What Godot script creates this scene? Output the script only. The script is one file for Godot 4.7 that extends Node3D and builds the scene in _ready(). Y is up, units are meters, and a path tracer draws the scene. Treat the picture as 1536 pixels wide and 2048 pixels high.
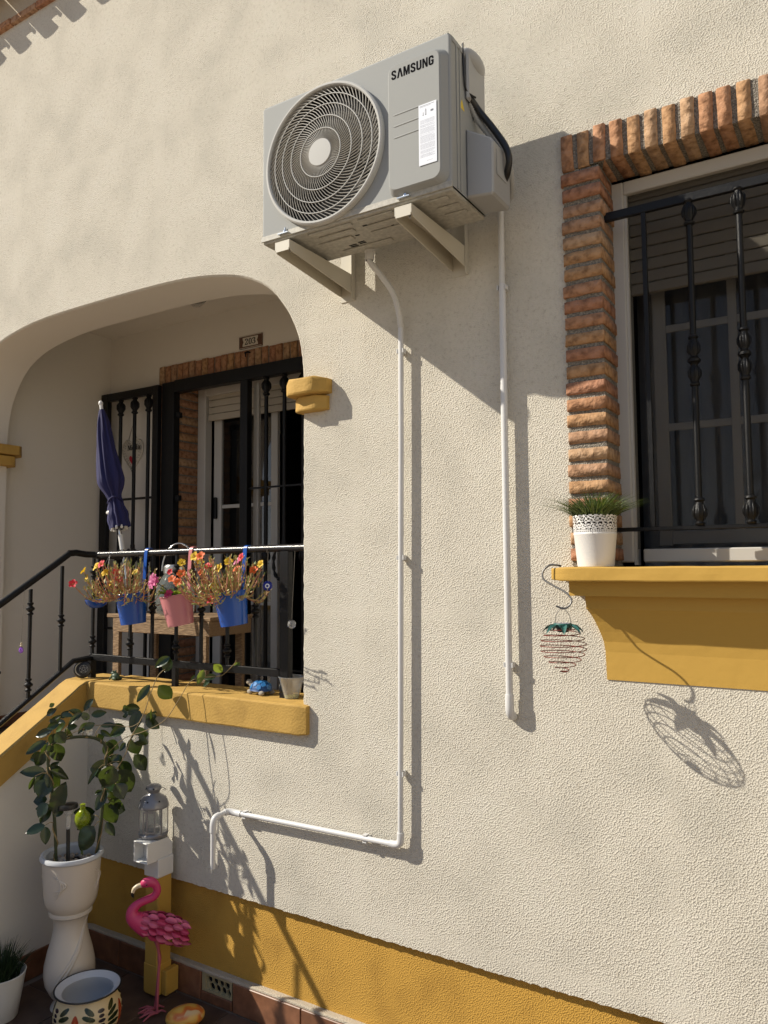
extends Node3D
# Sunlit stucco house front with an air-conditioning unit, an arched porch, a barred window and plants. Metres, y up.
# The front wall is the plane z = 0, the patio floor is y = 0, the viewer stands at z = 2.7.

var rng := RandomNumberGenerator.new()
var M := {}
var taken := {}

# ---------------------------------------------------------------- helpers: mesh building
func mb() -> SurfaceTool:
	var st := SurfaceTool.new()
	st.begin(Mesh.PRIMITIVE_TRIANGLES)
	return st

func tri(st: SurfaceTool, a: Vector3, b: Vector3, c: Vector3) -> void:
	# a, b, c run counter-clockwise seen from outside; Godot fronts run clockwise
	st.add_vertex(a); st.add_vertex(c); st.add_vertex(b)

func quad(st: SurfaceTool, a: Vector3, b: Vector3, c: Vector3, d: Vector3) -> void:
	tri(st, a, b, c); tri(st, a, c, d)

func box(st: SurfaceTool, lo: Vector3, hi: Vector3, bevel := 0.0, xf := Transform3D.IDENTITY) -> void:
	st.set_smooth_group(-1)
	var c := (lo + hi) * 0.5
	var h := (hi - lo) * 0.5
	var b: float = minf(bevel, minf(h.x, minf(h.y, h.z)) * 0.9)
	var P := func(sx: float, sy: float, sz: float, ax: int) -> Vector3:
		var p := Vector3(sx * h.x, sy * h.y, sz * h.z)
		if b > 0.0:
			for k in 3:
				if k != ax: p[k] -= signf(p[k]) * b
		return xf * (c + p)
	for ax in 3:
		for s: float in [-1.0, 1.0]:
			var v: Array[Vector3] = []
			for q: Vector2 in [Vector2(-1, -1), Vector2(1, -1), Vector2(1, 1), Vector2(-1, 1)]:
				var e := Vector3.ZERO
				e[ax] = s; e[(ax + 1) % 3] = q.x; e[(ax + 2) % 3] = q.y
				v.append(P.call(e.x, e.y, e.z, ax))
			if s > 0: quad(st, v[0], v[1], v[2], v[3])
			else: quad(st, v[3], v[2], v[1], v[0])
	if b <= 0.0: return
	for ax in 3:
		var u := (ax + 1) % 3
		var w := (ax + 2) % 3
		for su: float in [-1.0, 1.0]:
			for sw: float in [-1.0, 1.0]:
				var e0 := Vector3.ZERO
				e0[u] = su; e0[w] = sw
				var e1 := e0
				e0[ax] = -1; e1[ax] = 1
				var a: Vector3 = P.call(e0.x, e0.y, e0.z, u)
				var a2: Vector3 = P.call(e1.x, e1.y, e1.z, u)
				var g: Vector3 = P.call(e0.x, e0.y, e0.z, w)
				var g2: Vector3 = P.call(e1.x, e1.y, e1.z, w)
				if su * sw > 0: quad(st, a, g, g2, a2)
				else: quad(st, g, a, a2, g2)
	for sx: float in [-1.0, 1.0]:
		for sy: float in [-1.0, 1.0]:
			for sz: float in [-1.0, 1.0]:
				var p0: Vector3 = P.call(sx, sy, sz, 0)
				var p1: Vector3 = P.call(sx, sy, sz, 1)
				var p2: Vector3 = P.call(sx, sy, sz, 2)
				if sx * sy * sz > 0: tri(st, p0, p1, p2)
				else: tri(st, p0, p2, p1)

var sg := 0
func tube(st: SurfaceTool, pts: PackedVector3Array, r, n := 8, cap := true, flat := Vector2.ONE) -> void:
	var m := pts.size()
	sg += 1
	var rings := []
	var up := Vector3.UP
	var t0 := (pts[1] - pts[0]).normalized()
	if absf(t0.dot(up)) > 0.9: up = Vector3.RIGHT
	var nx := up.cross(t0).normalized()
	for i in m:
		var t: Vector3
		if i == 0: t = (pts[1] - pts[0]).normalized()
		elif i == m - 1: t = (pts[m - 1] - pts[m - 2]).normalized()
		else: t = ((pts[i] - pts[i - 1]).normalized() + (pts[i + 1] - pts[i]).normalized()).normalized()
		nx = (nx - t * nx.dot(t)).normalized()
		var ny := t.cross(nx)
		var rr: float = r[i] if r is Array or r is PackedFloat32Array else r
		var ring := PackedVector3Array()
		for k in n:
			var a := TAU * k / n
			ring.append(pts[i] + nx * cos(a) * rr * flat.x + ny * sin(a) * rr * flat.y)
		rings.append(ring)
	st.set_smooth_group(sg)
	for i in m - 1:
		for k in n:
			var k2 := (k + 1) % n
			quad(st, rings[i][k], rings[i][k2], rings[i + 1][k2], rings[i + 1][k])
	if cap:
		st.set_smooth_group(-1)
		for k in range(1, n - 1):
			tri(st, rings[0][0], rings[0][k + 1], rings[0][k])
			tri(st, rings[m - 1][0], rings[m - 1][k], rings[m - 1][k + 1])

func seg(st: SurfaceTool, a: Vector3, b: Vector3, r: float, n := 8) -> void:
	tube(st, PackedVector3Array([a, b]), r, n)

func lathe(st: SurfaceTool, prof: Array, n := 24, xf := Transform3D.IDENTITY, a0 := 0.0, a1 := TAU) -> void:
	# prof: Vector2(radius, height), going up the outside; hard edges where it turns sharply
	sg += 1
	st.set_smooth_group(sg)
	for i in prof.size() - 1:
		var p: Vector2 = prof[i]
		var q: Vector2 = prof[i + 1]
		if i > 0:
			var d0: Vector2 = p - prof[i - 1]
			if absf(d0.angle_to(q - p)) > 0.65:
				sg += 1
				st.set_smooth_group(sg)
		for k in n:
			var a := a0 + (a1 - a0) * k / n
			var b := a0 + (a1 - a0) * (k + 1) / n
			if k == n - 1 and is_equal_approx(a1 - a0, TAU): b = a0
			var v0 := xf * Vector3(cos(a) * p.x, p.y, -sin(a) * p.x)
			var v1 := xf * Vector3(cos(b) * p.x, p.y, -sin(b) * p.x)
			var v2 := xf * Vector3(cos(b) * q.x, q.y, -sin(b) * q.x)
			var v3 := xf * Vector3(cos(a) * q.x, q.y, -sin(a) * q.x)
			if p.x > 1e-6: tri(st, v0, v1, v2)
			if q.x > 1e-6: tri(st, v0, v2, v3)

func ball(st: SurfaceTool, c: Vector3, r: Vector3, n := 14, b := Basis.IDENTITY) -> void:
	var prof := []
	var m := maxi(4, n / 2)
	for i in m + 1:
		var a := -PI / 2 + PI * i / m
		prof.append(Vector2(maxf(0.0, cos(a)) if i > 0 and i < m else 0.0, sin(a)))
	lathe(st, prof, n, Transform3D(b * Basis.from_scale(r), c))

func prism(st: SurfaceTool, poly: PackedVector2Array, z0: float, z1: float, xf := Transform3D.IDENTITY, top := 0.0) -> void:
	# poly counter-clockwise in x, y; extruded along z; top > 0 chamfers the z1 rim inwards
	if not Geometry2D.is_polygon_clockwise(poly) == false: poly.reverse()
	var n := poly.size()
	var inner := poly
	if top > 0.0:
		inner = PackedVector2Array()
		for i in n:
			var d0 := (poly[i] - poly[(i + n - 1) % n]).normalized()
			var d1 := (poly[(i + 1) % n] - poly[i]).normalized()
			var nn := (Vector2(-d0.y, d0.x) + Vector2(-d1.y, d1.x)).normalized()
			inner.append(poly[i] + nn * top / maxf(0.5, nn.dot(Vector2(-d1.y, d1.x))))
	var ids := Geometry2D.triangulate_polygon(inner)
	st.set_smooth_group(-1)
	for i in range(0, ids.size(), 3):
		var t := [inner[ids[i]], inner[ids[i + 1]], inner[ids[i + 2]]]
		if (t[1] - t[0]).cross(t[2] - t[0]) < 0: t = [t[0], t[2], t[1]]
		tri(st, xf * Vector3(t[0].x, t[0].y, z1), xf * Vector3(t[1].x, t[1].y, z1), xf * Vector3(t[2].x, t[2].y, z1))
	ids = Geometry2D.triangulate_polygon(poly)
	for i in range(0, ids.size(), 3):
		var t := [poly[ids[i]], poly[ids[i + 1]], poly[ids[i + 2]]]
		if (t[1] - t[0]).cross(t[2] - t[0]) < 0: t = [t[0], t[2], t[1]]
		tri(st, xf * Vector3(t[0].x, t[0].y, z0), xf * Vector3(t[2].x, t[2].y, z0), xf * Vector3(t[1].x, t[1].y, z0))
	var zm := z1 - top if z1 > z0 else z1
	for i in n:
		var p := poly[i]
		var q := poly[(i + 1) % n]
		quad(st, xf * Vector3(p.x, p.y, z0), xf * Vector3(q.x, q.y, z0), xf * Vector3(q.x, q.y, zm), xf * Vector3(p.x, p.y, zm))
		if top > 0.0:
			var pi2 := inner[i]
			var qi := inner[(i + 1) % n]
			quad(st, xf * Vector3(p.x, p.y, zm), xf * Vector3(q.x, q.y, zm), xf * Vector3(qi.x, qi.y, z1), xf * Vector3(pi2.x, pi2.y, z1))

func round_rect(x0: float, y0: float, x1: float, y1: float, r: float, k := 5) -> PackedVector2Array:
	var out := PackedVector2Array()
	for q in [[x1 - r, y0 + r, -PI / 2], [x1 - r, y1 - r, 0.0], [x0 + r, y1 - r, PI / 2], [x0 + r, y0 + r, PI]]:
		for i in k + 1:
			var a: float = q[2] + PI / 2 * i / k
			out.append(Vector2(q[0] + cos(a) * r, q[1] + sin(a) * r))
	return out

func smooth_path(p: PackedVector3Array, k := 6) -> PackedVector3Array:
	var out := PackedVector3Array()
	var n := p.size()
	for i in n - 1:
		for j in k:
			out.append(p[i].cubic_interpolate(p[i + 1], p[maxi(i - 1, 0)], p[mini(i + 2, n - 1)], float(j) / k))
	out.append(p[n - 1])
	return out

func mesh_of(st: SurfaceTool) -> ArrayMesh:
	st.generate_normals()
	return st.commit()

# ---------------------------------------------------------------- helpers: naming and placing
func numbered(called: String) -> String:
	var n: int = taken.get(called, 0)
	taken[called] = n + 1
	return called if n == 0 else "%s_%03d" % [called, n]

func thing(called: String, label: String, category: String, at := Vector3.ZERO, group := "") -> Node3D:
	var o := Node3D.new()
	o.name = numbered(called)
	add_child(o)
	o.position = at
	tag(o, label, category, group)
	return o

func tag(o: Node, label: String, category: String, group := "") -> void:
	o.set_meta("label", label)
	o.set_meta("category", category)
	if group != "": o.set_meta("group", group)

func stuff(o: Node) -> Node:
	o.set_meta("kind", "stuff")
	return o

func inst(mesh: Mesh, called: String, m: Material, parent: Node3D, xf := Transform3D.IDENTITY) -> MeshInstance3D:
	# xf is in world axes
	var o := MeshInstance3D.new()
	o.mesh = mesh
	o.name = called if parent != self else numbered(called)
	o.material_override = m
	parent.add_child(o, true)
	o.transform = (parent.global_transform.affine_inverse() if parent != self else Transform3D.IDENTITY) * xf
	return o

func put(st: SurfaceTool, called: String, m: Material, parent: Node3D, xf := Transform3D.IDENTITY) -> MeshInstance3D:
	return inst(mesh_of(st), called, m, parent, xf)

func bx(called: String, m: Material, parent: Node3D, lo: Vector3, hi: Vector3, bevel := 0.0) -> MeshInstance3D:
	# a box whose own origin is its centre
	var st := mb()
	var h := (hi - lo) * 0.5
	box(st, -h, h, bevel)
	return put(st, called, m, parent, Transform3D(Basis.IDENTITY, (lo + hi) * 0.5))

# ---------------------------------------------------------------- helpers: materials
func lin(r: float, g: float, b: float) -> Color:
	return Color(r, g, b).linear_to_srgb()

func mat(called: String, c: Color, rough := 0.7, metal := 0.0) -> StandardMaterial3D:
	var m := StandardMaterial3D.new()
	m.resource_name = called
	m.albedo_color = c
	m.roughness = rough
	m.metallic = metal
	M[called] = m
	return m

func noise_tex(size: int, freq: float, seed_: int, octaves := 3, ramp = null, kind := FastNoiseLite.TYPE_SIMPLEX_SMOOTH, gain := 0.5) -> NoiseTexture2D:
	var f := FastNoiseLite.new()
	f.noise_type = kind
	f.frequency = freq
	f.seed = seed_
	f.fractal_octaves = octaves
	f.fractal_gain = gain
	f.cellular_return_type = FastNoiseLite.RETURN_DISTANCE
	var t := NoiseTexture2D.new()
	t.width = size
	t.height = size
	t.seamless = true
	t.noise = f
	if ramp != null:
		var g := Gradient.new()
		g.offsets = ramp[0]
		g.colors = ramp[1]
		t.color_ramp = g
	return t

func triplanar(m: StandardMaterial3D, per_metre: float, world := true) -> void:
	m.uv1_triplanar = true
	m.uv1_world_triplanar = world
	m.uv1_scale = Vector3.ONE * per_metre
	m.uv1_triplanar_sharpness = 6.0

func relief(m: StandardMaterial3D, tex: Texture2D, strength: float) -> void:
	m.normal_enabled = true
	m.normal_texture = tex
	m.normal_scale = strength

func normal_tex(size: int, freq: float, seed_: int, octaves: int, strength: float, kind := FastNoiseLite.TYPE_SIMPLEX_SMOOTH, gain := 0.5) -> NoiseTexture2D:
	var t := noise_tex(size, freq, seed_, octaves, null, kind, gain)
	t.as_normal_map = true
	t.bump_strength = strength
	return t

func bump(m: StandardMaterial3D, tex: Texture2D, cm: float) -> void:
	m.heightmap_enabled = true
	m.heightmap_texture = tex
	m.heightmap_scale = cm

func mottle(m: StandardMaterial3D, tex: Texture2D, per_metre: float) -> void:
	m.detail_enabled = true
	m.detail_blend_mode = BaseMaterial3D.BLEND_MODE_MUL
	m.detail_albedo = tex
	m.detail_uv_layer = BaseMaterial3D.DETAIL_UV_2
	m.uv2_triplanar = true
	m.uv2_world_triplanar = true
	m.uv2_scale = Vector3.ONE * per_metre

func grey_ramp(lo: float, hi: float, tint := Color.WHITE) -> Array:
	return [PackedFloat32Array([0.0, 0.5, 1.0]), PackedColorArray([Color(lo * tint.r, lo * tint.g, lo * tint.b), Color((lo + hi) / 2, (lo + hi) / 2, (lo + hi) / 2).lerp(tint * (lo + hi) / 2, 0.5), Color(hi, hi, hi)])]
const LEAVES := [
	[-3.285,1.146,0.437,-3.308,1.080,0.463,0.046],
	[-3.262,1.183,0.405,-3.251,1.088,0.369,0.058],
	[-3.258,1.063,0.446,-3.309,1.074,0.543,0.043],
	[-3.270,1.076,0.416,-3.210,1.055,0.384,0.028],
	[-3.210,1.076,0.455,-3.157,1.029,0.391,0.033],
	[-3.265,1.202,0.442,-3.302,1.150,0.522,0.033],
	[-3.257,1.248,0.416,-3.326,1.216,0.461,0.033],
	[-3.183,1.288,0.434,-3.220,1.267,0.475,0.028],
	[-3.177,1.251,0.453,-3.148,1.200,0.425,0.048],
	[-3.157,1.288,0.419,-3.205,1.246,0.438,0.028],
	[-3.212,1.350,0.428,-3.263,1.318,0.451,0.028],
	[-3.229,1.314,0.391,-3.280,1.283,0.423,0.015],
	[-3.179,1.325,0.427,-3.129,1.321,0.402,0.025],
	[-3.159,1.320,0.329,-3.181,1.273,0.391,0.028],
	[-3.209,1.253,0.373,-3.177,1.260,0.340,0.028],
	[-3.198,1.233,0.394,-3.195,1.213,0.345,0.028],
	[-3.133,1.273,0.307,-3.145,1.233,0.362,0.030],
	[-3.118,1.257,0.347,-3.092,1.275,0.308,0.030],
	[-3.125,1.384,0.295,-3.157,1.329,0.325,0.028],
	[-3.215,1.376,0.438,-3.237,1.359,0.452,0.018],
	[-3.228,1.187,0.456,-3.223,1.158,0.437,0.028],
	[-3.017,1.309,0.107,-3.026,1.209,0.153,0.051],
	[-2.956,1.320,0.091,-2.950,1.228,0.083,0.012],
	[-2.995,1.266,0.091,-2.944,1.219,0.047,0.042],
	[-3.045,1.344,0.181,-3.042,1.310,0.164,0.021],
	[-3.062,1.302,0.147,-3.061,1.280,0.159,0.018],
	[-3.139,1.307,0.294,-3.083,1.317,0.250,0.030],
	[-3.102,1.254,0.269,-3.044,1.258,0.222,0.024],
	[-3.067,1.234,0.150,-3.109,1.194,0.214,0.042],
	[-3.043,1.183,0.133,-2.993,1.147,0.073,0.051],
	[-3.050,1.179,0.130,-3.025,1.097,0.105,0.063],
	[-2.997,1.111,0.155,-2.966,1.026,0.104,0.056],
	[-3.114,1.171,0.226,-3.117,1.090,0.194,0.048],
	[-3.042,1.166,0.171,-3.038,1.132,0.207,0.020],
	[-3.062,1.112,0.197,-3.069,1.077,0.232,0.033],
	[-3.101,1.089,0.228,-3.142,1.038,0.242,0.030],
	[-3.106,1.057,0.271,-3.141,0.984,0.308,0.020],
	[-3.035,1.076,0.250,-3.058,0.969,0.277,0.078],
	[-3.022,1.052,0.222,-2.994,0.938,0.172,0.081],
	[-3.040,1.083,0.207,-3.018,1.017,0.150,0.048],
	[-3.023,0.990,0.237,-2.982,0.921,0.221,0.063],
	[-3.092,0.946,0.223,-3.129,0.863,0.272,0.038],
	[-3.077,0.909,0.222,-3.070,0.852,0.178,0.051],
	[-3.093,0.954,0.258,-3.129,0.934,0.276,0.020],
	[-3.109,1.220,0.275,-3.121,1.174,0.249,0.030],
	[-3.251,1.028,0.442,-3.253,0.951,0.480,0.070],
	[-3.257,1.054,0.501,-3.291,0.984,0.510,0.017],
	[-3.208,0.876,0.436,-3.163,1.020,0.408,0.063],
	[-3.234,0.925,0.451,-3.252,0.864,0.486,0.050],
	[-3.235,0.897,0.428,-3.262,0.831,0.471,0.037],
	[-3.220,0.831,0.468,-3.264,0.807,0.537,0.040],
	[-3.208,0.857,0.425,-3.211,0.912,0.389,0.040],
	[-3.150,0.829,0.253,-3.206,0.768,0.315,0.050],
	[-3.081,0.806,0.309,-3.129,0.699,0.352,0.086],
	[-3.100,0.889,0.235,-3.085,0.779,0.182,0.063],
	[-3.070,0.810,0.250,-3.028,0.748,0.238,0.037],
	[-3.094,0.948,0.238,-3.102,0.865,0.287,0.040],
	[-3.092,0.900,0.211,-3.081,0.842,0.166,0.050],
	[-2.855,1.574,0.070,-2.898,1.527,0.127,0.035],
	[-2.854,1.567,0.068,-2.885,1.499,0.078,0.047],
	[-2.913,1.446,0.139,-2.942,1.367,0.194,0.032],
	[-2.887,1.440,0.109,-2.859,1.366,0.047,0.059],
	[-2.676,1.518,0.022,-2.695,1.447,0.044,0.030],
	[-2.702,1.494,0.050,-2.726,1.466,0.059,0.013],
	[-2.635,1.485,-0.021,-2.686,1.474,0.018,0.026],
	[-2.653,1.478,-0.003,-2.692,1.434,0.011,0.022],
	[-2.645,1.540,-0.011,-2.628,1.499,-0.056,0.035],
	[-2.559,1.544,-0.102,-2.570,1.526,-0.063,0.017]
]

func materials() -> void:
	var grain := normal_tex(1024, 0.21, 3, 2, 2.6, FastNoiseLite.TYPE_CELLULAR, 0.5)
	var fine := noise_tex(512, 0.12, 9, 4)
	var blotch := noise_tex(512, 0.016, 21, 5, [PackedFloat32Array([0.0, 0.35, 0.6, 1.0]), PackedColorArray([Color(0.92, 0.92, 0.915), Color(0.965, 0.962, 0.955), Color(0.99, 0.987, 0.98), Color(1, 1, 1)])])
	var s := mat("stucco", lin(0.625, 0.590, 0.512), 0.95)
	s.metallic_specular = 0.2
	triplanar(s, 1.0 / 1.25)
	relief(s, grain, 1.0)
	mottle(s, blotch, 1.0 / 3.4)
	s.albedo_texture = noise_tex(1024, 0.05, 77, 5, [PackedFloat32Array([0.0, 0.24, 0.34, 0.6, 1.0]), PackedColorArray([Color(0.86, 0.84, 0.82), Color(0.95, 0.945, 0.94), Color(0.985, 0.985, 0.98), Color(1, 1, 1), Color(1, 1, 1)])], FastNoiseLite.TYPE_SIMPLEX_SMOOTH, 0.7)
	s = mat("smooth_plaster", lin(0.69, 0.655, 0.59), 0.9)
	triplanar(s, 1.0 / 1.1)
	bump(s, fine, 0.06)
	var yblotch := noise_tex(512, 0.014, 5, 4, [PackedFloat32Array([0.0, 0.4, 1.0]), PackedColorArray([Color(0.88, 0.87, 0.84), Color(0.96, 0.96, 0.95), Color(1, 1, 1)])])
	s = mat("yellow_stucco", lin(0.53, 0.30, 0.050), 0.9)
	triplanar(s, 1.0 / 1.15)
	relief(s, grain, 1.0)
	mottle(s, yblotch, 1.0 / 2.2)
	s = mat("yellow_paint", lin(0.50, 0.305, 0.070), 0.8)
	triplanar(s, 1.0 / 0.8)
	bump(s, noise_tex(512, 0.11, 12, 4), 0.10)
	mottle(s, yblotch, 1.0 / 1.1)
	s = mat("yellow_sill_paint", lin(0.475, 0.285, 0.050), 0.75)
	triplanar(s, 1.0 / 1.4)
	bump(s, noise_tex(512, 0.03, 14, 4), 0.10)
	# bricks: six fired-clay tones, each with grain and weathering
	var clay := noise_tex(512, 0.02, 40, 5, [PackedFloat32Array([0.0, 0.3, 0.55, 0.8, 1.0]), PackedColorArray([Color(0.66, 0.62, 0.58), Color(0.85, 0.82, 0.78), Color(0.97, 0.95, 0.92), Color(1, 1, 1), Color(1, 0.97, 0.9)])])
	var clay_bump := noise_tex(512, 0.03, 41, 5)
	var tones := [[0.42, 0.225, 0.125], [0.46, 0.275, 0.145], [0.40, 0.20, 0.12], [0.47, 0.31, 0.19], [0.42, 0.255, 0.16], [0.44, 0.24, 0.14]]
	for i in tones.size():
		s = mat("brick%d" % i, lin(tones[i][0], tones[i][1], tones[i][2]), 0.93)
		triplanar(s, 1.0 / 0.45)
		s.albedo_texture = clay
		bump(s, clay_bump, 0.5)
	s = mat("mortar", lin(0.40, 0.36, 0.30), 0.96)
	triplanar(s, 1.0 / 0.35)
	s.albedo_texture = noise_tex(512, 0.06, 60, 4, grey_ramp(0.6, 1.0))
	bump(s, noise_tex(512, 0.09, 61, 4), 0.9)
	s = mat("cream_mortar", lin(0.48, 0.42, 0.33), 0.95)
	triplanar(s, 1.0 / 0.35)
	bump(s, fine, 0.5)
	# floor and skirting tiles
	var tiletex := noise_tex(512, 0.012, 70, 5, grey_ramp(0.74, 1.0, Color(1, 0.97, 0.95)))
	for i in 4:
		var k: float = [1.0, 0.88, 1.1, 0.95][i]
		s = mat("floor_tile%d" % i, lin(0.115 * k, 0.072 * k, 0.052 * k), 0.5)
		triplanar(s, 1.0 / 0.9)
		s.albedo_texture = tiletex
		bump(s, fine, 0.04)
	for i in 3:
		var k: float = [1.0, 0.9, 1.12][i]
		s = mat("skirting%d" % i, lin(0.275 * k, 0.125 * k, 0.066 * k), 0.42)
		triplanar(s, 1.0 / 0.6)
		s.albedo_texture = tiletex
	s = mat("grout", lin(0.20, 0.17, 0.145), 0.95)
	s = mat("paving", lin(0.52, 0.43, 0.32), 0.9)
	triplanar(s, 0.4)
	s.albedo_texture = tiletex
	s = mat("roof_clay", lin(0.36, 0.155, 0.085), 0.9)
	triplanar(s, 1.0 / 0.6)
	s.albedo_texture = clay
	bump(s, clay_bump, 0.4)
	# metals, plastics, paint
	s = mat("black_iron", lin(0.006, 0.006, 0.0065), 0.36)
	s.metallic_specular = 0.35
	triplanar(s, 8.0, false)
	bump(s, fine, 0.06)
	s = mat("worn_rail", lin(0.022, 0.022, 0.024), 0.22)
	triplanar(s, 6.0, false)
	bump(s, fine, 0.04)
	mat("ac_paint", lin(0.315, 0.324, 0.318), 0.66).metallic_specular = 0.3
	mat("ac_panel", lin(0.312, 0.320, 0.312), 0.66).metallic_specular = 0.3
	mat("ac_grille", lin(0.40, 0.385, 0.35), 0.6)
	mat("ac_cap", lin(0.50, 0.50, 0.48), 0.7).metallic_specular = 0.3
	mat("ac_dark", lin(0.018, 0.017, 0.016), 0.7)
	mat("ac_blade", lin(0.09, 0.085, 0.075), 0.5)
	mat("ac_cover", lin(0.33, 0.335, 0.335), 0.45)
	s = mat("galvanised", lin(0.47, 0.45, 0.39), 0.5)
	triplanar(s, 5.0, false)
	s.albedo_texture = noise_tex(256, 0.03, 81, 3, grey_ramp(0.82, 1.0))
	mat("bracket_paint", lin(0.52, 0.485, 0.40), 0.5)
	mat("zinc", lin(0.62, 0.66, 0.70), 0.25, 0.9)
	mat("rubber", lin(0.012, 0.012, 0.014), 0.55)
	mat("pvc", lin(0.60, 0.60, 0.595), 0.35)
	mat("pvc_hose", lin(0.58, 0.57, 0.54), 0.5)
	mat("grey_hose", lin(0.36, 0.37, 0.37), 0.5)
	mat("cable_black", lin(0.008, 0.008, 0.009), 0.4)
	mat("print_black", lin(0.010, 0.010, 0.011), 0.95).metallic_specular = 0.1
	mat("white_aluminium", lin(0.50, 0.485, 0.45), 0.45)
	mat("shutter", lin(0.42, 0.375, 0.30), 0.5)
	mat("gap_shade", lin(0.01, 0.01, 0.01), 0.9)  # near-black colour painting the shade inside openings
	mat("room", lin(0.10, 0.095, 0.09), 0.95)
	mat("curtain", lin(0.55, 0.55, 0.55), 0.95)
	s = mat("glass", Color(0.10, 0.11, 0.12, 0.22), 0.02)
	s.transparency = BaseMaterial3D.TRANSPARENCY_ALPHA
	s.metallic_specular = 1.0
	s.clearcoat_enabled = true
	s.clearcoat = 1.0
	s.clearcoat_roughness = 0.01
	s = mat("insect_screen", Color(0.05, 0.05, 0.05, 0.32), 0.9)
	s.transparency = BaseMaterial3D.TRANSPARENCY_ALPHA
	s.metallic_specular = 0.1
	s = mat("clear_plastic", Color(0.85, 0.86, 0.86, 0.22), 0.06)
	s.transparency = BaseMaterial3D.TRANSPARENCY_ALPHA
	s = mat("clear_glass", Color(0.80, 0.84, 0.82, 0.14), 0.02)
	s.transparency = BaseMaterial3D.TRANSPARENCY_ALPHA
	s = mat("green_glass", Color(0.55, 0.62, 0.05, 0.62), 0.08)
	s.transparency = BaseMaterial3D.TRANSPARENCY_ALPHA
	s = mat("crystal", Color(0.95, 0.96, 0.97), 0.0)
	s.refraction_enabled = true
	s.refraction_scale = 0.05
	s.transparency = BaseMaterial3D.TRANSPARENCY_ALPHA
	s.albedo_color.a = 0.1
	s = mat("amethyst", Color(0.62, 0.30, 0.85, 0.55), 0.05)
	s.transparency = BaseMaterial3D.TRANSPARENCY_ALPHA
	# pots and plants
	s = mat("ceramic_cream", lin(0.60, 0.545, 0.47), 0.22)
	s.clearcoat_enabled = true
	s.clearcoat = 0.4
	mat("ceramic_rim", lin(0.50, 0.52, 0.55), 0.3)
	mat("ceramic_white", lin(0.66, 0.65, 0.62), 0.3)
	mat("metal_white", lin(0.74, 0.73, 0.71), 0.42)
	s = mat("soil", lin(0.05, 0.035, 0.025), 0.98)
	triplanar(s, 6.0)
	bump(s, fine, 1.0)
	for i in 3: mat("pebble%d" % i, [lin(0.32, 0.27, 0.22), lin(0.42, 0.37, 0.32), lin(0.24, 0.19, 0.15)][i], 0.85)
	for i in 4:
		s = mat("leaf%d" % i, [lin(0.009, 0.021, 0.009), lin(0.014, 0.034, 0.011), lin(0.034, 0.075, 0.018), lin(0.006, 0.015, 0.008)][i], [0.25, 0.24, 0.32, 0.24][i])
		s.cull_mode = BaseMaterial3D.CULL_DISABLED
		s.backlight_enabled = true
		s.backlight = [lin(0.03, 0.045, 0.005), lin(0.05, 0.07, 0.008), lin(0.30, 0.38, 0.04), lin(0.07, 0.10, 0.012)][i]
	mat("stem_green", lin(0.035, 0.045, 0.014), 0.6)
	mat("stem_tan", lin(0.24, 0.17, 0.07), 0.65)
	s = mat("blade_green", lin(0.085, 0.125, 0.035), 0.6)
	s.cull_mode = BaseMaterial3D.CULL_DISABLED
	s.vertex_color_use_as_albedo = true
	s.albedo_color = Color.WHITE
	s.backlight_enabled = true
	s.backlight = lin(0.3, 0.36, 0.1)
	s = mat("succulent", Color.WHITE, 0.55)
	s.vertex_color_use_as_albedo = true
	s.cull_mode = BaseMaterial3D.CULL_DISABLED
	var fl := {"petal_yellow": [0.75, 0.50, 0.02], "petal_red": [0.62, 0.02, 0.035], "petal_orange": [0.70, 0.13, 0.015], "petal_pink": [0.62, 0.16, 0.33], "petal_white": [0.72, 0.69, 0.60], "petal_magenta": [0.55, 0.03, 0.12]}
	for k in fl:
		s = mat(k, lin(fl[k][0], fl[k][1], fl[k][2]), 0.6)
		s.cull_mode = BaseMaterial3D.CULL_DISABLED
		s.backlight_enabled = true
		s.backlight = lin(fl[k][0] * 0.6, fl[k][1] * 0.6, fl[k][2] * 0.6)
	mat("blue_enamel", lin(0.008, 0.075, 0.36), 0.25)
	mat("pink_enamel", lin(0.58, 0.21, 0.22), 0.3)
	# ornaments
	s = mat("flamingo_pink", lin(0.52, 0.035, 0.13), 0.38)
	s = mat("feather_pink", lin(0.50, 0.10, 0.19), 0.36, 0.35)
	s = mat("feather_deep", lin(0.40, 0.03, 0.10), 0.36, 0.35)
	mat("flamingo_leg", lin(0.40, 0.09, 0.12), 0.45)
	mat("beak_cream", lin(0.60, 0.50, 0.33), 0.4)
	mat("black_paint", lin(0.01, 0.01, 0.01), 0.4)
	mat("lantern_grey", lin(0.23, 0.225, 0.23), 0.3, 0.35)
	mat("wax", lin(0.5, 0.47, 0.42), 0.6)
	s = mat("umbrella_cloth", lin(0.012, 0.011, 0.070), 0.8)
	s.rim_enabled = true
	s.rim = 0.3
	mat("white_plastic", lin(0.68, 0.67, 0.64), 0.4)
	mat("silver", lin(0.62, 0.62, 0.61), 0.25, 0.9)
	s = mat("old_wood", lin(0.40, 0.27, 0.15), 0.8)
	triplanar(s, 1.0, false)
	s.uv1_scale = Vector3(1.5, 14.0, 14.0)
	s.albedo_texture = noise_tex(512, 0.02, 90, 5, grey_ramp(0.55, 1.0, Color(1, 0.93, 0.85)))
	bump(s, noise_tex(512, 0.02, 90, 5), 0.2)
	mat("turtle_blue", lin(0.03, 0.17, 0.42), 0.35)
	mat("turtle_line", lin(0.01, 0.06, 0.20), 0.5)
	s = mat("stone_grey", lin(0.30, 0.27, 0.22), 0.8)
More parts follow.
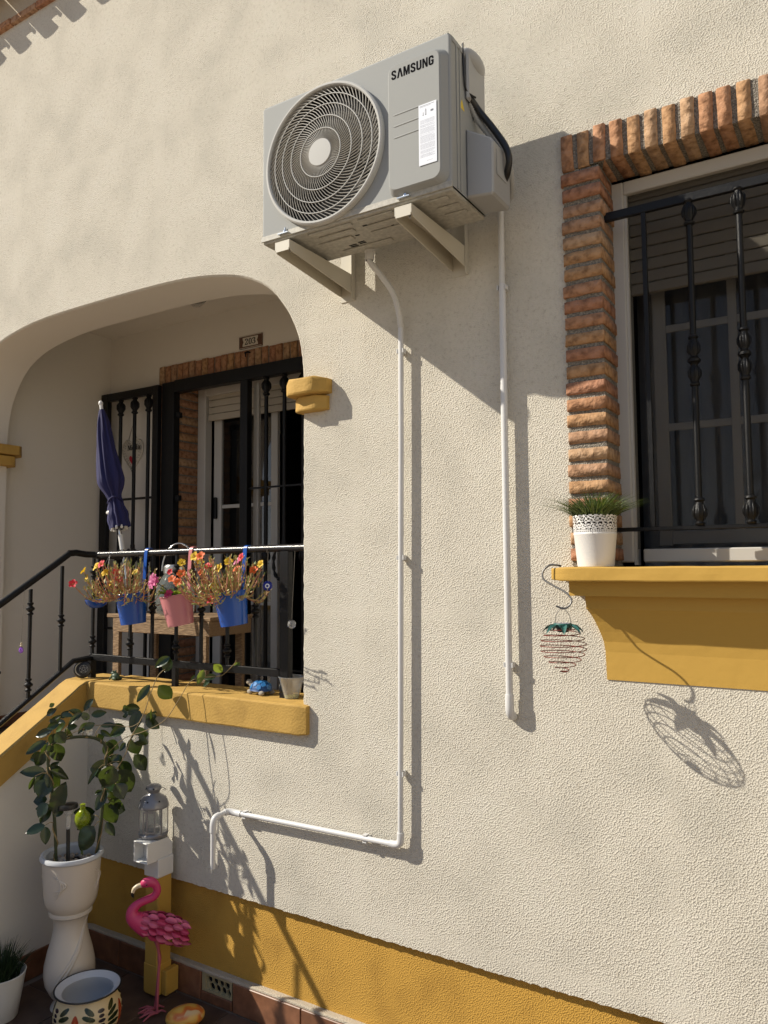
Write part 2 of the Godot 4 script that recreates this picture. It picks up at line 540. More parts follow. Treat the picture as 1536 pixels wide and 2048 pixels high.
	mat("frog_green", lin(0.05, 0.085, 0.045), 0.5)
	mat("black_stone", lin(0.012, 0.012, 0.014), 0.3)
	mat("chalk_line", lin(0.5, 0.5, 0.48), 0.8)
	mat("moon_grey", lin(0.42, 0.42, 0.37), 0.7)
	mat("eye_blue", lin(0.01, 0.02, 0.22), 0.08)
	mat("eye_white", lin(0.75, 0.78, 0.82), 0.15)
	mat("string", lin(0.25, 0.22, 0.18), 0.8)
	mat("steel_wire", lin(0.16, 0.155, 0.15), 0.4, 0.7)
	mat("red_wire", lin(0.16, 0.025, 0.015), 0.4, 0.2)
	mat("teal_plastic", lin(0.025, 0.11, 0.095), 0.5)
	mat("plaque_brown", lin(0.11, 0.055, 0.035), 0.35)
	mat("plaque_white", lin(0.62, 0.58, 0.50), 0.3)
	mat("vent_cream", lin(0.36, 0.30, 0.17), 0.6)
	mat("heart_red", lin(0.45, 0.01, 0.03), 0.5)
	mat("warning_yellow", lin(0.70, 0.52, 0.03), 0.5)
	mat("gourd_cream", lin(0.55, 0.46, 0.32), 0.45)
	mat("bark", lin(0.10, 0.075, 0.05), 0.95)
	mat("render_white", lin(0.62, 0.57, 0.48), 0.95)

# ---------------------------------------------------------------- the house
const ARCH_R := -2.10
const ARCH_L := -4.84
const WALL_T := 0.30
const DADO_TOP := 0.508
const PORCH_FLOOR := 0.95
const BACK_Z := -1.2

func arch_path() -> PackedVector2Array:
	# from the foot of the right side over the top to the foot of the left side
	var half := PackedVector3Array([Vector3(0, 2.60, 0), Vector3(0, 2.83, 0), Vector3(0.012, 2.97, 0), Vector3(0.045, 3.09, 0), Vector3(0.11, 3.205, 0), Vector3(0.205, 3.31, 0), Vector3(0.34, 3.385, 0), Vector3(0.50, 3.43, 0), Vector3(0.73, 3.463, 0), Vector3(1.0, 3.476, 0), Vector3(1.37, 3.479, 0)])
	var sm := smooth_path(half, 6)
	var out := PackedVector2Array([])
	var y := 1.40
	while y < 2.59:
		out.append(Vector2(ARCH_R + rng.randf_range(-0.0022, 0.0022), y))
		y += 0.02
	for i in sm.size(): out.append(Vector2(ARCH_R - sm[i].x + (rng.randf_range(-0.0012, 0.0012) if i > 8 else 0.0), sm[i].y))
	for i in range(sm.size() - 2, -1, -1): out.append(Vector2(ARCH_L + sm[i].x, sm[i].y))
	out.append(Vector2(ARCH_L, PORCH_FLOOR))
	return out

func facade(house: Node3D) -> void:
	var top := 5.75
	var st := mb()
	st.set_smooth_group(-1)
	var F := func(x0: float, y0: float, x1: float, y1: float) -> void:
		quad(st, Vector3(x0, y0, 0), Vector3(x1, y0, 0), Vector3(x1, y1, 0), Vector3(x0, y1, 0))
	var path := arch_path()
	var n := path.size()
	var rim := PackedVector2Array()
	for i in n:
		var d := (path[mini(i + 1, n - 1)] - path[maxi(i - 1, 0)]).normalized()
		var nn := Vector2(d.y, -d.x)
		rim.append(path[i] + nn * 0.008)
	F.call(-9.0, 0.0, ARCH_L - 0.008, top)
	for i in n - 1:
		var a := path[i]; var b := path[i + 1]; var ra := rim[i]; var rb := rim[i + 1]
		# bevel, then the soffit
		quad(st, Vector3(ra.x, ra.y, 0), Vector3(rb.x, rb.y, 0), Vector3(b.x, b.y, -0.008), Vector3(a.x, a.y, -0.008))
		if rb.x < ra.x - 1e-6 and ra.y > 2.595:
			quad(st, Vector3(rb.x, rb.y, 0), Vector3(ra.x, ra.y, 0), Vector3(ra.x, top, 0), Vector3(rb.x, top, 0))
	# the right pier, cut along its uneven edge
	var xs := ARCH_R + 0.02
	for i in n - 1:
		if rim[i].y > 2.595 or rim[i].x < -2.3: break
		quad(st, Vector3(rim[i].x, rim[i].y, 0), Vector3(xs, rim[i].y, 0), Vector3(xs, rim[i + 1].y, 0), Vector3(rim[i + 1].x, rim[i + 1].y, 0))
	F.call(ARCH_R + 0.008, 2.60, xs, top)
	F.call(-3.6, DADO_TOP, xs, 1.40)
	F.call(xs, DADO_TOP, -0.80, top)
	F.call(-0.80, DADO_TOP, 0.75, 1.975)
	F.call(-0.80, 3.48, 0.75, top)
	F.call(0.75, DADO_TOP, 6.0, top)
	# uneven lower edge of the stucco, standing proud of the dado
	var x := -3.6
	var y0 := DADO_TOP
	while x < 6.0:
		var step := 0.011 if x < 0.4 else 0.3
		var y1 := DADO_TOP - rng.randf_range(0.0, 0.005)
		quad(st, Vector3(x, y0, 0.0), Vector3(x + step, y1, 0.0), Vector3(x + step, DADO_TOP, 0.0), Vector3(x, DADO_TOP, 0.0))
		quad(st, Vector3(x, y0 + 0.001, -0.03), Vector3(x + step, y1 + 0.001, -0.03), Vector3(x + step, y1, 0.0), Vector3(x, y0, 0.0))
		x += step
		y0 = y1
	put(st, "wall", M.stucco, house)
	# soffit and reveals of the arch, smooth
	st = mb()
	sg += 1
	st.set_smooth_group(sg)
	for i in n - 1:
		var a := path[i]; var b := path[i + 1]
		if i == n - 2: st.set_smooth_group(-1)
		quad(st, Vector3(a.x, a.y, -0.008), Vector3(b.x, b.y, -0.008), Vector3(b.x, b.y, -WALL_T), Vector3(a.x, a.y, -WALL_T))
	# inner side of the front wall round the arch
	st.set_smooth_group(-1)
	for i in n - 1:
		var a := path[i]; var b := path[i + 1]
		if b.x < a.x - 1e-5:
			quad(st, Vector3(a.x, a.y, -WALL_T), Vector3(b.x, b.y, -WALL_T), Vector3(b.x, 3.9, -WALL_T), Vector3(a.x, 3.9, -WALL_T))
	quad(st, Vector3(-1.5, PORCH_FLOOR, -WALL_T), Vector3(ARCH_R, PORCH_FLOOR, -WALL_T), Vector3(ARCH_R, 3.9, -WALL_T), Vector3(-1.5, 3.9, -WALL_T))
	quad(st, Vector3(ARCH_L, PORCH_FLOOR, -WALL_T), Vector3(-5.2, PORCH_FLOOR, -WALL_T), Vector3(-5.2, 3.9, -WALL_T), Vector3(ARCH_L, 3.9, -WALL_T))
	put(st, "arch_soffit", M.smooth_plaster, house)
	# dado
	st = mb()
	st.set_smooth_group(-1)
	quad(st, Vector3(-3.6, 0, -0.026), Vector3(6.0, 0, -0.026), Vector3(6.0, DADO_TOP + 0.02, -0.026), Vector3(-3.6, DADO_TOP + 0.02, -0.026))
	put(st, "dado", M.yellow_stucco, house)
	# parapet under the arch: its inner side
	bx("parapet_core", M.smooth_plaster, house, Vector3(-3.70, 0.0, -0.22), Vector3(ARCH_R + 0.3, 1.27, -0.03))

func porch(house: Node3D) -> void:
	bx("porch_floor", M.floor_tile1, house, Vector3(-4.95, PORCH_FLOOR - 0.2, -1.5), Vector3(-1.5, PORCH_FLOOR, -0.225))
	bx("porch_ceiling", M.smooth_plaster, house, Vector3(-5.1, 3.80, -1.5), Vector3(-1.4, 3.95, -WALL_T - 0.002))
	bx("porch_side_wall", M.smooth_plaster, house, Vector3(-5.15, 0.5, -1.5), Vector3(-4.93, 3.80, -WALL_T - 0.002))
	bx("porch_side_wall", M.smooth_plaster, house, Vector3(-1.6, 0.5, -1.5), Vector3(-1.4, 3.80, -WALL_T - 0.002))
	# back wall with the door opening x -4.14 .. -2.5, up to y 3.35
	bx("porch_back_wall", M.smooth_plaster, house, Vector3(-4.93, PORCH_FLOOR, -1.5), Vector3(-4.345, 3.80, BACK_Z))
	bx("porch_back_wall", M.smooth_plaster, house, Vector3(-4.345, 3.49, -1.5), Vector3(-1.6, 3.80, BACK_Z))
	bx("porch_back_wall", M.smooth_plaster, house, Vector3(-2.40, PORCH_FLOOR, -1.5), Vector3(-1.6, 3.49, BACK_Z))
	bx("porch_skirting", M.skirting1, house, Vector3(-4.93, PORCH_FLOOR, -1.18), Vector3(-4.915, PORCH_FLOOR + 0.075, -WALL_T - 0.005))
	bx("porch_skirting", M.skirting0, house, Vector3(-4.915, PORCH_FLOOR, BACK_Z), Vector3(-4.36, PORCH_FLOOR + 0.075, BACK_Z + 0.014))

func bricks_round(house: Node3D, called: String, prefix: String, xa: float, xb: float, xc: float, xd: float, y0: float, y1: float, y2: float, zf: float, depth: float, pitch: float, joint: float) -> void:
	# jambs xa..xb and xc..xd from y0 to y1, soldier course on top up to y2; front plane zf
	var st := mb()
	var rec := 0.005
	box(st, Vector3(xa + 0.006, y0, zf - depth), Vector3(xb - rec, y1, zf - rec))
	box(st, Vector3(xc + rec, y0, zf - depth), Vector3(xd - 0.006, y1, zf - rec))
	box(st, Vector3(xa + 0.006, y1 + 0.009, zf - depth), Vector3(xd - 0.006, y2 - 0.006, zf - rec - 0.001))
	var surround := put(st, called, M.mortar, house)
	var variants := []
	for k in 5:
		var w := xb - xa
		st = mb()
		rough_brick(st, Vector3(w, pitch - joint, depth + 0.004), k)
		variants.append(mesh_of(st))
	var sold := []
	for k in 5:
		st = mb()
		rough_brick(st, Vector3(pitch - joint, y2 - y1 - joint * 0.5, depth + 0.004), k + 9)
		sold.append(mesh_of(st))
	for side in 2:
		var cx := (xa + xb) / 2 if side == 0 else (xc + xd) / 2
		var y := y1 - pitch * 0.5
		while y > y0 - 0.005:
			var b := Basis.from_euler(Vector3(rng.randf_range(-0.006, 0.006), rng.randf_range(-0.012, 0.012), rng.randf_range(-0.016, 0.016)))
			if rng.randf() < 0.5: b = b * Basis(Vector3.BACK, PI)
			inst(variants[rng.randi() % 5], "brick", M["%s%d" % [prefix, rng.randi() % 6]], surround, Transform3D(b, Vector3(cx + rng.randf_range(-0.004, 0.003), y + rng.randf_range(-0.002, 0.002), zf - depth / 2 + rng.randf_range(-0.003, 0.003))))
			y -= pitch
	var x := xa + (pitch - joint) * 0.5
	while x < xd:
		var b := Basis.from_euler(Vector3(rng.randf_range(-0.01, 0.01), rng.randf_range(-0.02, 0.02), rng.randf_range(-0.022, 0.022)))
		inst(sold[rng.randi() % 5], "brick", M["%s%d" % [prefix, rng.randi() % 6]], surround, Transform3D(b, Vector3(x + rng.randf_range(-0.002, 0.002), (y1 + y2) / 2 + rng.randf_range(-0.004, 0.004), zf - depth / 2 + rng.randf_range(-0.004, 0.004))))
		x += pitch

func rough_brick(st: SurfaceTool, size: Vector3, seed_: int) -> void:
	# a hand-made brick: subdivided box with worn, wandering faces
	var r := RandomNumberGenerator.new()
	r.seed = 700 + seed_
	var f := FastNoiseLite.new()
	f.seed = seed_ * 13 + 5
	f.frequency = 14.0
	var h := size * 0.5
	var cell := Vector3i(maxi(3, int(size.x / 0.022)), maxi(3, int(size.y / 0.022)), 3)
	var P := func(p: Vector3) -> Vector3:
		# pull corners in, then wander
		var q := p / h
		var e := 0.0
		for k in 3:
			if absf(q[k]) > 0.99: e += 1.0
		var v := p
		if e >= 2.0: v -= Vector3(signf(p.x), signf(p.y), signf(p.z)) * 0.0014 * (e - 1.0)
		v += Vector3(f.get_noise_3d(p.x * 5, p.y * 5, p.z * 5), f.get_noise_3d(p.x * 5 + 7, p.y * 5, p.z * 5), f.get_noise_3d(p.x * 5, p.y * 5 + 9, p.z * 5)) * Vector3(0.0028, 0.0034, 0.0020)
		return v
	for ax in 3:
		var u := (ax + 1) % 3
		var w := (ax + 2) % 3
		for s: float in [-1.0, 1.0]:
			sg += 1
			st.set_smooth_group(sg)
			for i in cell[u]:
				for j in cell[w]:
					var v: Array[Vector3] = []
					for q: Vector2 in [Vector2(0, 0), Vector2(1, 0), Vector2(1, 1), Vector2(0, 1)]:
						var p := Vector3.ZERO
						p[ax] = s * h[ax]
						p[u] = (2.0 * edge_t(i + int(q.x), cell[u]) - 1.0) * h[u]
						p[w] = (2.0 * edge_t(j + int(q.y), cell[w]) - 1.0) * h[w]
						v.append(P.call(p))
					if s > 0: quad(st, v[0], v[1], v[2], v[3])
					else: quad(st, v[3], v[2], v[1], v[0])

func edge_t(i: int, n: int) -> float:
	# grid lines crowd at the rims so that edges stay fairly crisp
	if i == 0: return 0.0
	if i == n: return 1.0
	if i == 1: return 0.035
	if i == n - 1: return 0.965
	return float(i) / n

func moulding(st: SurfaceTool, x0: float, x1: float, prof: Array, back: float) -> void:
	# prof: Vector2(projection, height) from the bottom up; returns at both ends
	st.set_smooth_group(-1)
	sg += 1
	for i in prof.size() - 1:
		var p: Vector2 = prof[i]
		var q: Vector2 = prof[i + 1]
		st.set_smooth_group(-1)
		var a := [Vector3(x0 - p.x, p.y, back), Vector3(x0 - p.x, p.y, p.x), Vector3(x1 + p.x, p.y, p.x), Vector3(x1 + p.x, p.y, back)]
		var b := [Vector3(x0 - q.x, q.y, back), Vector3(x0 - q.x, q.y, q.x), Vector3(x1 + q.x, q.y, q.x), Vector3(x1 + q.x, q.y, back)]
		for k in 3: quad(st, a[k], a[k + 1], b[k + 1], b[k])
	st.set_smooth_group(-1)
	var l: Vector2 = prof[prof.size() - 1]
	quad(st, Vector3(x0 - l.x, l.y, l.x), Vector3(x1 + l.x, l.y, l.x), Vector3(x1 + l.x, l.y, back), Vector3(x0 - l.x, l.y, back))
	var f: Vector2 = prof[0]
	quad(st, Vector3(x0 - f.x, f.y, back), Vector3(x1 + f.x, f.y, back), Vector3(x1 + f.x, f.y, f.x), Vector3(x0 - f.x, f.y, f.x))

func uneven_slab(lo: Vector3, hi: Vector3, bevel: float, amp: float, seed_: int) -> SurfaceTool:
	# a hand-plastered block: box subdivided along its length, edges rounded, faces wandering
	var f := FastNoiseLite.new()
	f.seed = seed_
	f.frequency = 3.0
	var st := mb()
	var sec := PackedVector2Array()   # section in y, z
	var y0 := lo.y; var y1 := hi.y; var z0 := lo.z; var z1 := hi.z
	var b := bevel
	sec = PackedVector2Array([Vector2(y0, z1 - b), Vector2(y0 + b * 0.3, z1 - b * 0.3), Vector2(y0 + b, z1), Vector2((y0 + y1) / 2, z1), Vector2(y1 - b, z1), Vector2(y1 - b * 0.3, z1 - b * 0.3), Vector2(y1, z1 - b), Vector2(y1, (z0 + z1) / 2), Vector2(y1, z0), Vector2(y0, z0)])
	var n := maxi(4, int((hi.x - lo.x) / 0.04))
	var rows := []
	for i in n + 1:
		var x := lerpf(lo.x, hi.x, float(i) / n)
		var e := 0.0
		if i == 0 or i == n: e = 1.0
		var row := PackedVector3Array()
		for q in sec:
			var v := Vector3(x, q.x, q.y)
			v += Vector3(0, f.get_noise_3d(x * 2, q.x * 3, q.y * 3), f.get_noise_3d(x * 2 + 5, q.x * 3, q.y * 3)) * amp
			if e > 0: v = v.lerp(Vector3(x, (y0 + y1) / 2, (z0 + z1) / 2), minf(0.5, b * 0.7 / maxf(0.01, (y1 - y0) * 0.5)))
			row.append(v)
		rows.append(row)
		if (i == 0 or i == n) : pass
	var base := sg + 1
	sg += 12
	for i in n:
		for k in sec.size():
			st.set_smooth_group(base + k)
			var k2 := (k + 1) % sec.size()
			quad(st, rows[i][k], rows[i + 1][k], rows[i + 1][k2], rows[i][k2])
	st.set_smooth_group(-1)
	for k in range(1, sec.size() - 1):
		tri(st, rows[0][0], rows[0][k], rows[0][k + 1])
		tri(st, rows[n][0], rows[n][k + 1], rows[n][k])
	return st

func build_house() -> Node3D:
	var house := thing("house", "cream stucco house front with an arched porch, yellow dado and barred window", "house", Vector3(-1.0, 0, 0))
	facade(house)
	porch(house)
	# coping of the porch parapet
	put(uneven_slab(Vector3(-3.53, 1.272, -0.235), Vector3(-2.062, 1.405, 0.038), 0.008, 0.003, 3), "parapet_coping", M.yellow_paint, house)
	# capitals of the arch piers
	for side in 2:
		var xa := -2.160 if side == 0 else -5.02
		var xb := -1.938 if side == 0 else -4.762
		var cap := put(uneven_slab(Vector3(xa, 2.757, -0.385), Vector3(xb, 2.832, 0.086), 0.010, 0.005, 8 + side), "pier_capital", M.yellow_paint, house)
		var lower := put(uneven_slab(Vector3(xa + 0.034, 2.688, -0.35), Vector3(xb - 0.014, 2.758, 0.052), 0.008, 0.004, 10 + side), "capital_moulding", M.yellow_paint, cap)
	# the window sill with its corbel
	var st := mb()
	moulding(st, -0.760, 0.72, [Vector2(0.004, 1.604), Vector2(0.006, 1.70), Vector2(0.010, 1.735), Vector2(0.020, 1.77), Vector2(0.032, 1.805), Vector2(0.044, 1.832), Vector2(0.055, 1.850), Vector2(0.058, 1.895)], -0.02)
	var sill := put(st, "window_sill", M.yellow_sill_paint, house)
	st = mb()
	moulding(st, -0.760, 0.72, [Vector2(0.10, 1.8955), Vector2(0.10, 1.946)], -0.02)
	put(st, "sill_band", M.yellow_sill_paint, sill)
	put(uneven_slab(Vector3(-0.912, 1.9465, -0.18), Vector3(0.872, 1.995, 0.153), 0.005, 0.003, 15), "sill_slab", M.yellow_sill_paint, sill)
	# brick surrounds
	bricks_round(house, "window_surround", "brick", -0.880, -0.737, 0.66, 0.80, 1.997, 3.452, 3.597, 0.014, 0.185, 0.0602, 0.0165)
	bricks_round(house, "door_surround", "brick", -4.365, -4.145, -2.62, -2.40, PORCH_FLOOR, 3.355, 3.492, BACK_Z + 0.012, 0.2, 0.062, 0.008)
	# skirting along the foot of the wall, with a vent tile
	var joints := [-3.56, -3.26, -2.874, -2.690]
	var k := 0
	var sk := put(uneven_slab(Vector3(-3.54, 0.125, -0.026), Vector3(6.0, 0.141, 0.006), 0.006, 0.003, 30), "skirting_ledge", M.cream_mortar, house)
	for i in 3:
		bx("skirting_tile", M["skirting%d" % (i % 3)], sk, Vector3(joints[i] + 0.002, 0.0, -0.025), Vector3(joints[i + 1] - 0.002, 0.128, 0.010), 0.003)
	bx("skirting_tile", M.skirting1, sk, Vector3(-2.688, 0.0, -0.025), Vector3(-2.497, 0.044, 0.010), 0.003)
	var x := -2.493
	while x < 2.0:
		bx("skirting_tile", M["skirting%d" % (k % 3)], sk, Vector3(x + 0.002, 0.0, -0.025), Vector3(x + 0.388, 0.128, 0.010), 0.003)
		x += 0.39
		k += 1
	# vent: a small frame with eight round holes
	var vent := CSGCombiner3D.new()
	vent.name = "vent_tile"
	var cb := CSGBox3D.new(); cb.size = Vector3(0.186, 0.082, 0.02); vent.add_child(cb)
	var rc := CSGBox3D.new(); rc.size = Vector3(0.15, 0.062, 0.02); rc.position = Vector3(0.004, 0, 0.012); rc.operation = CSGShape3D.OPERATION_SUBTRACTION; vent.add_child(rc)
	for r in 2:
		for c in 4:
			var cy := CSGCylinder3D.new()
			cy.radius = 0.0165; cy.height = 0.1; cy.sides = 14
			cy.rotation.x = PI / 2
			cy.operation = CSGShape3D.OPERATION_SUBTRACTION
			cy.position = Vector3(-0.052 + c * 0.036 + r * 0.016, 0.015 - r * 0.03, 0)
			vent.add_child(cy)
	vent.material_override = M.vent_cream
	house.add_child(vent, true)
	vent.position = house.to_local(Vector3(-2.592, 0.086, -0.006))
	bx("vent_shade_sheet", M.gap_shade, house, Vector3(-2.68, 0.047, -0.0255), Vector3(-2.505, 0.124, -0.0225))  # dark sheet behind the holes, painting the shade of a shaft
	eave(house)
	# roof slab and rooms behind, so that light enters only through the openings
	bx("roof_slab", M.render_white, house, Vector3(-9.0, 5.75, -6.0), Vector3(6.0, 5.95, 0.0))
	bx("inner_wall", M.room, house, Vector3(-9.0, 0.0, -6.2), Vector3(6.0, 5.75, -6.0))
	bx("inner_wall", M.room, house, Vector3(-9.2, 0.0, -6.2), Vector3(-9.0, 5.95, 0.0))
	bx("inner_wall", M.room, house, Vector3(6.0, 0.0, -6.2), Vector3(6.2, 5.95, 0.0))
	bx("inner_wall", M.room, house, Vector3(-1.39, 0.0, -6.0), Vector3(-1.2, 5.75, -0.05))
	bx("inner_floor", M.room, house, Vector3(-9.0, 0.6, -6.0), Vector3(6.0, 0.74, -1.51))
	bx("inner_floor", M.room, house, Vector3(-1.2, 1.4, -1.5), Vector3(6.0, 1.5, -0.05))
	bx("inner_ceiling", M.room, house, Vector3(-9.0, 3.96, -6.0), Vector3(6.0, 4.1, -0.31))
	window(house)
	door(house)
	# unseen wall, added so its sunlit side bounces warm light towards stair and porch
	bx("added_bounce_wall", M.stucco, house, Vector3(3.4, 0.0, 0.002), Vector3(3.7, 5.6, 4.4))
	return house

func eave(house: Node3D) -> void:
	# a course of flat bricks under projecting barrel tiles
	var st := mb()
	box(st, Vector3(-9.0, 5.46, 0.0), Vector3(6.0, 5.75, 0.020))
	var e := put(st, "eave", M.cream_mortar, house)
	var bm := mb()
	box(bm, Vector3(-0.125, -0.02, -0.03), Vector3(0.125, 0.02, 0.03), 0.003)
	var bmesh := mesh_of(bm)
	var x := -6.6
	while x < 1.2:
		inst(bmesh, "eave_brick", M["brick%d" % (rng.randi() % 6)], e, Transform3D(Basis.IDENTITY, Vector3(x, 5.455, 0.0 + rng.randf_range(-0.003, 0.003))))
		x += 0.258
	# barrel tiles: channels (hollow upwards) stick out, covers (hollow downwards) lie between them
	var ch := mb()
	barrel(ch, 0.070, 0.060, 0.60, false)
	var chm := mesh_of(ch)
	var cv := mb()
	barrel(cv, 0.076, 0.066, 0.50, true)
	var cvm := mesh_of(cv)
	var tilt := Basis(Vector3.RIGHT, 0.28)
	x = -4.405 - 0.264 * 8 - 0.33
	var i := 0
	while x < 1.0:
		inst(chm, "roof_tile", M["brick%d" % (rng.randi() % 6)], e, Transform3D(tilt, Vector3(x, 5.643, 0.26)))
		inst(cvm, "roof_tile", M["brick%d" % (rng.randi() % 6)], e, Transform3D(tilt, Vector3(x + 0.132, 5.60, 0.195 + rng.randf_range(-0.006, 0.006))))
		x += 0.264
		i += 1

func barrel(st: SurfaceTool, r0: float, r1: float, length: float, cover: bool) -> void:
	# half-round tile, thickness 14 mm, running back (-z) from its front edge
	var n := 10
	sg += 1
	var s := 1.0 if cover else -1.0
	for i in n:
		var a := PI * i / n
		var b := PI * (i + 1) / n
		var P := func(ang: float, rr: float, z: float) -> Vector3: return Vector3(cos(ang) * rr, s * sin(ang) * rr * 0.8, z)
		st.set_smooth_group(sg)
		var o := [P.call(a, r0, 0.0), P.call(b, r0, 0.0), P.call(b, r1, -length), P.call(a, r1, -length)]
		var w := [P.call(a, r0 - 0.014, 0.0), P.call(b, r0 - 0.014, 0.0), P.call(b, r1 - 0.014, -length), P.call(a, r1 - 0.014, -length)]
		quad(st, o[3], o[2], o[1], o[0]) if not cover else quad(st, o[0], o[1], o[2], o[3])
		quad(st, w[0], w[1], w[2], w[3]) if not cover else quad(st, w[3], w[2], w[1], w[0])
		st.set_smooth_group(-1)
		quad(st, o[0], w[0], w[1], o[1])

func slats(parent: Node3D, x0: float, x1: float, y_top: float, y_bot: float, z: float, h: float, m: Material) -> void:
	var st := mb()
	box(st, Vector3(x0, -h / 2 + 0.002, -0.004), Vector3(x1, h / 2 - 0.0015, 0.004), 0.0025)
	var me := mesh_of(st)
	var y := y_bot + h / 2
	while y < y_top:
		inst(me, "shutter_slat", m, parent, Transform3D(Basis.IDENTITY, Vector3(0, y, z)))
		y += h

func window(house: Node3D) -> void:
	# frame set back in the brick reveal
	var z := -0.155
	var st := mb()
	box(st, Vector3(-0.745, 2.01, z - 0.07), Vector3(-0.700, 3.445, z), 0.004)
	box(st, Vector3(0.62, 2.01, z - 0.07), Vector3(0.665, 3.445, z), 0.004)
	box(st, Vector3(-0.700, 3.395, z - 0.07), Vector3(0.62, 3.445, z - 0.001), 0.004)
	box(st, Vector3(-0.668, 2.010, z - 0.07), Vector3(0.62, 2.058, z - 0.012), 0.004)
	var frame := put(st, "window", M.white_aluminium, house)
	bx("guide_rail", M.white_aluminium, frame, Vector3(-0.6995, 2.0, z - 0.068), Vector3(-0.690, 3.395, z - 0.01))
	# roller shutter, part way down
	slats(frame, -0.69, 0.61, 3.40, 3.055, z - 0.045, 0.046, M.shutter)
	bx("shutter_bar", M.shutter, frame, Vector3(-0.69, 3.012, z - 0.055), Vector3(0.61, 3.053, z - 0.036), 0.004)
	bx("shutter_box", M.shutter, frame, Vector3(-0.69, 3.30, z - 0.12), Vector3(0.61, 3.44, z - 0.056))
	# fly screen in front of the shutter
	bx("insect_screen", M.insect_screen, frame, Vector3(-0.689, 2.058, z - 0.0245), Vector3(0.615, 3.395, z - 0.0240))
	# sliding sashes with glazing bars
	var zs := z - 0.12
	for s in 2:
		var xa := -0.635 if s == 0 else 0.0
		var xb := 0.02 if s == 0 else 0.655
		var zz := zs - s * 0.03
		st = mb()
		box(st, Vector3(xa, 2.07, zz - 0.02), Vector3(xa + 0.048, 3.30, zz), 0.003)
		box(st, Vector3(xb - 0.048, 2.07, zz - 0.02), Vector3(xb, 3.30, zz), 0.003)
		box(st, Vector3(xa + 0.048, 2.075, zz - 0.02), Vector3(xb - 0.048, 2.125, zz - 0.001), 0.003)
		box(st, Vector3(xa + 0.048, 3.25, zz - 0.02), Vector3(xb - 0.048, 3.30, zz - 0.001), 0.003)
		put(st, "sash", M.white_aluminium, frame)
		st = mb()
		var xm := (xa + xb) / 2 - 0.048
		box(st, Vector3(xm - 0.015, 2.125, zz - 0.014), Vector3(xm + 0.015, 3.25, zz - 0.004), 0.002)
		for yy: float in [2.515, 2.89]:
			box(st, Vector3(xa + 0.048, yy - 0.014, zz - 0.013), Vector3(xm - 0.015, yy + 0.014, zz - 0.005), 0.002)
			box(st, Vector3(xm + 0.015, yy - 0.014, zz - 0.013), Vector3(xb - 0.048, yy + 0.014, zz - 0.005), 0.002)
		put(st, "glazing_bar", M.white_aluminium, frame)
		var ys := [2.125, 2.501, 2.529, 2.876, 2.904, 3.25]
		for c in 2:
			for r in 3:
				bx("pane", M.glass, frame, Vector3(xa + 0.048 if c == 0 else xm + 0.015, ys[r * 2], zz - 0.0095), Vector3(xm - 0.015 if c == 0 else xb - 0.048, ys[r * 2 + 1], zz - 0.0085))
	# net curtain behind, in soft folds
	st = mb()
	sg += 1
	st.set_smooth_group(sg)
	var n := 150
	for i in n:
		var xa := lerpf(-0.72, 0.75, float(i) / n)
		var xb := lerpf(-0.72, 0.75, float(i + 1) / n)
		var za := -0.40 + 0.014 * sin(xa * 62.0) + 0.008 * sin(xa * 23.0 + 1.0)
		var zb := -0.40 + 0.014 * sin(xb * 62.0) + 0.008 * sin(xb * 23.0 + 1.0)
		quad(st, Vector3(xa, 1.9, za), Vector3(xb, 1.9, zb), Vector3(xb, 3.5, zb), Vector3(xa, 3.5, za))
	put(st, "net_curtain", M.curtain, frame)
	bx("window_reveal", M.smooth_plaster, house, Vector3(-0.735, 1.9, -0.3), Vector3(0.66, 1.9925, -0.182))

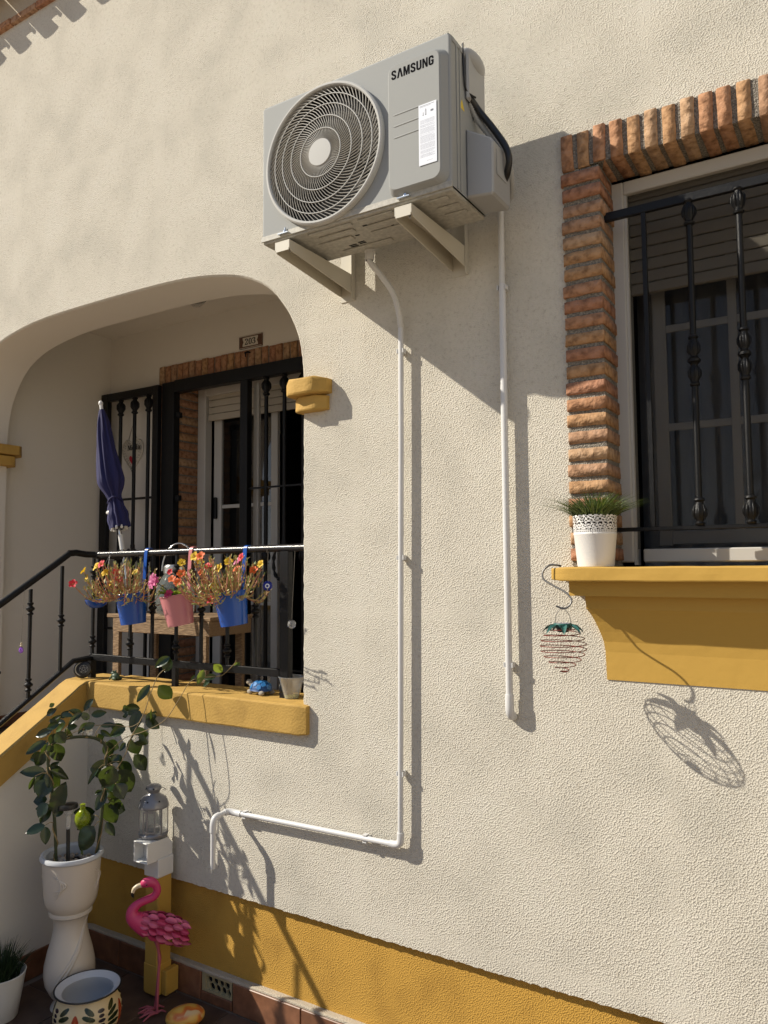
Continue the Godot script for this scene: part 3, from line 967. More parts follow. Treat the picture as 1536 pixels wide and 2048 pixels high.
func door(house: Node3D) -> void:
	var z := BACK_Z - 0.16
	var st := mb()
	box(st, Vector3(-4.145, PORCH_FLOOR, z - 0.07), Vector3(-4.065, 3.35, z), 0.004)
	box(st, Vector3(-2.70, PORCH_FLOOR, z - 0.07), Vector3(-2.62, 3.35, z), 0.004)
	box(st, Vector3(-4.065, 3.27, z - 0.07), Vector3(-2.70, 3.35, z - 0.001), 0.004)
	var d := put(st, "terrace_door", M.white_aluminium, house)
	slats(d, -4.06, -2.70, 3.27, 3.135, z - 0.03, 0.052, M.shutter)
	bx("shutter_bar", M.shutter, d, Vector3(-4.06, 3.085, z - 0.040), Vector3(-2.70, 3.133, z - 0.020), 0.004)
	for s in 1:
		var xa := -4.05
		var xb := -3.44
		var zz := z - 0.075 - 0.03 * s
		st = mb()
		box(st, Vector3(xa, 0.98, zz - 0.03), Vector3(xa + 0.075, 3.26, zz), 0.003)
		box(st, Vector3(xb - 0.06, 0.98, zz - 0.03), Vector3(xb, 3.26, zz), 0.003)
		box(st, Vector3(xa + 0.075, 3.19, zz - 0.03), Vector3(xb - 0.06, 3.26, zz - 0.001), 0.003)
		box(st, Vector3(xa + 0.075, 0.98, zz - 0.03), Vector3(xb - 0.06, 1.10, zz - 0.001), 0.003)
		for yy: float in [1.75, 2.45]:
			box(st, Vector3(xa + 0.075, yy - 0.013, zz - 0.02), Vector3(xb - 0.06, yy + 0.013, zz - 0.008), 0.002)
		put(st, "sash", M.white_aluminium, d)
		bx("pane", M.glass, d, Vector3(xa + 0.075, 1.10, zz - 0.0155), Vector3(xb - 0.06, 3.19, zz - 0.0145))
		if s == 0: bx("handle", M.black_iron, d, Vector3(xa + 0.022, 2.36, zz), Vector3(xa + 0.045, 2.52, zz + 0.028), 0.006)
	# the pale edge of the open fly door
	bx("fly_door_stile", M.white_aluminium, d, Vector3(-3.475, PORCH_FLOOR, BACK_Z - 0.05), Vector3(-3.43, 3.26, BACK_Z - 0.02), 0.004)
	bx("door_threshold", M.skirting0, d, Vector3(-4.14, PORCH_FLOOR - 0.01, -1.5), Vector3(-2.62, PORCH_FLOOR + 0.03, BACK_Z))

# ---------------------------------------------------------------- ironwork and stairs
func acorn(st: SurfaceTool, x: float, y: float, z: float, s: float, flip := false) -> void:
	# cast leaf-bud ornament, 10 cm tall at s = 1, fluted
	var prof := [Vector2(0.0, 0.0), Vector2(0.014, 0.0), Vector2(0.017, 0.006), Vector2(0.012, 0.012), Vector2(0.012, 0.016), Vector2(0.0195, 0.028), Vector2(0.0215, 0.042), Vector2(0.019, 0.058), Vector2(0.0135, 0.072), Vector2(0.013, 0.077), Vector2(0.0185, 0.083), Vector2(0.017, 0.089), Vector2(0.009, 0.094)]
	var b := Basis.from_scale(Vector3(s, s, s))
	if flip: b = Basis(Vector3.RIGHT, PI) * b
	lathe(st, prof, 14, Transform3D(b, Vector3(x, y, z)))
	for k in 7:
		var a := TAU * k / 7
		var d := Vector3(cos(a), 0, sin(a))
		var pts := PackedVector3Array()
		for q in [Vector2(0.0165, 0.020), Vector2(0.0215, 0.034), Vector2(0.0215, 0.052), Vector2(0.0155, 0.068)]:
			pts.append(Vector3(x, y, z) + b * (d * q.x + Vector3(0, q.y, 0)))
		tube(st, pts, [0.001 * s, 0.0042 * s, 0.0042 * s, 0.001 * s], 5)

func window_grille() -> void:
	var g := thing("window_grille", "black wrought-iron window grille with cast bud ornaments on its bars", "window grille", Vector3(-0.05, 2.0, -0.05))
	var z := -0.05
	var st := mb()
	box(st, Vector3(-0.760, 3.256, z - 0.009), Vector3(0.68, 3.288, z + 0.009), 0.002)
	put(st, "cross_rail", M.black_iron, g)
	st = mb()
	box(st, Vector3(-0.760, 2.118, z - 0.009), Vector3(0.68, 2.132, z + 0.009), 0.002)
	put(st, "cross_rail", M.black_iron, g)
	st = mb()
	box(st, Vector3(-0.008, 2.132, -0.008), Vector3(0.008, 3.256, 0.008), 0.001)
	var thin := mesh_of(st)
	st = mb()
	seg(st, Vector3(0, 2.132, 0), Vector3(0, 3.256, 0), 0.0105, 12)
	acorn(st, 0, 2.132, 0, 1.02)
	acorn(st, 0, 3.265, 0, 1.0, true)
	acorn(st, 0, 2.700, 0, 0.92)
	acorn(st, 0, 2.692, 0, 0.92, true)
	lathe(st, [Vector2(0.008, -0.012), Vector2(0.021, -0.004), Vector2(0.021, 0.004), Vector2(0.008, 0.012)], 14, Transform3D(Basis.IDENTITY, Vector3(0, 2.696, 0)))
	var fancy := mesh_of(st)
	inst(thin, "baluster", M.black_iron, g, Transform3D(Basis.IDENTITY, Vector3(-0.604, 0, z)))
	var x := -0.452
	while x < 0.55:
		inst(fancy, "baluster", M.black_iron, g, Transform3D(Basis(Vector3.UP, rng.randf() * TAU), Vector3(x, 0, z)))
		x += 0.1575
	inst(thin, "baluster", M.black_iron, g, Transform3D(Basis.IDENTITY, Vector3(0.62, 0, z)))

func knuckle(st: SurfaceTool, y: float) -> void:
	lathe(st, [Vector2(0.007, y - 0.034), Vector2(0.0155, y - 0.030), Vector2(0.016, y - 0.024), Vector2(0.010, y - 0.018), Vector2(0.011, y - 0.013), Vector2(0.0215, y - 0.004), Vector2(0.0215, y + 0.004), Vector2(0.011, y + 0.013), Vector2(0.010, y + 0.018), Vector2(0.016, y + 0.024), Vector2(0.0155, y + 0.030), Vector2(0.007, y + 0.034)], 14)

func railing() -> void:
	var z := -0.08
	var r := thing("balcony_railing", "black iron railing over the yellow parapet, bending down along the stair", "railing", Vector3(-2.9, 1.4, -0.08))
	var st := mb()
	tube(st, PackedVector3Array([Vector3(-2.105, 2.092, z), Vector3(-2.6, 2.088, z), Vector3(-3.10, 2.083, z), Vector3(-3.60, 2.078, z)]), 0.0175, 14)
	put(st, "handrail", M.worn_rail, r)
	st = mb()
	var p0 := Vector3(-3.60, 2.078, z)
	var slope := -0.655
	var top := smooth_path(PackedVector3Array([p0, Vector3(-3.622, 2.08, -0.02), Vector3(-3.622, 2.085, 0.075), Vector3(-3.622, 2.02, 0.175), Vector3(-3.622, 2.085 + slope * 0.9, 0.975), Vector3(-3.622, 2.085 + slope * 1.75, 1.825)]), 3)
	tube(st, top, 0.0175, 12)
	put(st, "stair_handrail", M.black_iron, r)
	st = mb()
	box(st, Vector3(-3.64, 1.497, z - 0.012), Vector3(-2.291, 1.533, z + 0.012), 0.002)
	put(st, "lower_rail", M.black_iron, r)
	# lower rail of the stair: a flat bar
	st = mb()
	var low := PackedVector3Array([Vector3(-3.622, 1.513, z), Vector3(-3.622, 1.505, 0.045), Vector3(-3.622, 1.43, 0.16), Vector3(-3.622, 1.515 + slope * 0.9, 0.945), Vector3(-3.622, 1.515 + slope * 1.75, 1.795)])
	tube(st, low, 0.020, 4, true, Vector2(1.0, 0.75))
	put(st, "lower_rail", M.black_iron, r)
	# balusters over the parapet: two knuckles and one knuckle in turn
	for t in 2:
		st = mb()
		box(st, Vector3(-0.0075, 0, -0.0075), Vector3(0.0075, 0.560, 0.0075), 0.0015)
		if t == 0:
			knuckle(st, 0.46)
			knuckle(st, 0.075)
		else:
			knuckle(st, 0.27)
		var me := mesh_of(st)
		var xs := [-3.321, -2.974, -2.623] if t == 0 else [-3.151, -2.798, -2.444]
		for x: float in xs: inst(me, "baluster", M.black_iron, r, Transform3D(Basis.IDENTITY, Vector3(x, 1.525, z)))
		if t == 0:
			# newel at the bend, standing on the coping
			inst(me, "baluster", M.black_iron, r, Transform3D(Basis.IDENTITY, Vector3(-3.622, 1.525, z + 0.005)))
			bx("foot_post", M.black_iron, r, Vector3(-3.636, 1.38, z - 0.012), Vector3(-3.608, 1.50, z + 0.022))
		var zs := [0.304, 0.65, 1.0, 1.35, 1.68] if t == 0 else [0.124, 0.478, 0.82, 1.18, 1.52]
		for q: float in zs:
			inst(me, "baluster", M.black_iron, r, Transform3D(Basis.IDENTITY, Vector3(-3.622, 1.505 + slope * (q - 0.05), q)))
	bx("end_post", M.black_iron, r, Vector3(-2.290, 1.40, z - 0.025), Vector3(-2.238, 2.075, z + 0.012), 0.003)
	bx("foot_post", M.black_iron, r, Vector3(-2.99, 1.398, z - 0.012), Vector3(-2.964, 1.50, z + 0.012))

func stair() -> void:
	var s := thing("staircase", "stair with cream parapet and sloping yellow coping climbing to the porch", "staircase", Vector3(-3.9, 0, 1.0))
	# parapet wall, profile in z, y
	var m := -0.623
	var top_at := func(z: float) -> float: return 1.384 + m * (z - 0.047)
	var X := Transform3D(Basis(Vector3(0, 0, 1), Vector3(0, 1, 0), Vector3(-1, 0, 0)), Vector3.ZERO)  # local x -> world z, local z -> world -x
	var st := mb()
	prism(st, PackedVector2Array([Vector2(-0.02, 0.0), Vector2(2.12, 0.0), Vector2(2.12, top_at.call(2.12) - 0.06), Vector2(0.05, 1.26), Vector2(-0.02, 1.26)]), 3.545, 3.70, X)
	put(st, "parapet", M.smooth_plaster, s)
	st = mb()
	var c := PackedVector2Array([Vector2(-0.03, 1.272), Vector2(0.018, 1.264), Vector2(2.14, top_at.call(2.14) - 0.135), Vector2(2.14, top_at.call(2.14)), Vector2(0.10, top_at.call(0.10) + 0.002), Vector2(0.06, top_at.call(0.06) + 0.004), Vector2(0.02, 1.400), Vector2(-0.03, 1.404), Vector2(-0.22, 1.403), Vector2(-0.22, 1.272)])
	prism(st, c, 3.5305, 3.722, X, 0.008)
	put(st, "stair_coping", M.yellow_paint, s)
	for k in 6:
		var y := PORCH_FLOOR - 0.158 * (k + 1)
		var z0 := 0.003 + 0.262 * k
		var t := bx("step", M["skirting%d" % (k % 3)], s, Vector3(-4.84, 0.0 if k == 5 else y - 0.3, z0), Vector3(-3.703, y + 0.158 - 0.16, z0 + 0.262), 0.004)
	bx("stair_skirting", M.skirting1, s, Vector3(-3.5445, 0.0, 0.012), Vector3(-3.532, 0.125, 2.1), 0.003)

func door_grille() -> void:
	var z := BACK_Z + 0.05
	var g := thing("door_grille", "black iron security grille framing the porch door, closed leaf on one side", "security grille", Vector3(-3.6, PORCH_FLOOR, z))
	bx("frame_post", M.black_iron, g, Vector3(-4.265, PORCH_FLOOR, z - 0.03), Vector3(-4.14, 3.345, z + 0.03), 0.003)
	bx("top_beam", M.black_iron, g, Vector3(-4.14, 3.262, z - 0.03), Vector3(-2.42, 3.352, z + 0.03), 0.003)
	bx("frame_post", M.black_iron, g, Vector3(-3.512, PORCH_FLOOR, z - 0.025), Vector3(-3.445, 3.262, z + 0.025), 0.003)
	bx("frame_post", M.black_iron, g, Vector3(-2.50, PORCH_FLOOR, z - 0.025), Vector3(-2.44, 3.262, z + 0.025), 0.003)
	for y: float in [1.35, 2.528]: bx("cross_bar", M.black_iron, g, Vector3(-3.445, y - 0.006, z - 0.006), Vector3(-2.50, y + 0.006, z + 0.006))
	for y: float in [3.10, 2.50, 1.6]: bx("latch", M.black_iron, g, Vector3(-4.139, y - 0.02, z - 0.02), Vector3(-4.10, y + 0.02, z + 0.015), 0.003)
	for x: float in [-3.300, -3.145, -2.99, -2.83, -2.67]: grille_bar(g, x, z, 3.262)
	var leaf := thing("gate_leaf", "open black iron gate leaf folded flat against the porch wall", "gate", Vector3(-4.55, PORCH_FLOOR, z + 0.02))
	var zl := z + 0.045
	bx("frame_post", M.black_iron, leaf, Vector3(-4.895, 1.0, zl - 0.02), Vector3(-4.818, 3.33, zl + 0.02), 0.003)
	bx("frame_post", M.black_iron, leaf, Vector3(-4.325, 1.0, zl - 0.02), Vector3(-4.268, 3.33, zl + 0.02), 0.003)
	bx("top_beam", M.black_iron, leaf, Vector3(-4.818, 3.27, zl - 0.019), Vector3(-4.325, 3.329, zl + 0.019), 0.003)
	bx("bottom_beam", M.black_iron, leaf, Vector3(-4.818, 1.0, zl - 0.019), Vector3(-4.325, 1.05, zl + 0.019), 0.003)
	bx("cross_bar", M.black_iron, leaf, Vector3(-4.818, 2.505, zl - 0.006), Vector3(-4.325, 2.522, zl + 0.006))
	bx("cross_bar", M.black_iron, leaf, Vector3(-4.818, 1.55, zl - 0.006), Vector3(-4.325, 1.567, zl + 0.006))
	for x: float in [-4.69, -4.535, -4.385]: grille_bar(leaf, x, zl, 3.27)
	for q in [[leaf, -4.535, zl], [g, -3.145, z]]: scroll(q[0], q[1], q[2])

func grille_bar(parent: Node3D, x: float, z: float, top: float) -> void:
	var st := mb()
	seg(st, Vector3(x, 1.03, z), Vector3(x, top, z), 0.0135, 8)
	acorn(st, x, top + 0.002, z, 1.35, true)
	acorn(st, x, 2.02, z, 1.25)
	put(st, "bar", M.black_iron, parent)

func scroll(parent: Node3D, x: float, z: float) -> void:
	# cast rosette with two leafy C-scrolls
	var st := mb()
	for s: float in [-1.0, 1.0]:
		var pts := PackedVector3Array()
		var rr := []
		for i in 22:
			var a := -2.2 + 4.4 * i / 21.0
			pts.append(Vector3(x + s * (0.030 + 0.05 * cos(a)), 2.03 + 0.105 * sin(a), z + 0.01))
			rr.append(0.010 + 0.004 * sin(i * 2.2))
		tube(st, pts, rr, 6)
		ball(st, Vector3(x + s * 0.09, 2.12, z + 0.01), Vector3(0.026, 0.014, 0.012), 8)
	ball(st, Vector3(x, 2.03, z), Vector3(0.024, 0.09, 0.02), 10)
	ball(st, Vector3(x, 2.16, z), Vector3(0.02, 0.035, 0.016), 10)
	put(st, "scroll_ornament", M.black_iron, parent)

# ---------------------------------------------------------------- air conditioner
const AF := 0.43      # front of the casing
const AB := 0.15      # its back
const AX0 := -1.972
const AX1 := -1.125
const AY0 := 3.298
const AY1 := 3.850

func air_conditioner() -> void:
	var a := thing("air_conditioner", "light grey outdoor air-conditioning unit with round fan grille high on the wall", "air conditioner", Vector3(-1.55, AY0, 0.29))
	var cx := -1.663
	var cy := 3.562
	var R := 0.262
	# casing: front sheet with a round hole, rounded vertical edges, sides, top
	var st := mb()
	var e := 0.010
	var x0 := AX0 + e; var x1 := AX1 - e; var y0 := AY0; var y1 := AY1 - e
	var xm := cx + 0.283
	st.set_smooth_group(-1)
	var n := 96
	var onrect := func(t: float) -> Vector2:
		var d := Vector2(cos(t), sin(t))
		var k := 1e9
		if d.x > 1e-6: k = minf(k, (xm - cx) / d.x)
		if d.x < -1e-6: k = minf(k, (x0 - cx) / d.x)
		if d.y > 1e-6: k = minf(k, (y1 - cy) / d.y)
		if d.y < -1e-6: k = minf(k, (y0 - cy) / d.y)
		return Vector2(cx, cy) + d * k
	var angs := []
	for i in n: angs.append(TAU * i / n)
	for c in [Vector2(xm, y1), Vector2(x0, y1), Vector2(x0, y0), Vector2(xm, y0)]: angs.append(fposmod((c - Vector2(cx, cy)).angle(), TAU))
	angs.sort()
	for i in angs.size():
		var t0: float = angs[i]
		var t1: float = angs[(i + 1) % angs.size()]
		var p: Vector2 = onrect.call(t0)
		var q: Vector2 = onrect.call(t1)
		var a0 := Vector3(cx + cos(t0) * R, cy + sin(t0) * R, AF)
		var a1 := Vector3(cx + cos(t1) * R, cy + sin(t1) * R, AF)
		quad(st, a0, Vector3(p.x, p.y, AF), Vector3(q.x, q.y, AF), a1)
		# shroud wall behind the hole
		quad(st, a1, Vector3(a1.x, a1.y, AF - 0.11), Vector3(a0.x, a0.y, AF - 0.11), a0)
	quad(st, Vector3(xm, y0, AF), Vector3(x1, y0, AF), Vector3(x1, y1, AF), Vector3(xm, y1, AF))
	# rounded left, right and top edges
	sg += 1
	st.set_smooth_group(sg)
	for i in 5:
		var t0 := PI / 2 * i / 5
		var t1 := PI / 2 * (i + 1) / 5
		quad(st, Vector3(x1 + e * sin(t0), y0, AF - e + e * cos(t0)), Vector3(x1 + e * sin(t1), y0, AF - e + e * cos(t1)), Vector3(x1 + e * sin(t1), y1, AF - e + e * cos(t1)), Vector3(x1 + e * sin(t0), y1, AF - e + e * cos(t0)))
		quad(st, Vector3(x0 - e * sin(t1), y0, AF - e + e * cos(t1)), Vector3(x0 - e * sin(t0), y0, AF - e + e * cos(t0)), Vector3(x0 - e * sin(t0), y1, AF - e + e * cos(t0)), Vector3(x0 - e * sin(t1), y1, AF - e + e * cos(t1)))
		quad(st, Vector3(x0, y1 + e * sin(t0), AF - e + e * cos(t0)), Vector3(x1, y1 + e * sin(t0), AF - e + e * cos(t0)), Vector3(x1, y1 + e * sin(t1), AF - e + e * cos(t1)), Vector3(x0, y1 + e * sin(t1), AF - e + e * cos(t1)))
	st.set_smooth_group(-1)
	quad(st, Vector3(AX0, y0, AB), Vector3(AX0, y0, AF - e), Vector3(AX0, y1, AF - e), Vector3(AX0, y1, AB))
	quad(st, Vector3(AX1, y0, AF - e), Vector3(AX1, y0, AB), Vector3(AX1, y1, AB), Vector3(AX1, y1, AF - e))
	quad(st, Vector3(x0, AY1, AF - e), Vector3(x1, AY1, AF - e), Vector3(x1, AY1, AB), Vector3(x0, AY1, AB))
	quad(st, Vector3(x0, AY1, AB), Vector3(x0, AY1, AF - e), Vector3(AX0, y1, AF - e), Vector3(AX0, y1, AB))
	quad(st, Vector3(x1, AY1, AF - e), Vector3(x1, AY1, AB), Vector3(AX1, y1, AB), Vector3(AX1, y1, AF - e))
	quad(st, Vector3(AX1, AY0, AB), Vector3(AX0, AY0, AB), Vector3(AX0, AY1 - e, AB), Vector3(AX1, AY1 - e, AB))
	for s in [x0, x1]:
		st.add_vertex(Vector3(s, y1, AF)); st.add_vertex(Vector3(s, AY1, AF - e)); st.add_vertex(Vector3(AX0 if s == x0 else AX1, y1, AF - e))
	var casing := put(st, "casing", M.ac_paint, a)
	# lip of the top cover and the seam at the right corner
	st = mb()
	box(st, Vector3(AX1 + 0.0002, AY0 + 0.004, AF - 0.048), Vector3(AX1 + 0.0035, AY1 - 0.02, AF - 0.040), 0.001)
	box(st, Vector3(AX1 + 0.0002, AY0 + 0.004, AF - 0.072), Vector3(AX1 + 0.003, AY1 - 0.02, AF - 0.066), 0.001)
	box(st, Vector3(AX1 + 0.0002, AY1 - 0.030, AB), Vector3(AX1 + 0.003, AY1 - 0.012, AF - 0.012), 0.001)
	put(st, "side_flange", M.ac_paint, a)
	# shroud ring standing proud
	st = mb()
	var G := Transform3D(Basis(Vector3.RIGHT, PI / 2), Vector3(cx, cy, AF))   # lathe axis y -> world z
	lathe(st, [Vector2(0.272, 0.0005), Vector2(0.272, 0.012), Vector2(0.2705, 0.020), Vector2(0.266, 0.024), Vector2(0.2605, 0.024), Vector2(0.257, 0.020), Vector2(0.256, -0.004)], 96, G)
	put(st, "grille_ring", M.ac_cap, a)
	# dark inside with the fan
	st = mb()
	lathe(st, [Vector2(0.0, -0.105), Vector2(0.2615, -0.105)], 64, G)
	lathe(st, [Vector2(0.2612, -0.106), Vector2(0.2612, -0.004)], 64, G)
	put(st, "fan_housing", M.ac_dark, a)
	st = mb()
	for k in 3:
		var b0 := TAU * k / 3 + 0.5
		sg += 1
		st.set_smooth_group(sg)
		for i in 8:
			for j in 8:
				var P := func(u: float, v: float) -> Vector3:
					var r := lerpf(0.045, 0.235, u)
					var t := b0 + lerpf(-0.15, 1.35, v) - 0.5 * u
					return Vector3(cx + cos(t) * r, cy + sin(t) * r, AF - 0.085 + 0.055 * v + 0.01 * sin(u * PI))
				quad(st, P.call(i / 8.0, j / 8.0), P.call((i + 1) / 8.0, j / 8.0), P.call((i + 1) / 8.0, (j + 1) / 8.0), P.call(i / 8.0, (j + 1) / 8.0))
	lathe(st, [Vector2(0.055, -0.10), Vector2(0.055, -0.03), Vector2(0.045, -0.02), Vector2(0.0, -0.018)], 24, G)
	put(st, "fan", M.ac_blade, a)
	# grille: swirling spokes and concentric rings, bowed outwards
	var bow := func(r: float) -> float: return AF + 0.012 + 0.016 * (1.0 - r * r / 0.0686)
	st = mb()
	var ns := 76
	for k in ns:
		var t0 := TAU * k / ns
		var pts := PackedVector3Array()
		for i in 8:
			var u := i / 7.0
			var r := lerpf(0.050, 0.259, u)
			var t := t0 + 0.95 * pow(u, 1.25)
			pts.append(Vector3(cx + cos(t) * r, cy + sin(t) * r, bow.call(r)))
		tube(st, pts, 0.0017, 4, false)
		# each spoke is a blade with some depth
		for i in 7:
			st.set_smooth_group(-1)
			quad(st, pts[i], pts[i + 1], pts[i + 1] - Vector3(0, 0, 0.005), pts[i] - Vector3(0, 0, 0.005))
	stuff(put(st, "grille_spokes", M.ac_grille, a))
	for r: float in [0.093, 0.141, 0.187, 0.227]:
		st = mb()
		var pts := PackedVector3Array()
		for i in 73:
			var t := TAU * i / 72
			pts.append(Vector3(cx + cos(t) * r, cy + sin(t) * r, bow.call(r) + 0.0015))
		tube(st, pts, 0.0021, 6, false)
		put(st, "grille_hoop", M.ac_cap, a)
	st = mb()
	lathe(st, [Vector2(0.0525, 0.020), Vector2(0.0525, 0.029), Vector2(0.051, 0.0315), Vector2(0.0, 0.033)], 48, G)
	put(st, "grille_cap", M.ac_cap, a)
	# raised service panel on the right
	st = mb()
	var o := round_rect(-1.374, 3.310, -1.134, 3.797, 0.036, 6)
	var inn := PackedVector2Array()
	for p in round_rect(-1.358, 3.326, -1.156, 3.783, 0.030, 6): inn.append(p)
	var zt := AF + 0.028
	sg += 1
	for i in o.size():
		var j := (i + 1) % o.size()
		st.set_smooth_group(-1 if o[i].distance_to(o[j]) > 0.05 else sg)
		quad(st, Vector3(o[i].x, o[i].y, AF + 0.0005), Vector3(o[j].x, o[j].y, AF + 0.0005), Vector3(lerpf(o[j].x, inn[j].x, 0.7), lerpf(o[j].y, inn[j].y, 0.7), zt - 0.005), Vector3(lerpf(o[i].x, inn[i].x, 0.7), lerpf(o[i].y, inn[i].y, 0.7), zt - 0.005))
		quad(st, Vector3(lerpf(o[i].x, inn[i].x, 0.7), lerpf(o[i].y, inn[i].y, 0.7), zt - 0.005), Vector3(lerpf(o[j].x, inn[j].x, 0.7), lerpf(o[j].y, inn[j].y, 0.7), zt - 0.005), Vector3(inn[j].x, inn[j].y, zt), Vector3(inn[i].x, inn[i].y, zt))
		st.set_smooth_group(-1)
		tri(st, Vector3(-1.258, 3.555, zt), Vector3(inn[i].x, inn[i].y, zt), Vector3(inn[j].x, inn[j].y, zt))
	put(st, "service_panel", M.ac_panel, a)
	for y: float in [3.598, 3.556, 3.514]:
		st = mb()
		tube(st, PackedVector3Array([Vector3(-1.340, y, zt - 0.0040), Vector3(-1.330, y, zt - 0.0028), Vector3(-1.185, y + 0.002, zt - 0.0028), Vector3(-1.174, y + 0.002, zt - 0.0040)]), 0.0045, 10)
		put(st, "panel_rib", M.ac_panel, a)
	sticker(a, zt)
	logo(a, zt)
	# hand hold on the side
	st = mb()
	sg += 1
	var gw := [Vector3(AX1, 3.655, 0.318), Vector3(AX1, 3.80, 0.325), Vector3(AX1, 3.855, 0.29), Vector3(AX1, 3.852, 0.19), Vector3(AX1, 3.80, 0.165), Vector3(AX1, 3.64, 0.165)]
	ball(st, Vector3(AX1 - 0.004, 3.835, 0.245), Vector3(0.036, 0.040, 0.085), 18)
	put(st, "hand_hold", M.ac_cover, a)
	st = mb()
	box(st, Vector3(AX1 + 0.0006, 3.66, 0.175), Vector3(AX1 + 0.016, 3.835, 0.322), 0.012)
	put(st, "hand_hold", M.ac_cover, a)
	# valve cover box
	st = mb()
	prism(st, PackedVector2Array([Vector2(AX1 + 0.0005, 3.300), Vector2(-1.030, 3.288), Vector2(-1.022, 3.296), Vector2(-1.020, 3.478), Vector2(-1.030, 3.494), Vector2(AX1 + 0.0005, 3.552)]), 0.17, 0.318, Transform3D.IDENTITY, 0.006)
	put(st, "valve_cover", M.ac_cover, a)
	st = mb()
	box(st, Vector3(-1.0197, 3.37, 0.205), Vector3(-1.0190, 3.46, 0.29))
	put(st, "valve_sticker", M.grey_hose, a)
	st = mb()
	prism(st, PackedVector2Array([Vector2(-0.020, -0.017), Vector2(0.020, -0.017), Vector2(0, 0.018)]), 0, 0.0006, Transform3D(Basis(Vector3.UP, PI / 2), Vector3(AX1 + 0.0005, 3.628, 0.345)))
	put(st, "warning_sticker", M.warning_yellow, a)
	# underside: pressed base pan with ribs, feet, and slots as painted dark patches
	st = mb()
	box(st, Vector3(AX0 + 0.004, AY0 - 0.014, AB + 0.004), Vector3(AX1 - 0.004, AY0 + 0.0005, AF - 0.004), 0.003)
	box(st, Vector3(AX0 - 0.001, AY0 - 0.006, AF - 0.004), Vector3(AX1 + 0.001, AY0 + 0.016, AF + 0.003), 0.001)
	for q in [[-1.76, -1.56, 0.385, 0.41], [-1.74, -1.58, 0.335, 0.365], [-1.53, -1.38, 0.375, 0.41], [-1.52, -1.39, 0.33, 0.355], [-1.78, -1.62, 0.28, 0.315], [-1.54, -1.40, 0.265, 0.30], [-1.73, -1.50, 0.19, 0.215], [-1.235, -1.16, 0.37, 0.40], [-1.235, -1.15, 0.31, 0.335], [-1.235, -1.15, 0.25, 0.275], [-1.93, -1.905, 0.18, 0.39]]:
		box(st, Vector3(q[0], AY0 - 0.020, q[2]), Vector3(q[1], AY0 - 0.0135, q[3]), 0.006)
	put(st, "base_pan", M.galvanised, a)
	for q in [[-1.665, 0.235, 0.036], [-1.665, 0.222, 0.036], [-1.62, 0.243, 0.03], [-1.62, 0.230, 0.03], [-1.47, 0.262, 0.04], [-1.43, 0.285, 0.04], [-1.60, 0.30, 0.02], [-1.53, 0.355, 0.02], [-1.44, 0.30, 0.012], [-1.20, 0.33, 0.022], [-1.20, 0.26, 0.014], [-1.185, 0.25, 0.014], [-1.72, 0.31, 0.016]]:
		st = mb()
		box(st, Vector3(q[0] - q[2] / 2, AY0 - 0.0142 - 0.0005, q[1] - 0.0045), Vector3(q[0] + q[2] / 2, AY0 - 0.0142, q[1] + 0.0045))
		put(st, "drain_slot_shade", M.gap_shade, a)  # thin dark patch painting the shade of a slot; the pan is uncut
	# cable and grey conduit looping out of the side
	var c := thing("power_cable", "black cable and grey corrugated conduit looping from the air conditioner's side", "cable", Vector3(-1.05, 3.45, 0.25))
	st = mb()
	tube(st, smooth_path(PackedVector3Array([Vector3(AX1 + 0.002, 3.86, 0.335), Vector3(AX1 + 0.006, 3.74, 0.336), Vector3(AX1 + 0.008, 3.69, 0.32), Vector3(AX1 + 0.03, 3.672, 0.29)]), 6), 0.0035, 6)
	tube(st, smooth_path(PackedVector3Array([Vector3(AX1 + 0.006, 3.682, 0.30), Vector3(-1.098, 3.640, 0.262), Vector3(-1.050, 3.565, 0.24), Vector3(-1.008, 3.49, 0.235), Vector3(-0.997, 3.44, 0.232), Vector3(-1.012, 3.402, 0.215), Vector3(-1.035, 3.39, 0.19)]), 8), 0.0125, 10)
	put(st, "cable", M.cable_black, c)
	st = mb()
	var path := smooth_path(PackedVector3Array([Vector3(AX1 + 0.004, 3.665, 0.285), Vector3(-1.108, 3.615, 0.245), Vector3(-1.068, 3.55, 0.215), Vector3(-1.028, 3.48, 0.20), Vector3(-1.014, 3.43, 0.18), Vector3(-1.03, 3.38, 0.13), Vector3(-1.07, 3.36, 0.09), Vector3(-1.115, 3.37, 0.06)]), 14)
	var rr := []
	for i in path.size(): rr.append(0.0115 + 0.0014 * (1.0 if i % 2 == 0 else -1.0))
	tube(st, path, rr, 10)
	put(st, "conduit", M.grey_hose, c)

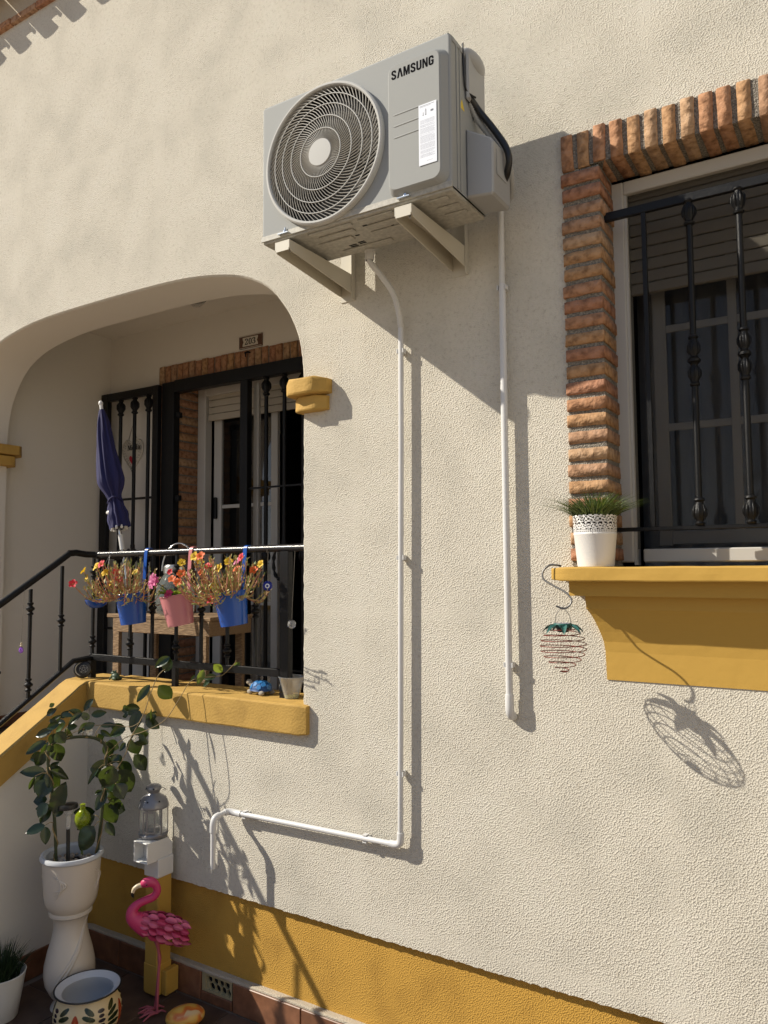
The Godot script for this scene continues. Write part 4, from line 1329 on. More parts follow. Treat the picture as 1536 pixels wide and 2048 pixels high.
func sticker(a: Node3D, zt: float) -> void:
	# printed instruction sheet: lines of tiny text and a small diagram
	var img := Image.create(136, 430, false, Image.FORMAT_RGB8)
	img.fill(Color(0.86, 0.88, 0.92))
	var r := RandomNumberGenerator.new()
	r.seed = 5
	img.fill_rect(Rect2i(8, 10, 112, 3), Color(0.25, 0.27, 0.33))
	img.fill_rect(Rect2i(8, 18, 84, 2), Color(0.4, 0.42, 0.48))
	for q in [[34, 58, 4, 26], [50, 44, 10, 38], [54, 36, 4, 10], [92, 54, 22, 14], [30, 76, 10, 3]]: img.fill_rect(Rect2i(q[0], q[1], q[2], q[3]), Color(0.35, 0.37, 0.42))
	img.fill_rect(Rect2i(53, 48, 4, 28), Color(0.8, 0.82, 0.86))
	var y := 112
	while y < 380:
		var x := 12
		var stop := 122 - (r.randi() % 26 if r.randf() < 0.3 else 0)
		while x < stop:
			var w := 4 + r.randi() % 11
			img.fill_rect(Rect2i(x, y, mini(w, stop - x), 2), Color(0.45, 0.47, 0.53).lerp(Color(0.7, 0.72, 0.77), r.randf() * 0.6))
			x += w + 2
		y += 5 + (4 if r.randf() < 0.12 else 0)
	img.fill_rect(Rect2i(60, 405, 44, 2), Color(0.5, 0.52, 0.56))
	var m := mat("sticker_print", Color.WHITE, 0.55)
	m.albedo_texture = ImageTexture.create_from_image(img)
	var st := mb()
	st.set_smooth_group(-1)
	var P := [Vector3(-1.236, 3.381, zt + 0.0022), Vector3(-1.166, 3.381, zt + 0.0022), Vector3(-1.166, 3.599, zt + 0.0022), Vector3(-1.236, 3.599, zt + 0.0022)]
	var U := [Vector2(0, 1), Vector2(1, 1), Vector2(1, 0), Vector2(0, 0)]
	for i in [0, 2, 1, 0, 3, 2]:
		st.set_uv(U[i])
		st.add_vertex(P[i])
	put(st, "instruction_sticker", m, a)

func logo(a: Node3D, zt: float) -> void:
	# seven capitals; the A has no bar. Each glyph from strokes in a 0..1 cell, then extruded flat
	var st := mb()
	st.set_smooth_group(-1)
	var T := 0.21   # stroke width in cells (cell = 0.72 wide, 1 high)
	var W := 0.70
	var polys := {
		"A": [[[0.0, 0.0], [0.22, 0.0], [0.40, 0.78], [0.58, 0.0], [0.80, 0.0], [0.53, 1.0], [0.27, 1.0]]],
		"M": [[[0, 0], [0.19, 0], [0.19, 0.66], [0.36, 0.0], [0.50, 0.0], [0.67, 0.66], [0.67, 0], [0.86, 0], [0.86, 1], [0.60, 1], [0.43, 0.34], [0.26, 1], [0, 1]]],
		"U": [[[0, 1], [0, 0.22], [0.06, 0.08], [0.2, 0.0], [0.48, 0.0], [0.62, 0.08], [0.68, 0.22], [0.68, 1], [0.47, 1], [0.47, 0.26], [0.42, 0.18], [0.26, 0.18], [0.21, 0.26], [0.21, 1]]],
		"N": [[[0, 0], [0.19, 0], [0.19, 0.66], [0.48, 0], [0.70, 0], [0.70, 1], [0.51, 1], [0.51, 0.36], [0.22, 1], [0, 1]]],
		"S": [[[0.0, 0.30], [0.0, 0.20], [0.06, 0.07], [0.2, 0.0], [0.46, 0.0], [0.60, 0.07], [0.66, 0.20], [0.66, 0.34], [0.58, 0.48], [0.26, 0.65], [0.21, 0.70], [0.21, 0.77], [0.26, 0.83], [0.40, 0.83], [0.45, 0.77], [0.45, 0.70], [0.65, 0.70], [0.65, 0.80], [0.59, 0.93], [0.46, 1.0], [0.2, 1.0], [0.07, 0.93], [0.01, 0.80], [0.01, 0.66], [0.09, 0.53], [0.40, 0.36], [0.45, 0.30], [0.45, 0.23], [0.40, 0.17], [0.26, 0.17], [0.21, 0.23], [0.21, 0.30]]],
		"G": [[[0.66, 0.54], [0.35, 0.54], [0.35, 0.38], [0.46, 0.38], [0.46, 0.23], [0.40, 0.17], [0.26, 0.17], [0.21, 0.24], [0.21, 0.76], [0.26, 0.83], [0.40, 0.83], [0.46, 0.76], [0.46, 0.68], [0.66, 0.68], [0.66, 0.79], [0.60, 0.93], [0.46, 1.0], [0.2, 1.0], [0.06, 0.93], [0.0, 0.79], [0.0, 0.21], [0.06, 0.07], [0.2, 0.0], [0.46, 0.0], [0.60, 0.07], [0.66, 0.21]]],
	}
	var x := 0.0
	var total := 0.0
	var adv := {"S": 0.80, "A": 0.90, "M": 1.0, "U": 0.82, "N": 0.84, "G": 0.66}
	for c in "SAMSUNG": total += adv[c]
	var h := 0.0335
	var w := 0.170 / total
	for c in "SAMSUNG":
		for poly in polys[c]:
			var p := PackedVector2Array()
			for q in poly: p.append(Vector2(-1.346 + (x + q[0]) * w, 3.7315 + q[1] * h))
			prism(st, p, zt, zt + 0.0008)
		x += adv[c]
	put(st, "logo", M.print_black, a)

func bracket(x0: float, x1: float, label: String) -> void:
	var b := thing("wall_bracket", label, "bracket", Vector3((x0 + x1) / 2, 3.15, 0.0), "brackets under the air conditioner")
	var st := mb()
	box(st, Vector3(x0, 3.155, 0.0005), Vector3(x1, 3.42, 0.004), 0.001)
	box(st, Vector3(x1 - 0.003, 3.155, 0.004), Vector3(x1, 3.42, 0.030), 0.001)
	put(st, "wall_plate", M.bracket_paint, b)
	# arm: a folded channel, deeper at the wall
	var X := Transform3D(Basis(Vector3(0, 0, 1), Vector3(0, 1, 0), Vector3(-1, 0, 0)), Vector3.ZERO)
	st = mb()
	var prof := PackedVector2Array([Vector2(0.004, 3.182), Vector2(0.03, 3.182), Vector2(0.438, 3.222), Vector2(0.452, 3.232), Vector2(0.452, 3.264), Vector2(0.004, 3.264)])
	prism(st, prof, -x0 - 0.004, -x0 - 0.0005, X)
	prism(st, prof, -x1 + 0.0035, -x1 + 0.0065, X)
	box(st, Vector3(x0 + 0.0042, 3.2605, 0.004), Vector3(x1 - 0.0067, 3.2638, 0.452))
	box(st, Vector3(x0 + 0.0042, 3.224, 0.4495), Vector3(x1 - 0.0067, 3.2603, 0.452))
	put(st, "arm", M.bracket_paint, b)
	for z: float in [0.405, 0.19]:
		st = mb()
		lathe(st, [Vector2(0.0, 0.0), Vector2(0.019, 0.0), Vector2(0.021, 0.004), Vector2(0.019, 0.013), Vector2(0.0, 0.013)], 16, Transform3D(Basis.IDENTITY, Vector3((x0 + x1) / 2, 3.2645, z)))
		put(st, "rubber_mount", M.rubber, b)
		st = mb()
		seg(st, Vector3((x0 + x1) / 2, 3.238, z), Vector3((x0 + x1) / 2, 3.30, z), 0.004, 8)
		lathe(st, [Vector2(0, 0), Vector2(0.0085, 0), Vector2(0.0085, 0.006), Vector2(0.0, 0.006)], 6, Transform3D(Basis.IDENTITY, Vector3((x0 + x1) / 2, 3.252, z)))
		put(st, "bolt", M.zinc, b)
	st = mb()
	seg(st, Vector3((x0 + x1) / 2, 3.30, 0.436), Vector3((x0 + x1) / 2, 3.322, 0.436), 0.004, 8)
	lathe(st, [Vector2(0, 0), Vector2(0.009, 0), Vector2(0.009, 0.007), Vector2(0.0, 0.007)], 6, Transform3D(Basis.IDENTITY, Vector3((x0 + x1) / 2, 3.303, 0.436)))
	box(st, Vector3((x0 + x1) / 2 - 0.03, 3.298, 0.4335), Vector3((x0 + x1) / 2 + 0.02, 3.302, 0.446))
	put(st, "foot_bolt", M.zinc, b)

func clip(parent: Node3D, p: Vector3, r: float, along: Vector3) -> void:
	# pipe clip: wall block and two gripping lips
	var st := mb()
	var side := along.cross(Vector3.BACK).normalized()
	var b := Basis(side, along, Vector3.BACK)
	var xf := Transform3D(b, p)
	box(st, Vector3(-r * 0.7, -0.009, -p.z + 0.001), Vector3(r * 0.7, 0.009, -r - 0.001), 0.0, xf)
	for s: float in [-1.0, 1.0]:
		box(st, Vector3(s * (r + 0.0025) - 0.0022, -0.009, -r - 0.006), Vector3(s * (r + 0.0025) + 0.0022, 0.009, r * 0.7), 0.0, xf)
	box(st, Vector3(-r - 0.0045, -0.0088, -r - 0.0062), Vector3(r + 0.0045, 0.0088, -r - 0.0015), 0.0, xf)
	put(st, "pipe_clip", M.pvc, parent)

func pipes() -> void:
	var d := thing("drain_pipe", "white plastic drain pipe running from the air conditioner down and across the wall", "pipe", Vector3(-1.58, 0.9, 0.031))
	var z := 0.031
	var st := mb()
	var hose := smooth_path(PackedVector3Array([Vector3(-1.640, 3.275, 0.155), Vector3(-1.638, 3.235, 0.15), Vector3(-1.612, 3.19, 0.115), Vector3(-1.578, 3.12, 0.075), Vector3(-1.566, 3.05, 0.052), Vector3(-1.567, 2.985, z)]), 14)
	var rr := []
	for i in hose.size(): rr.append(0.0122 + 0.0011 * (1.0 if i % 2 == 0 else -1.0))
	tube(st, hose, rr, 10)
	put(st, "flexible_hose", M.pvc_hose, d)
	st = mb()
	lathe(st, [Vector2(0.016, -0.005), Vector2(0.019, 0.0), Vector2(0.019, 0.030), Vector2(0.023, 0.032), Vector2(0.023, 0.040), Vector2(0.0, 0.040)], 18, Transform3D(Basis(Vector3.RIGHT, -0.1), Vector3(-1.640, 3.247, 0.153)))
	put(st, "drain_elbow", M.pvc_hose, d)
	st = mb()
	tube(st, PackedVector3Array([Vector3(-1.567, 3.0, z), Vector3(-1.570, 2.5, z), Vector3(-1.576, 2.037, z), Vector3(-1.582, 1.5, z), Vector3(-1.5885, 0.945, z)]), 0.0112, 14)
	put(st, "pipe", M.pvc, d)
	st = mb()
	tube(st, PackedVector3Array([Vector3(-1.625, 0.902, z), Vector3(-2.0, 0.897, z), Vector3(-2.445, 0.890, z)]), 0.0112, 14)
	put(st, "pipe", M.pvc, d)
	st = mb()
	tube(st, smooth_path(PackedVector3Array([Vector3(-1.588, 0.952, z), Vector3(-1.589, 0.925, z), Vector3(-1.595, 0.909, z), Vector3(-1.612, 0.902, z), Vector3(-1.638, 0.902, z)]), 4), 0.0148, 14)
	put(st, "elbow", M.pvc, d)
	st = mb()
	tube(st, smooth_path(PackedVector3Array([Vector3(-2.425, 0.890, z), Vector3(-2.462, 0.890, z), Vector3(-2.490, 0.893, z + 0.010), Vector3(-2.500, 0.893, z + 0.028)]), 4), 0.0148, 14)
	put(st, "elbow", M.pvc, d)
	st = mb()
	tube(st, PackedVector3Array([Vector3(-2.500, 0.893, z + 0.026), Vector3(-2.500, 0.888, 0.105)]), 0.0112, 12)
	put(st, "pipe", M.pvc, d)
	st = mb()
	tube(st, smooth_path(PackedVector3Array([Vector3(-2.500, 0.890, 0.095), Vector3(-2.502, 0.884, 0.118), Vector3(-2.503, 0.862, 0.128), Vector3(-2.503, 0.825, 0.129)]), 4), 0.0146, 14)
	put(st, "elbow", M.pvc, d)
	st = mb()
	seg(st, Vector3(-2.503, 0.83, 0.129), Vector3(-2.502, 0.668, 0.129), 0.0112, 14)
	put(st, "spout", M.pvc, d)
	for q: Vector2 in [Vector2(-1.5685, 2.886), Vector2(-1.576, 2.037), Vector2(-1.586, 1.18)]: clip(d, Vector3(q.x, q.y, z), 0.0112, Vector3.UP)
	for q: Vector2 in [Vector2(-1.756, 0.900), Vector2(-2.405, 0.8905)]: clip(d, Vector3(q.x, q.y, z), 0.0112, Vector3.LEFT)
	var c := thing("cable_conduit", "straight white plastic conduit hanging from the unit, capped halfway down the wall", "pipe", Vector3(-1.12, 1.45, z))
	st = mb()
	tube(st, PackedVector3Array([Vector3(-1.117, 3.40, z), Vector3(-1.1165, 3.06, z)]), 0.0118, 12)
	put(st, "upper_pipe", M.pvc_hose, c)
	st = mb()
	tube(st, PackedVector3Array([Vector3(-1.1165, 3.075, z), Vector3(-1.117, 2.4, z), Vector3(-1.117, 1.52, z)]), 0.0132, 14)
	put(st, "pipe", M.pvc, c)
	st = mb()
	tube(st, smooth_path(PackedVector3Array([Vector3(-1.117, 1.528, z), Vector3(-1.117, 1.475, z), Vector3(-1.117, 1.452, z - 0.012), Vector3(-1.116, 1.446, 0.002)]), 5), 0.0165, 14)
	put(st, "elbow", M.pvc, c)
	for y: float in [3.062, 1.636]: clip(c, Vector3(-1.117, y, z), 0.0132, Vector3.UP)

# ---------------------------------------------------------------- plants and ornaments
func leaf_mesh(fold: float, curl: float, point: float) -> ArrayMesh:
	# unit leaf along +y, width 1 at its widest in x, folded on the midrib, drooping to -z
	var st := mb()
	sg += 1
	st.set_smooth_group(sg)
	var n := 9
	var P := func(i: int, u: float) -> Vector3:
		var t := float(i) / n
		var w := 0.5 * pow(sin(PI * pow(t, 0.85)), point)
		return Vector3(u * w, t, fold * absf(u) * w - curl * t * t + 0.012 * sin(t * 17.0) * u)
	for i in n:
		for j in 4:
			var u0 := -1.0 + j * 0.5
			quad(st, P.call(i, u0), P.call(i, u0 + 0.5), P.call(i + 1, u0 + 0.5), P.call(i + 1, u0))
	return mesh_of(st)

func climbing_plant() -> void:
	var g := thing("climbing_plant", "glossy dark-green climbing plant trained on a hoop in the tall cream planter", "plant", Vector3(-3.17, 0.66, 0.36))
	var st := mb()
	var hoop := smooth_path(PackedVector3Array([Vector3(-3.210, 0.64, 0.414), Vector3(-3.215, 0.80, 0.42), Vector3(-3.225, 0.98, 0.434), Vector3(-3.238, 1.12, 0.450), Vector3(-3.228, 1.19, 0.436), Vector3(-3.17, 1.212, 0.36), Vector3(-3.112, 1.195, 0.28), Vector3(-3.086, 1.13, 0.246), Vector3(-3.092, 0.909, 0.254), Vector3(-3.106, 0.64, 0.273)]), 6)
	tube(st, hoop, 0.0072, 8)
	put(st, "hoop_stem", M.stem_green, g)
	st = mb()
	var wind := PackedVector3Array()
	for i in hoop.size():
		var a := i * 1.35
		wind.append(hoop[i] + Vector3(cos(a), 0.2 * sin(a * 0.7), sin(a)) * 0.010)
	tube(st, wind, 0.0032, 6)
	tube(st, smooth_path(PackedVector3Array([Vector3(-3.05, 1.02, 0.24), Vector3(-2.982, 1.124, 0.222), Vector3(-2.965, 1.203, 0.203), Vector3(-2.930, 1.309, 0.160), Vector3(-2.912, 1.396, 0.139), Vector3(-2.892, 1.477, 0.115), Vector3(-2.878, 1.505, 0.097), Vector3(-2.869, 1.512, 0.088)]), 4), 0.0022, 5)
	tube(st, smooth_path(PackedVector3Array([Vector3(-3.085, 1.12, 0.246), Vector3(-2.99, 1.20, 0.22), Vector3(-2.88, 1.24, 0.20), Vector3(-2.796, 1.292, 0.149), Vector3(-2.750, 1.392, 0.100), Vector3(-2.712, 1.471, 0.059), Vector3(-2.635, 1.483, -0.021), Vector3(-2.616, 1.489, -0.042), Vector3(-2.589, 1.520, -0.065), Vector3(-2.560, 1.543, -0.062), Vector3(-2.545, 1.56, -0.06)]), 4), 0.0018, 5)
	tube(st, smooth_path(PackedVector3Array([Vector3(-3.215, 1.20, 0.42), Vector3(-3.13, 1.255, 0.33), Vector3(-3.05, 1.262, 0.25), Vector3(-2.98, 1.25, 0.2), Vector3(-2.93, 1.275, 0.18)]), 4), 0.0016, 5)
	put(st, "vine", M.stem_tan, g)
	var shapes := [leaf_mesh(0.28, 0.12, 0.80), leaf_mesh(0.45, 0.24, 0.86), leaf_mesh(0.18, 0.06, 0.74)]
	var eye := Vector3(0, 2.0, 2.7)
	var petioles := mb()
	for i in LEAVES.size():
		var q: Array = LEAVES[i]
		var b := Vector3(q[0], q[1], q[2])
		var t := Vector3(q[3], q[4], q[5])
		var d := t - b
		var to_eye := (eye - b).normalized()
		var facing := (to_eye + Vector3(-0.15, 0.25, 0.1)).normalized()
		var sx := d.cross(facing).normalized()
		sx = sx.rotated(d.normalized(), rng.randf_range(-0.4, 0.4))
		var nz := sx.cross(d.normalized())
		var w: float = q[6] * 1.2
		var k := 0
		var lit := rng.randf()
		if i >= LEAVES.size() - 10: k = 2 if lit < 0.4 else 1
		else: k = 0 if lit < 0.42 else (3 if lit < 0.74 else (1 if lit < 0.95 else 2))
		inst(shapes[i % 3], "leaf", M["leaf%d" % k], g, Transform3D(Basis(sx * w, d, nz * d.length() * 0.6), b))
		if i < LEAVES.size() - 10 and rng.randf() < 0.55:
			# its opposite leaf, further back
			var d2 := d.rotated(to_eye, rng.randf_range(0.5, 1.4) * (1.0 if rng.randf() < 0.5 else -1.0)) * rng.randf_range(0.75, 1.0)
			var b2 := b - to_eye * rng.randf_range(0.02, 0.06) + Vector3(0, rng.randf_range(-0.02, 0.02), 0)
			var s2 := d2.cross(facing).normalized().rotated(d2.normalized(), rng.randf_range(-0.6, 0.6))
			inst(shapes[(i + 1) % 3], "leaf", M["leaf%d" % [0, 3, 1, 3][i % 4]], g, Transform3D(Basis(s2 * w * 0.95, d2, s2.cross(d2.normalized()) * d2.length() * 0.6), b2))
		# petiole back to the nearest bit of stem
		var near := hoop[0]
		for h in hoop:
			if h.distance_squared_to(b) < near.distance_squared_to(b): near = h
		if near.distance_to(b) < 0.09:
			tube(petioles, PackedVector3Array([near, near.lerp(b, 0.5) + Vector3(0, 0.008, 0), b]), 0.0018, 5)
	put(petioles, "petioles", M.stem_tan, g)
	for q: Vector3 in [Vector3(-3.062, 1.055, 0.27), Vector3(-2.925, 1.205, 0.21), Vector3(-3.115, 1.235, 0.32)]: flower(g, q, 0.016, M.petal_white, 5, (eye - q).normalized())

func flower(parent: Node3D, p: Vector3, r: float, m: Material, n: int, facing: Vector3) -> void:
	var st := mb()
	var z := facing.normalized()
	var x := z.cross(Vector3.UP).normalized()
	if x.length() < 0.5: x = Vector3.RIGHT
	var b := Basis(x, z.cross(x), z) * Basis(Vector3.BACK, rng.randf() * TAU)
	for k in n:
		sg += 1
		st.set_smooth_group(sg)
		var a0 := TAU * k / n
		var wd := TAU / n * 0.62
		var rows := []
		for i in 4:
			var t := i / 3.0
			var rr := r * (0.12 + 0.9 * t)
			var w := wd * sin(PI * (0.2 + 0.68 * t))
			var zz := r * (0.42 * sin(t * 2.0)) + r * rng.randf_range(-0.08, 0.08)
			rows.append([p + b * Vector3(cos(a0 - w) * rr, sin(a0 - w) * rr, zz + r * 0.12), p + b * Vector3(cos(a0) * rr, sin(a0) * rr, zz), p + b * Vector3(cos(a0 + w) * rr, sin(a0 + w) * rr, zz + r * 0.12)])
		for i in 3:
			for j in 2: quad(st, rows[i][j], rows[i][j + 1], rows[i + 1][j + 1], rows[i + 1][j])
	put(st, "flower", m, parent)

func tall_planter() -> void:
	var at := Vector3(-3.17, 0, 0.36)
	var g := thing("tall_planter", "tall cream ceramic planter on a waisted pedestal in the corner", "planter", at)
	var X := Transform3D(Basis.IDENTITY, at)
	var st := mb()
	lathe(st, [Vector2(0.0, 0.0), Vector2(0.074, 0.0), Vector2(0.080, 0.008), Vector2(0.076, 0.02), Vector2(0.062, 0.035), Vector2(0.060, 0.045), Vector2(0.085, 0.075), Vector2(0.105, 0.115), Vector2(0.112, 0.155), Vector2(0.110, 0.20), Vector2(0.098, 0.255), Vector2(0.082, 0.31), Vector2(0.073, 0.355), Vector2(0.073, 0.385), Vector2(0.080, 0.405), Vector2(0.086, 0.415), Vector2(0.0, 0.415)], 40, X)
	put(st, "pedestal", M.ceramic_cream, g)
	# slanting ribs wound round the pedestal
	for j in 3:
		st = mb()
		var pts := PackedVector3Array()
		var rr := []
		for i in 26:
			var t := i / 25.0
			var y := lerpf(0.06, 0.40, t)
			var r := pedestal_r(y)
			var a := -1.75 + j * 0.13 + t * 2.2 * (1.0 if j < 2 else 0.88)
			pts.append(at + Vector3(cos(a) * r, y, -sin(a) * r))
			rr.append(0.0065 * sin(PI * clampf(t * 1.02, 0.02, 0.98)) + 0.001)
		tube(st, pts, rr, 6)
		put(st, "pedestal_rib", M.ceramic_cream, g)
	st = mb()
	lathe(st, [Vector2(0.0, 0.416), Vector2(0.086, 0.416), Vector2(0.094, 0.422), Vector2(0.094, 0.432), Vector2(0.088, 0.438), Vector2(0.102, 0.452), Vector2(0.114, 0.478), Vector2(0.119, 0.51), Vector2(0.125, 0.60), Vector2(0.130, 0.672), Vector2(0.118, 0.672), Vector2(0.112, 0.60), Vector2(0.0, 0.60)], 44, X)
	put(st, "bowl", M.ceramic_cream, g)
	for q in [-3.2, -1.65, -0.1, 1.5]:
		for j in 3:
			st = mb()
			var pts := PackedVector3Array()
			var rr := []
			for i in 13:
				var t := i / 12.0
				var a: float = q + 2.1 + (0.10 + j * 0.07) * (-1.0 + 2.2 * sin(PI * t))
				var y := 0.635 - (0.115 - j * 0.022) * t - j * 0.008
				var r := lerpf(0.119, 0.130, (y - 0.51) / 0.162) + 0.0005
				pts.append(at + Vector3(cos(a) * r, y, -sin(a) * r))
				rr.append(0.0008 + 0.0050 * sin(PI * t))
			tube(st, pts, rr, 5)
			put(st, "bowl_relief", M.ceramic_cream, g)
	st = mb()
	lathe(st, [Vector2(0.117, 0.665), Vector2(0.134, 0.668), Vector2(0.139, 0.674), Vector2(0.139, 0.682), Vector2(0.134, 0.690), Vector2(0.124, 0.690), Vector2(0.114, 0.680), Vector2(0.112, 0.60)], 44, X)
	put(st, "rim", M.ceramic_rim, g)
	st = mb()
	lathe(st, [Vector2(0.113, 0.628), Vector2(0.08, 0.636), Vector2(0.0, 0.64)], 28, X)
	put(st, "soil", M.soil, g)
	var peb := mb()
	ball(peb, Vector3.ZERO, Vector3(1, 0.7, 0.85), 8)
	var pm := mesh_of(peb)
	for i in 60:
		var a := rng.randf() * TAU
		var r := sqrt(rng.randf()) * 0.098
		var s := rng.randf_range(0.008, 0.016)
		inst(pm, "pebble", M["pebble%d" % (i % 3)], g, Transform3D(Basis.from_euler(Vector3(rng.randf(), rng.randf() * 6, rng.randf())) * Basis.from_scale(Vector3(s, s, s)), at + Vector3(cos(a) * r, 0.643 + rng.randf() * 0.008, sin(a) * r)))
	# solar garden light stuck in the planter
	var l := thing("solar_light", "black-capped solar garden light stuck in the tall planter", "garden light", Vector3(-3.168, 0.64, 0.385))
	st = mb()
	var c := Vector3(-3.168, 0, 0.385)
	seg(st, c + Vector3(0.004, 0.63, 0), c + Vector3(0, 0.80, 0), 0.0085, 10)
	put(st, "stake", M.black_paint, l)
	st = mb()
	lathe(st, [Vector2(0.0, 0.895), Vector2(0.043, 0.893), Vector2(0.045, 0.900), Vector2(0.042, 0.912), Vector2(0.030, 0.917), Vector2(0.0, 0.918)], 24, Transform3D(Basis(Vector3.BACK, 0.06), Vector3(c.x + 0.05, 0, c.z)))
	put(st, "cap", M.black_paint, l)
	st = mb()
	lathe(st, [Vector2(0.010, 0.80), Vector2(0.011, 0.86), Vector2(0.022, 0.872), Vector2(0.028, 0.893)], 18, Transform3D(Basis.IDENTITY, c))
	put(st, "lens", M.clear_plastic, l)
	# plant-watering bulb of green glass
	var w := thing("watering_bulb", "yellow-green glass watering bulb behind the solar light", "watering bulb", Vector3(-3.185, 0.64, 0.295))
	st = mb()
	var bc := Vector3(-3.185, 0, 0.295)
	lathe(st, [Vector2(0.004, 0.64), Vector2(0.006, 0.74), Vector2(0.012, 0.765), Vector2(0.032, 0.79), Vector2(0.038, 0.815), Vector2(0.032, 0.842), Vector2(0.012, 0.862), Vector2(0.011, 0.88), Vector2(0.014, 0.886), Vector2(0.0, 0.892)], 20, Transform3D(Basis.IDENTITY, bc))
	put(st, "bulb", M.green_glass, w)

func pedestal_r(y: float) -> float:
	var t := [Vector2(0.045, 0.060), Vector2(0.075, 0.085), Vector2(0.115, 0.105), Vector2(0.155, 0.112), Vector2(0.20, 0.110), Vector2(0.255, 0.098), Vector2(0.31, 0.082), Vector2(0.355, 0.073), Vector2(0.385, 0.073), Vector2(0.415, 0.086)]
	for i in t.size() - 1:
		if y <= t[i + 1].x: return lerpf(t[i].y, t[i + 1].y, (y - t[i].x) / (t[i + 1].x - t[i].x))
	return 0.086

func grass_tuft(c: Vector3, r: float, h: float, count: int, lean: float, lo: Color, hi: Color, width: float) -> SurfaceTool:
	var st := mb()
	for i in count:
		var a := rng.randf() * TAU
		var q := sqrt(rng.randf())
		var p := c + Vector3(cos(a), 0, sin(a)) * r * q * 0.75
		var out := Vector3(cos(a + rng.randf_range(-0.6, 0.6)), 0, sin(a + rng.randf_range(-0.6, 0.6))) * lean * (0.25 + q) * rng.randf_range(0.5, 1.25)
		var hh := h * rng.randf_range(0.62, 1.05) * (1.0 - 0.25 * q)
		var side := Vector3(-sin(a), 0, cos(a)).rotated(Vector3.UP, rng.randf_range(-1, 1)) * width
		var col := lo.lerp(hi, rng.randf())
		var prev: Array = []
		sg += 1
		st.set_smooth_group(sg)
		st.set_color(col)
		for k in 5:
			var t := k / 4.0
			var m := p + Vector3(0, hh * t * (1.0 - 0.15 * t), 0) + out * h * t * t
			var w := 1.0 - t * t * 0.93
			var row := [m - side * w, m + side * w]
			if k > 0: quad(st, prev[0], prev[1], row[1], row[0])
			prev = row
	return st

func window_pot() -> void:
	var at := Vector3(-0.773, 1.996, 0.07)
	var g := thing("lace_rim_pot", "white metal pot with lacy cut-out rim and grass on the window sill", "flower pot", at)
	var X := Transform3D(Basis.IDENTITY, at)
	var st := mb()
	lathe(st, [Vector2(0.0, 0.0), Vector2(0.0605, 0.0), Vector2(0.0615, 0.003), Vector2(0.0715, 0.108), Vector2(0.0728, 0.110), Vector2(0.0728, 0.113), Vector2(0.0718, 0.115)], 48, X)
	put(st, "body", M.metal_white, g)
	# cut-out rim: rows of small holes left open between thin bridges
	st = mb()
	var rows := 20
	var cols := 120
	var y0 := 0.115
	var y1 := 0.176
	sg += 1
	var sgr := sg
	for j in rows:
		for i in cols:
			var u := (i + 0.5) / cols
			var v := (j + 0.5) / rows
			if lace_hole(u, v): continue
			st.set_smooth_group(sgr)
			var a := TAU * i / cols
			var b := TAU * (i + 1) / cols
			var ya := lerpf(y0, y1, float(j) / rows)
			var yb := lerpf(y0, y1, float(j + 1) / rows)
			var ra := lerpf(0.0718, 0.0745, float(j) / rows)
			var rb := lerpf(0.0718, 0.0745, float(j + 1) / rows)
			quad(st, at + Vector3(cos(b) * ra, ya, sin(b) * ra), at + Vector3(cos(a) * ra, ya, sin(a) * ra), at + Vector3(cos(a) * rb, yb, sin(a) * rb), at + Vector3(cos(b) * rb, yb, sin(b) * rb))
	put(st, "lace_rim", M.metal_white, g)
	st = mb()
	lathe(st, [Vector2(0.062, 0.10), Vector2(0.064, 0.155), Vector2(0.0, 0.157)], 24, X)
	put(st, "liner", M.soil, g)
	stuff(put(grass_tuft(at + Vector3(0, 0.15, 0), 0.080, 0.135, 560, 0.75, Color(0.05, 0.085, 0.02), Color(0.19, 0.23, 0.09), 0.0028), "grass", M.blade_green, g))

func lace_hole(u: float, v: float) -> bool:
	if v > 0.94: return fmod(u * 24.0, 1.0) < 0.38
	if v < 0.18:
		return fmod(v, 0.09) > 0.045 and fmod(u * 60.0, 1.0) < 0.5
	var m := 12.0
	var lu := fmod(u * m, 1.0) - 0.5
	var lv := (v - 0.56) / 0.76
	var x := lu * 1.15
	var y := lv
	var r := sqrt(x * x + y * y)
	var a := atan2(y, x)
	if r < 0.09: return true
	if r > 0.13 and r < 0.27: return cos(a * 7.0) > -0.25
	if r > 0.32 and r < 0.44: return cos(a * 9.0 + 1.0) > 0.0
	if r > 0.48 and r < 0.60: return cos(a * 14.0) > 0.2
	return false

func corner_pot() -> void:
	var at := Vector3(-3.365, 0, 0.575)
	var g := thing("white_pot", "plain white tapered pot with dark spiky grass beside the stair wall", "flower pot", at)
	var X := Transform3D(Basis.IDENTITY, at)
	var st := mb()
	lathe(st, [Vector2(0.0, 0.0), Vector2(0.072, 0.0), Vector2(0.076, 0.005), Vector2(0.092, 0.10), Vector2(0.106, 0.185), Vector2(0.108, 0.192), Vector2(0.104, 0.194), Vector2(0.099, 0.186), Vector2(0.092, 0.15), Vector2(0.0, 0.15)], 40, X)
	put(st, "pot", M.ceramic_white, g)
	stuff(put(grass_tuft(at + Vector3(0, 0.15, 0), 0.10, 0.20, 360, 0.35, Color(0.008, 0.022, 0.008), Color(0.03, 0.06, 0.018), 0.0028), "grass", M.blade_green, g))

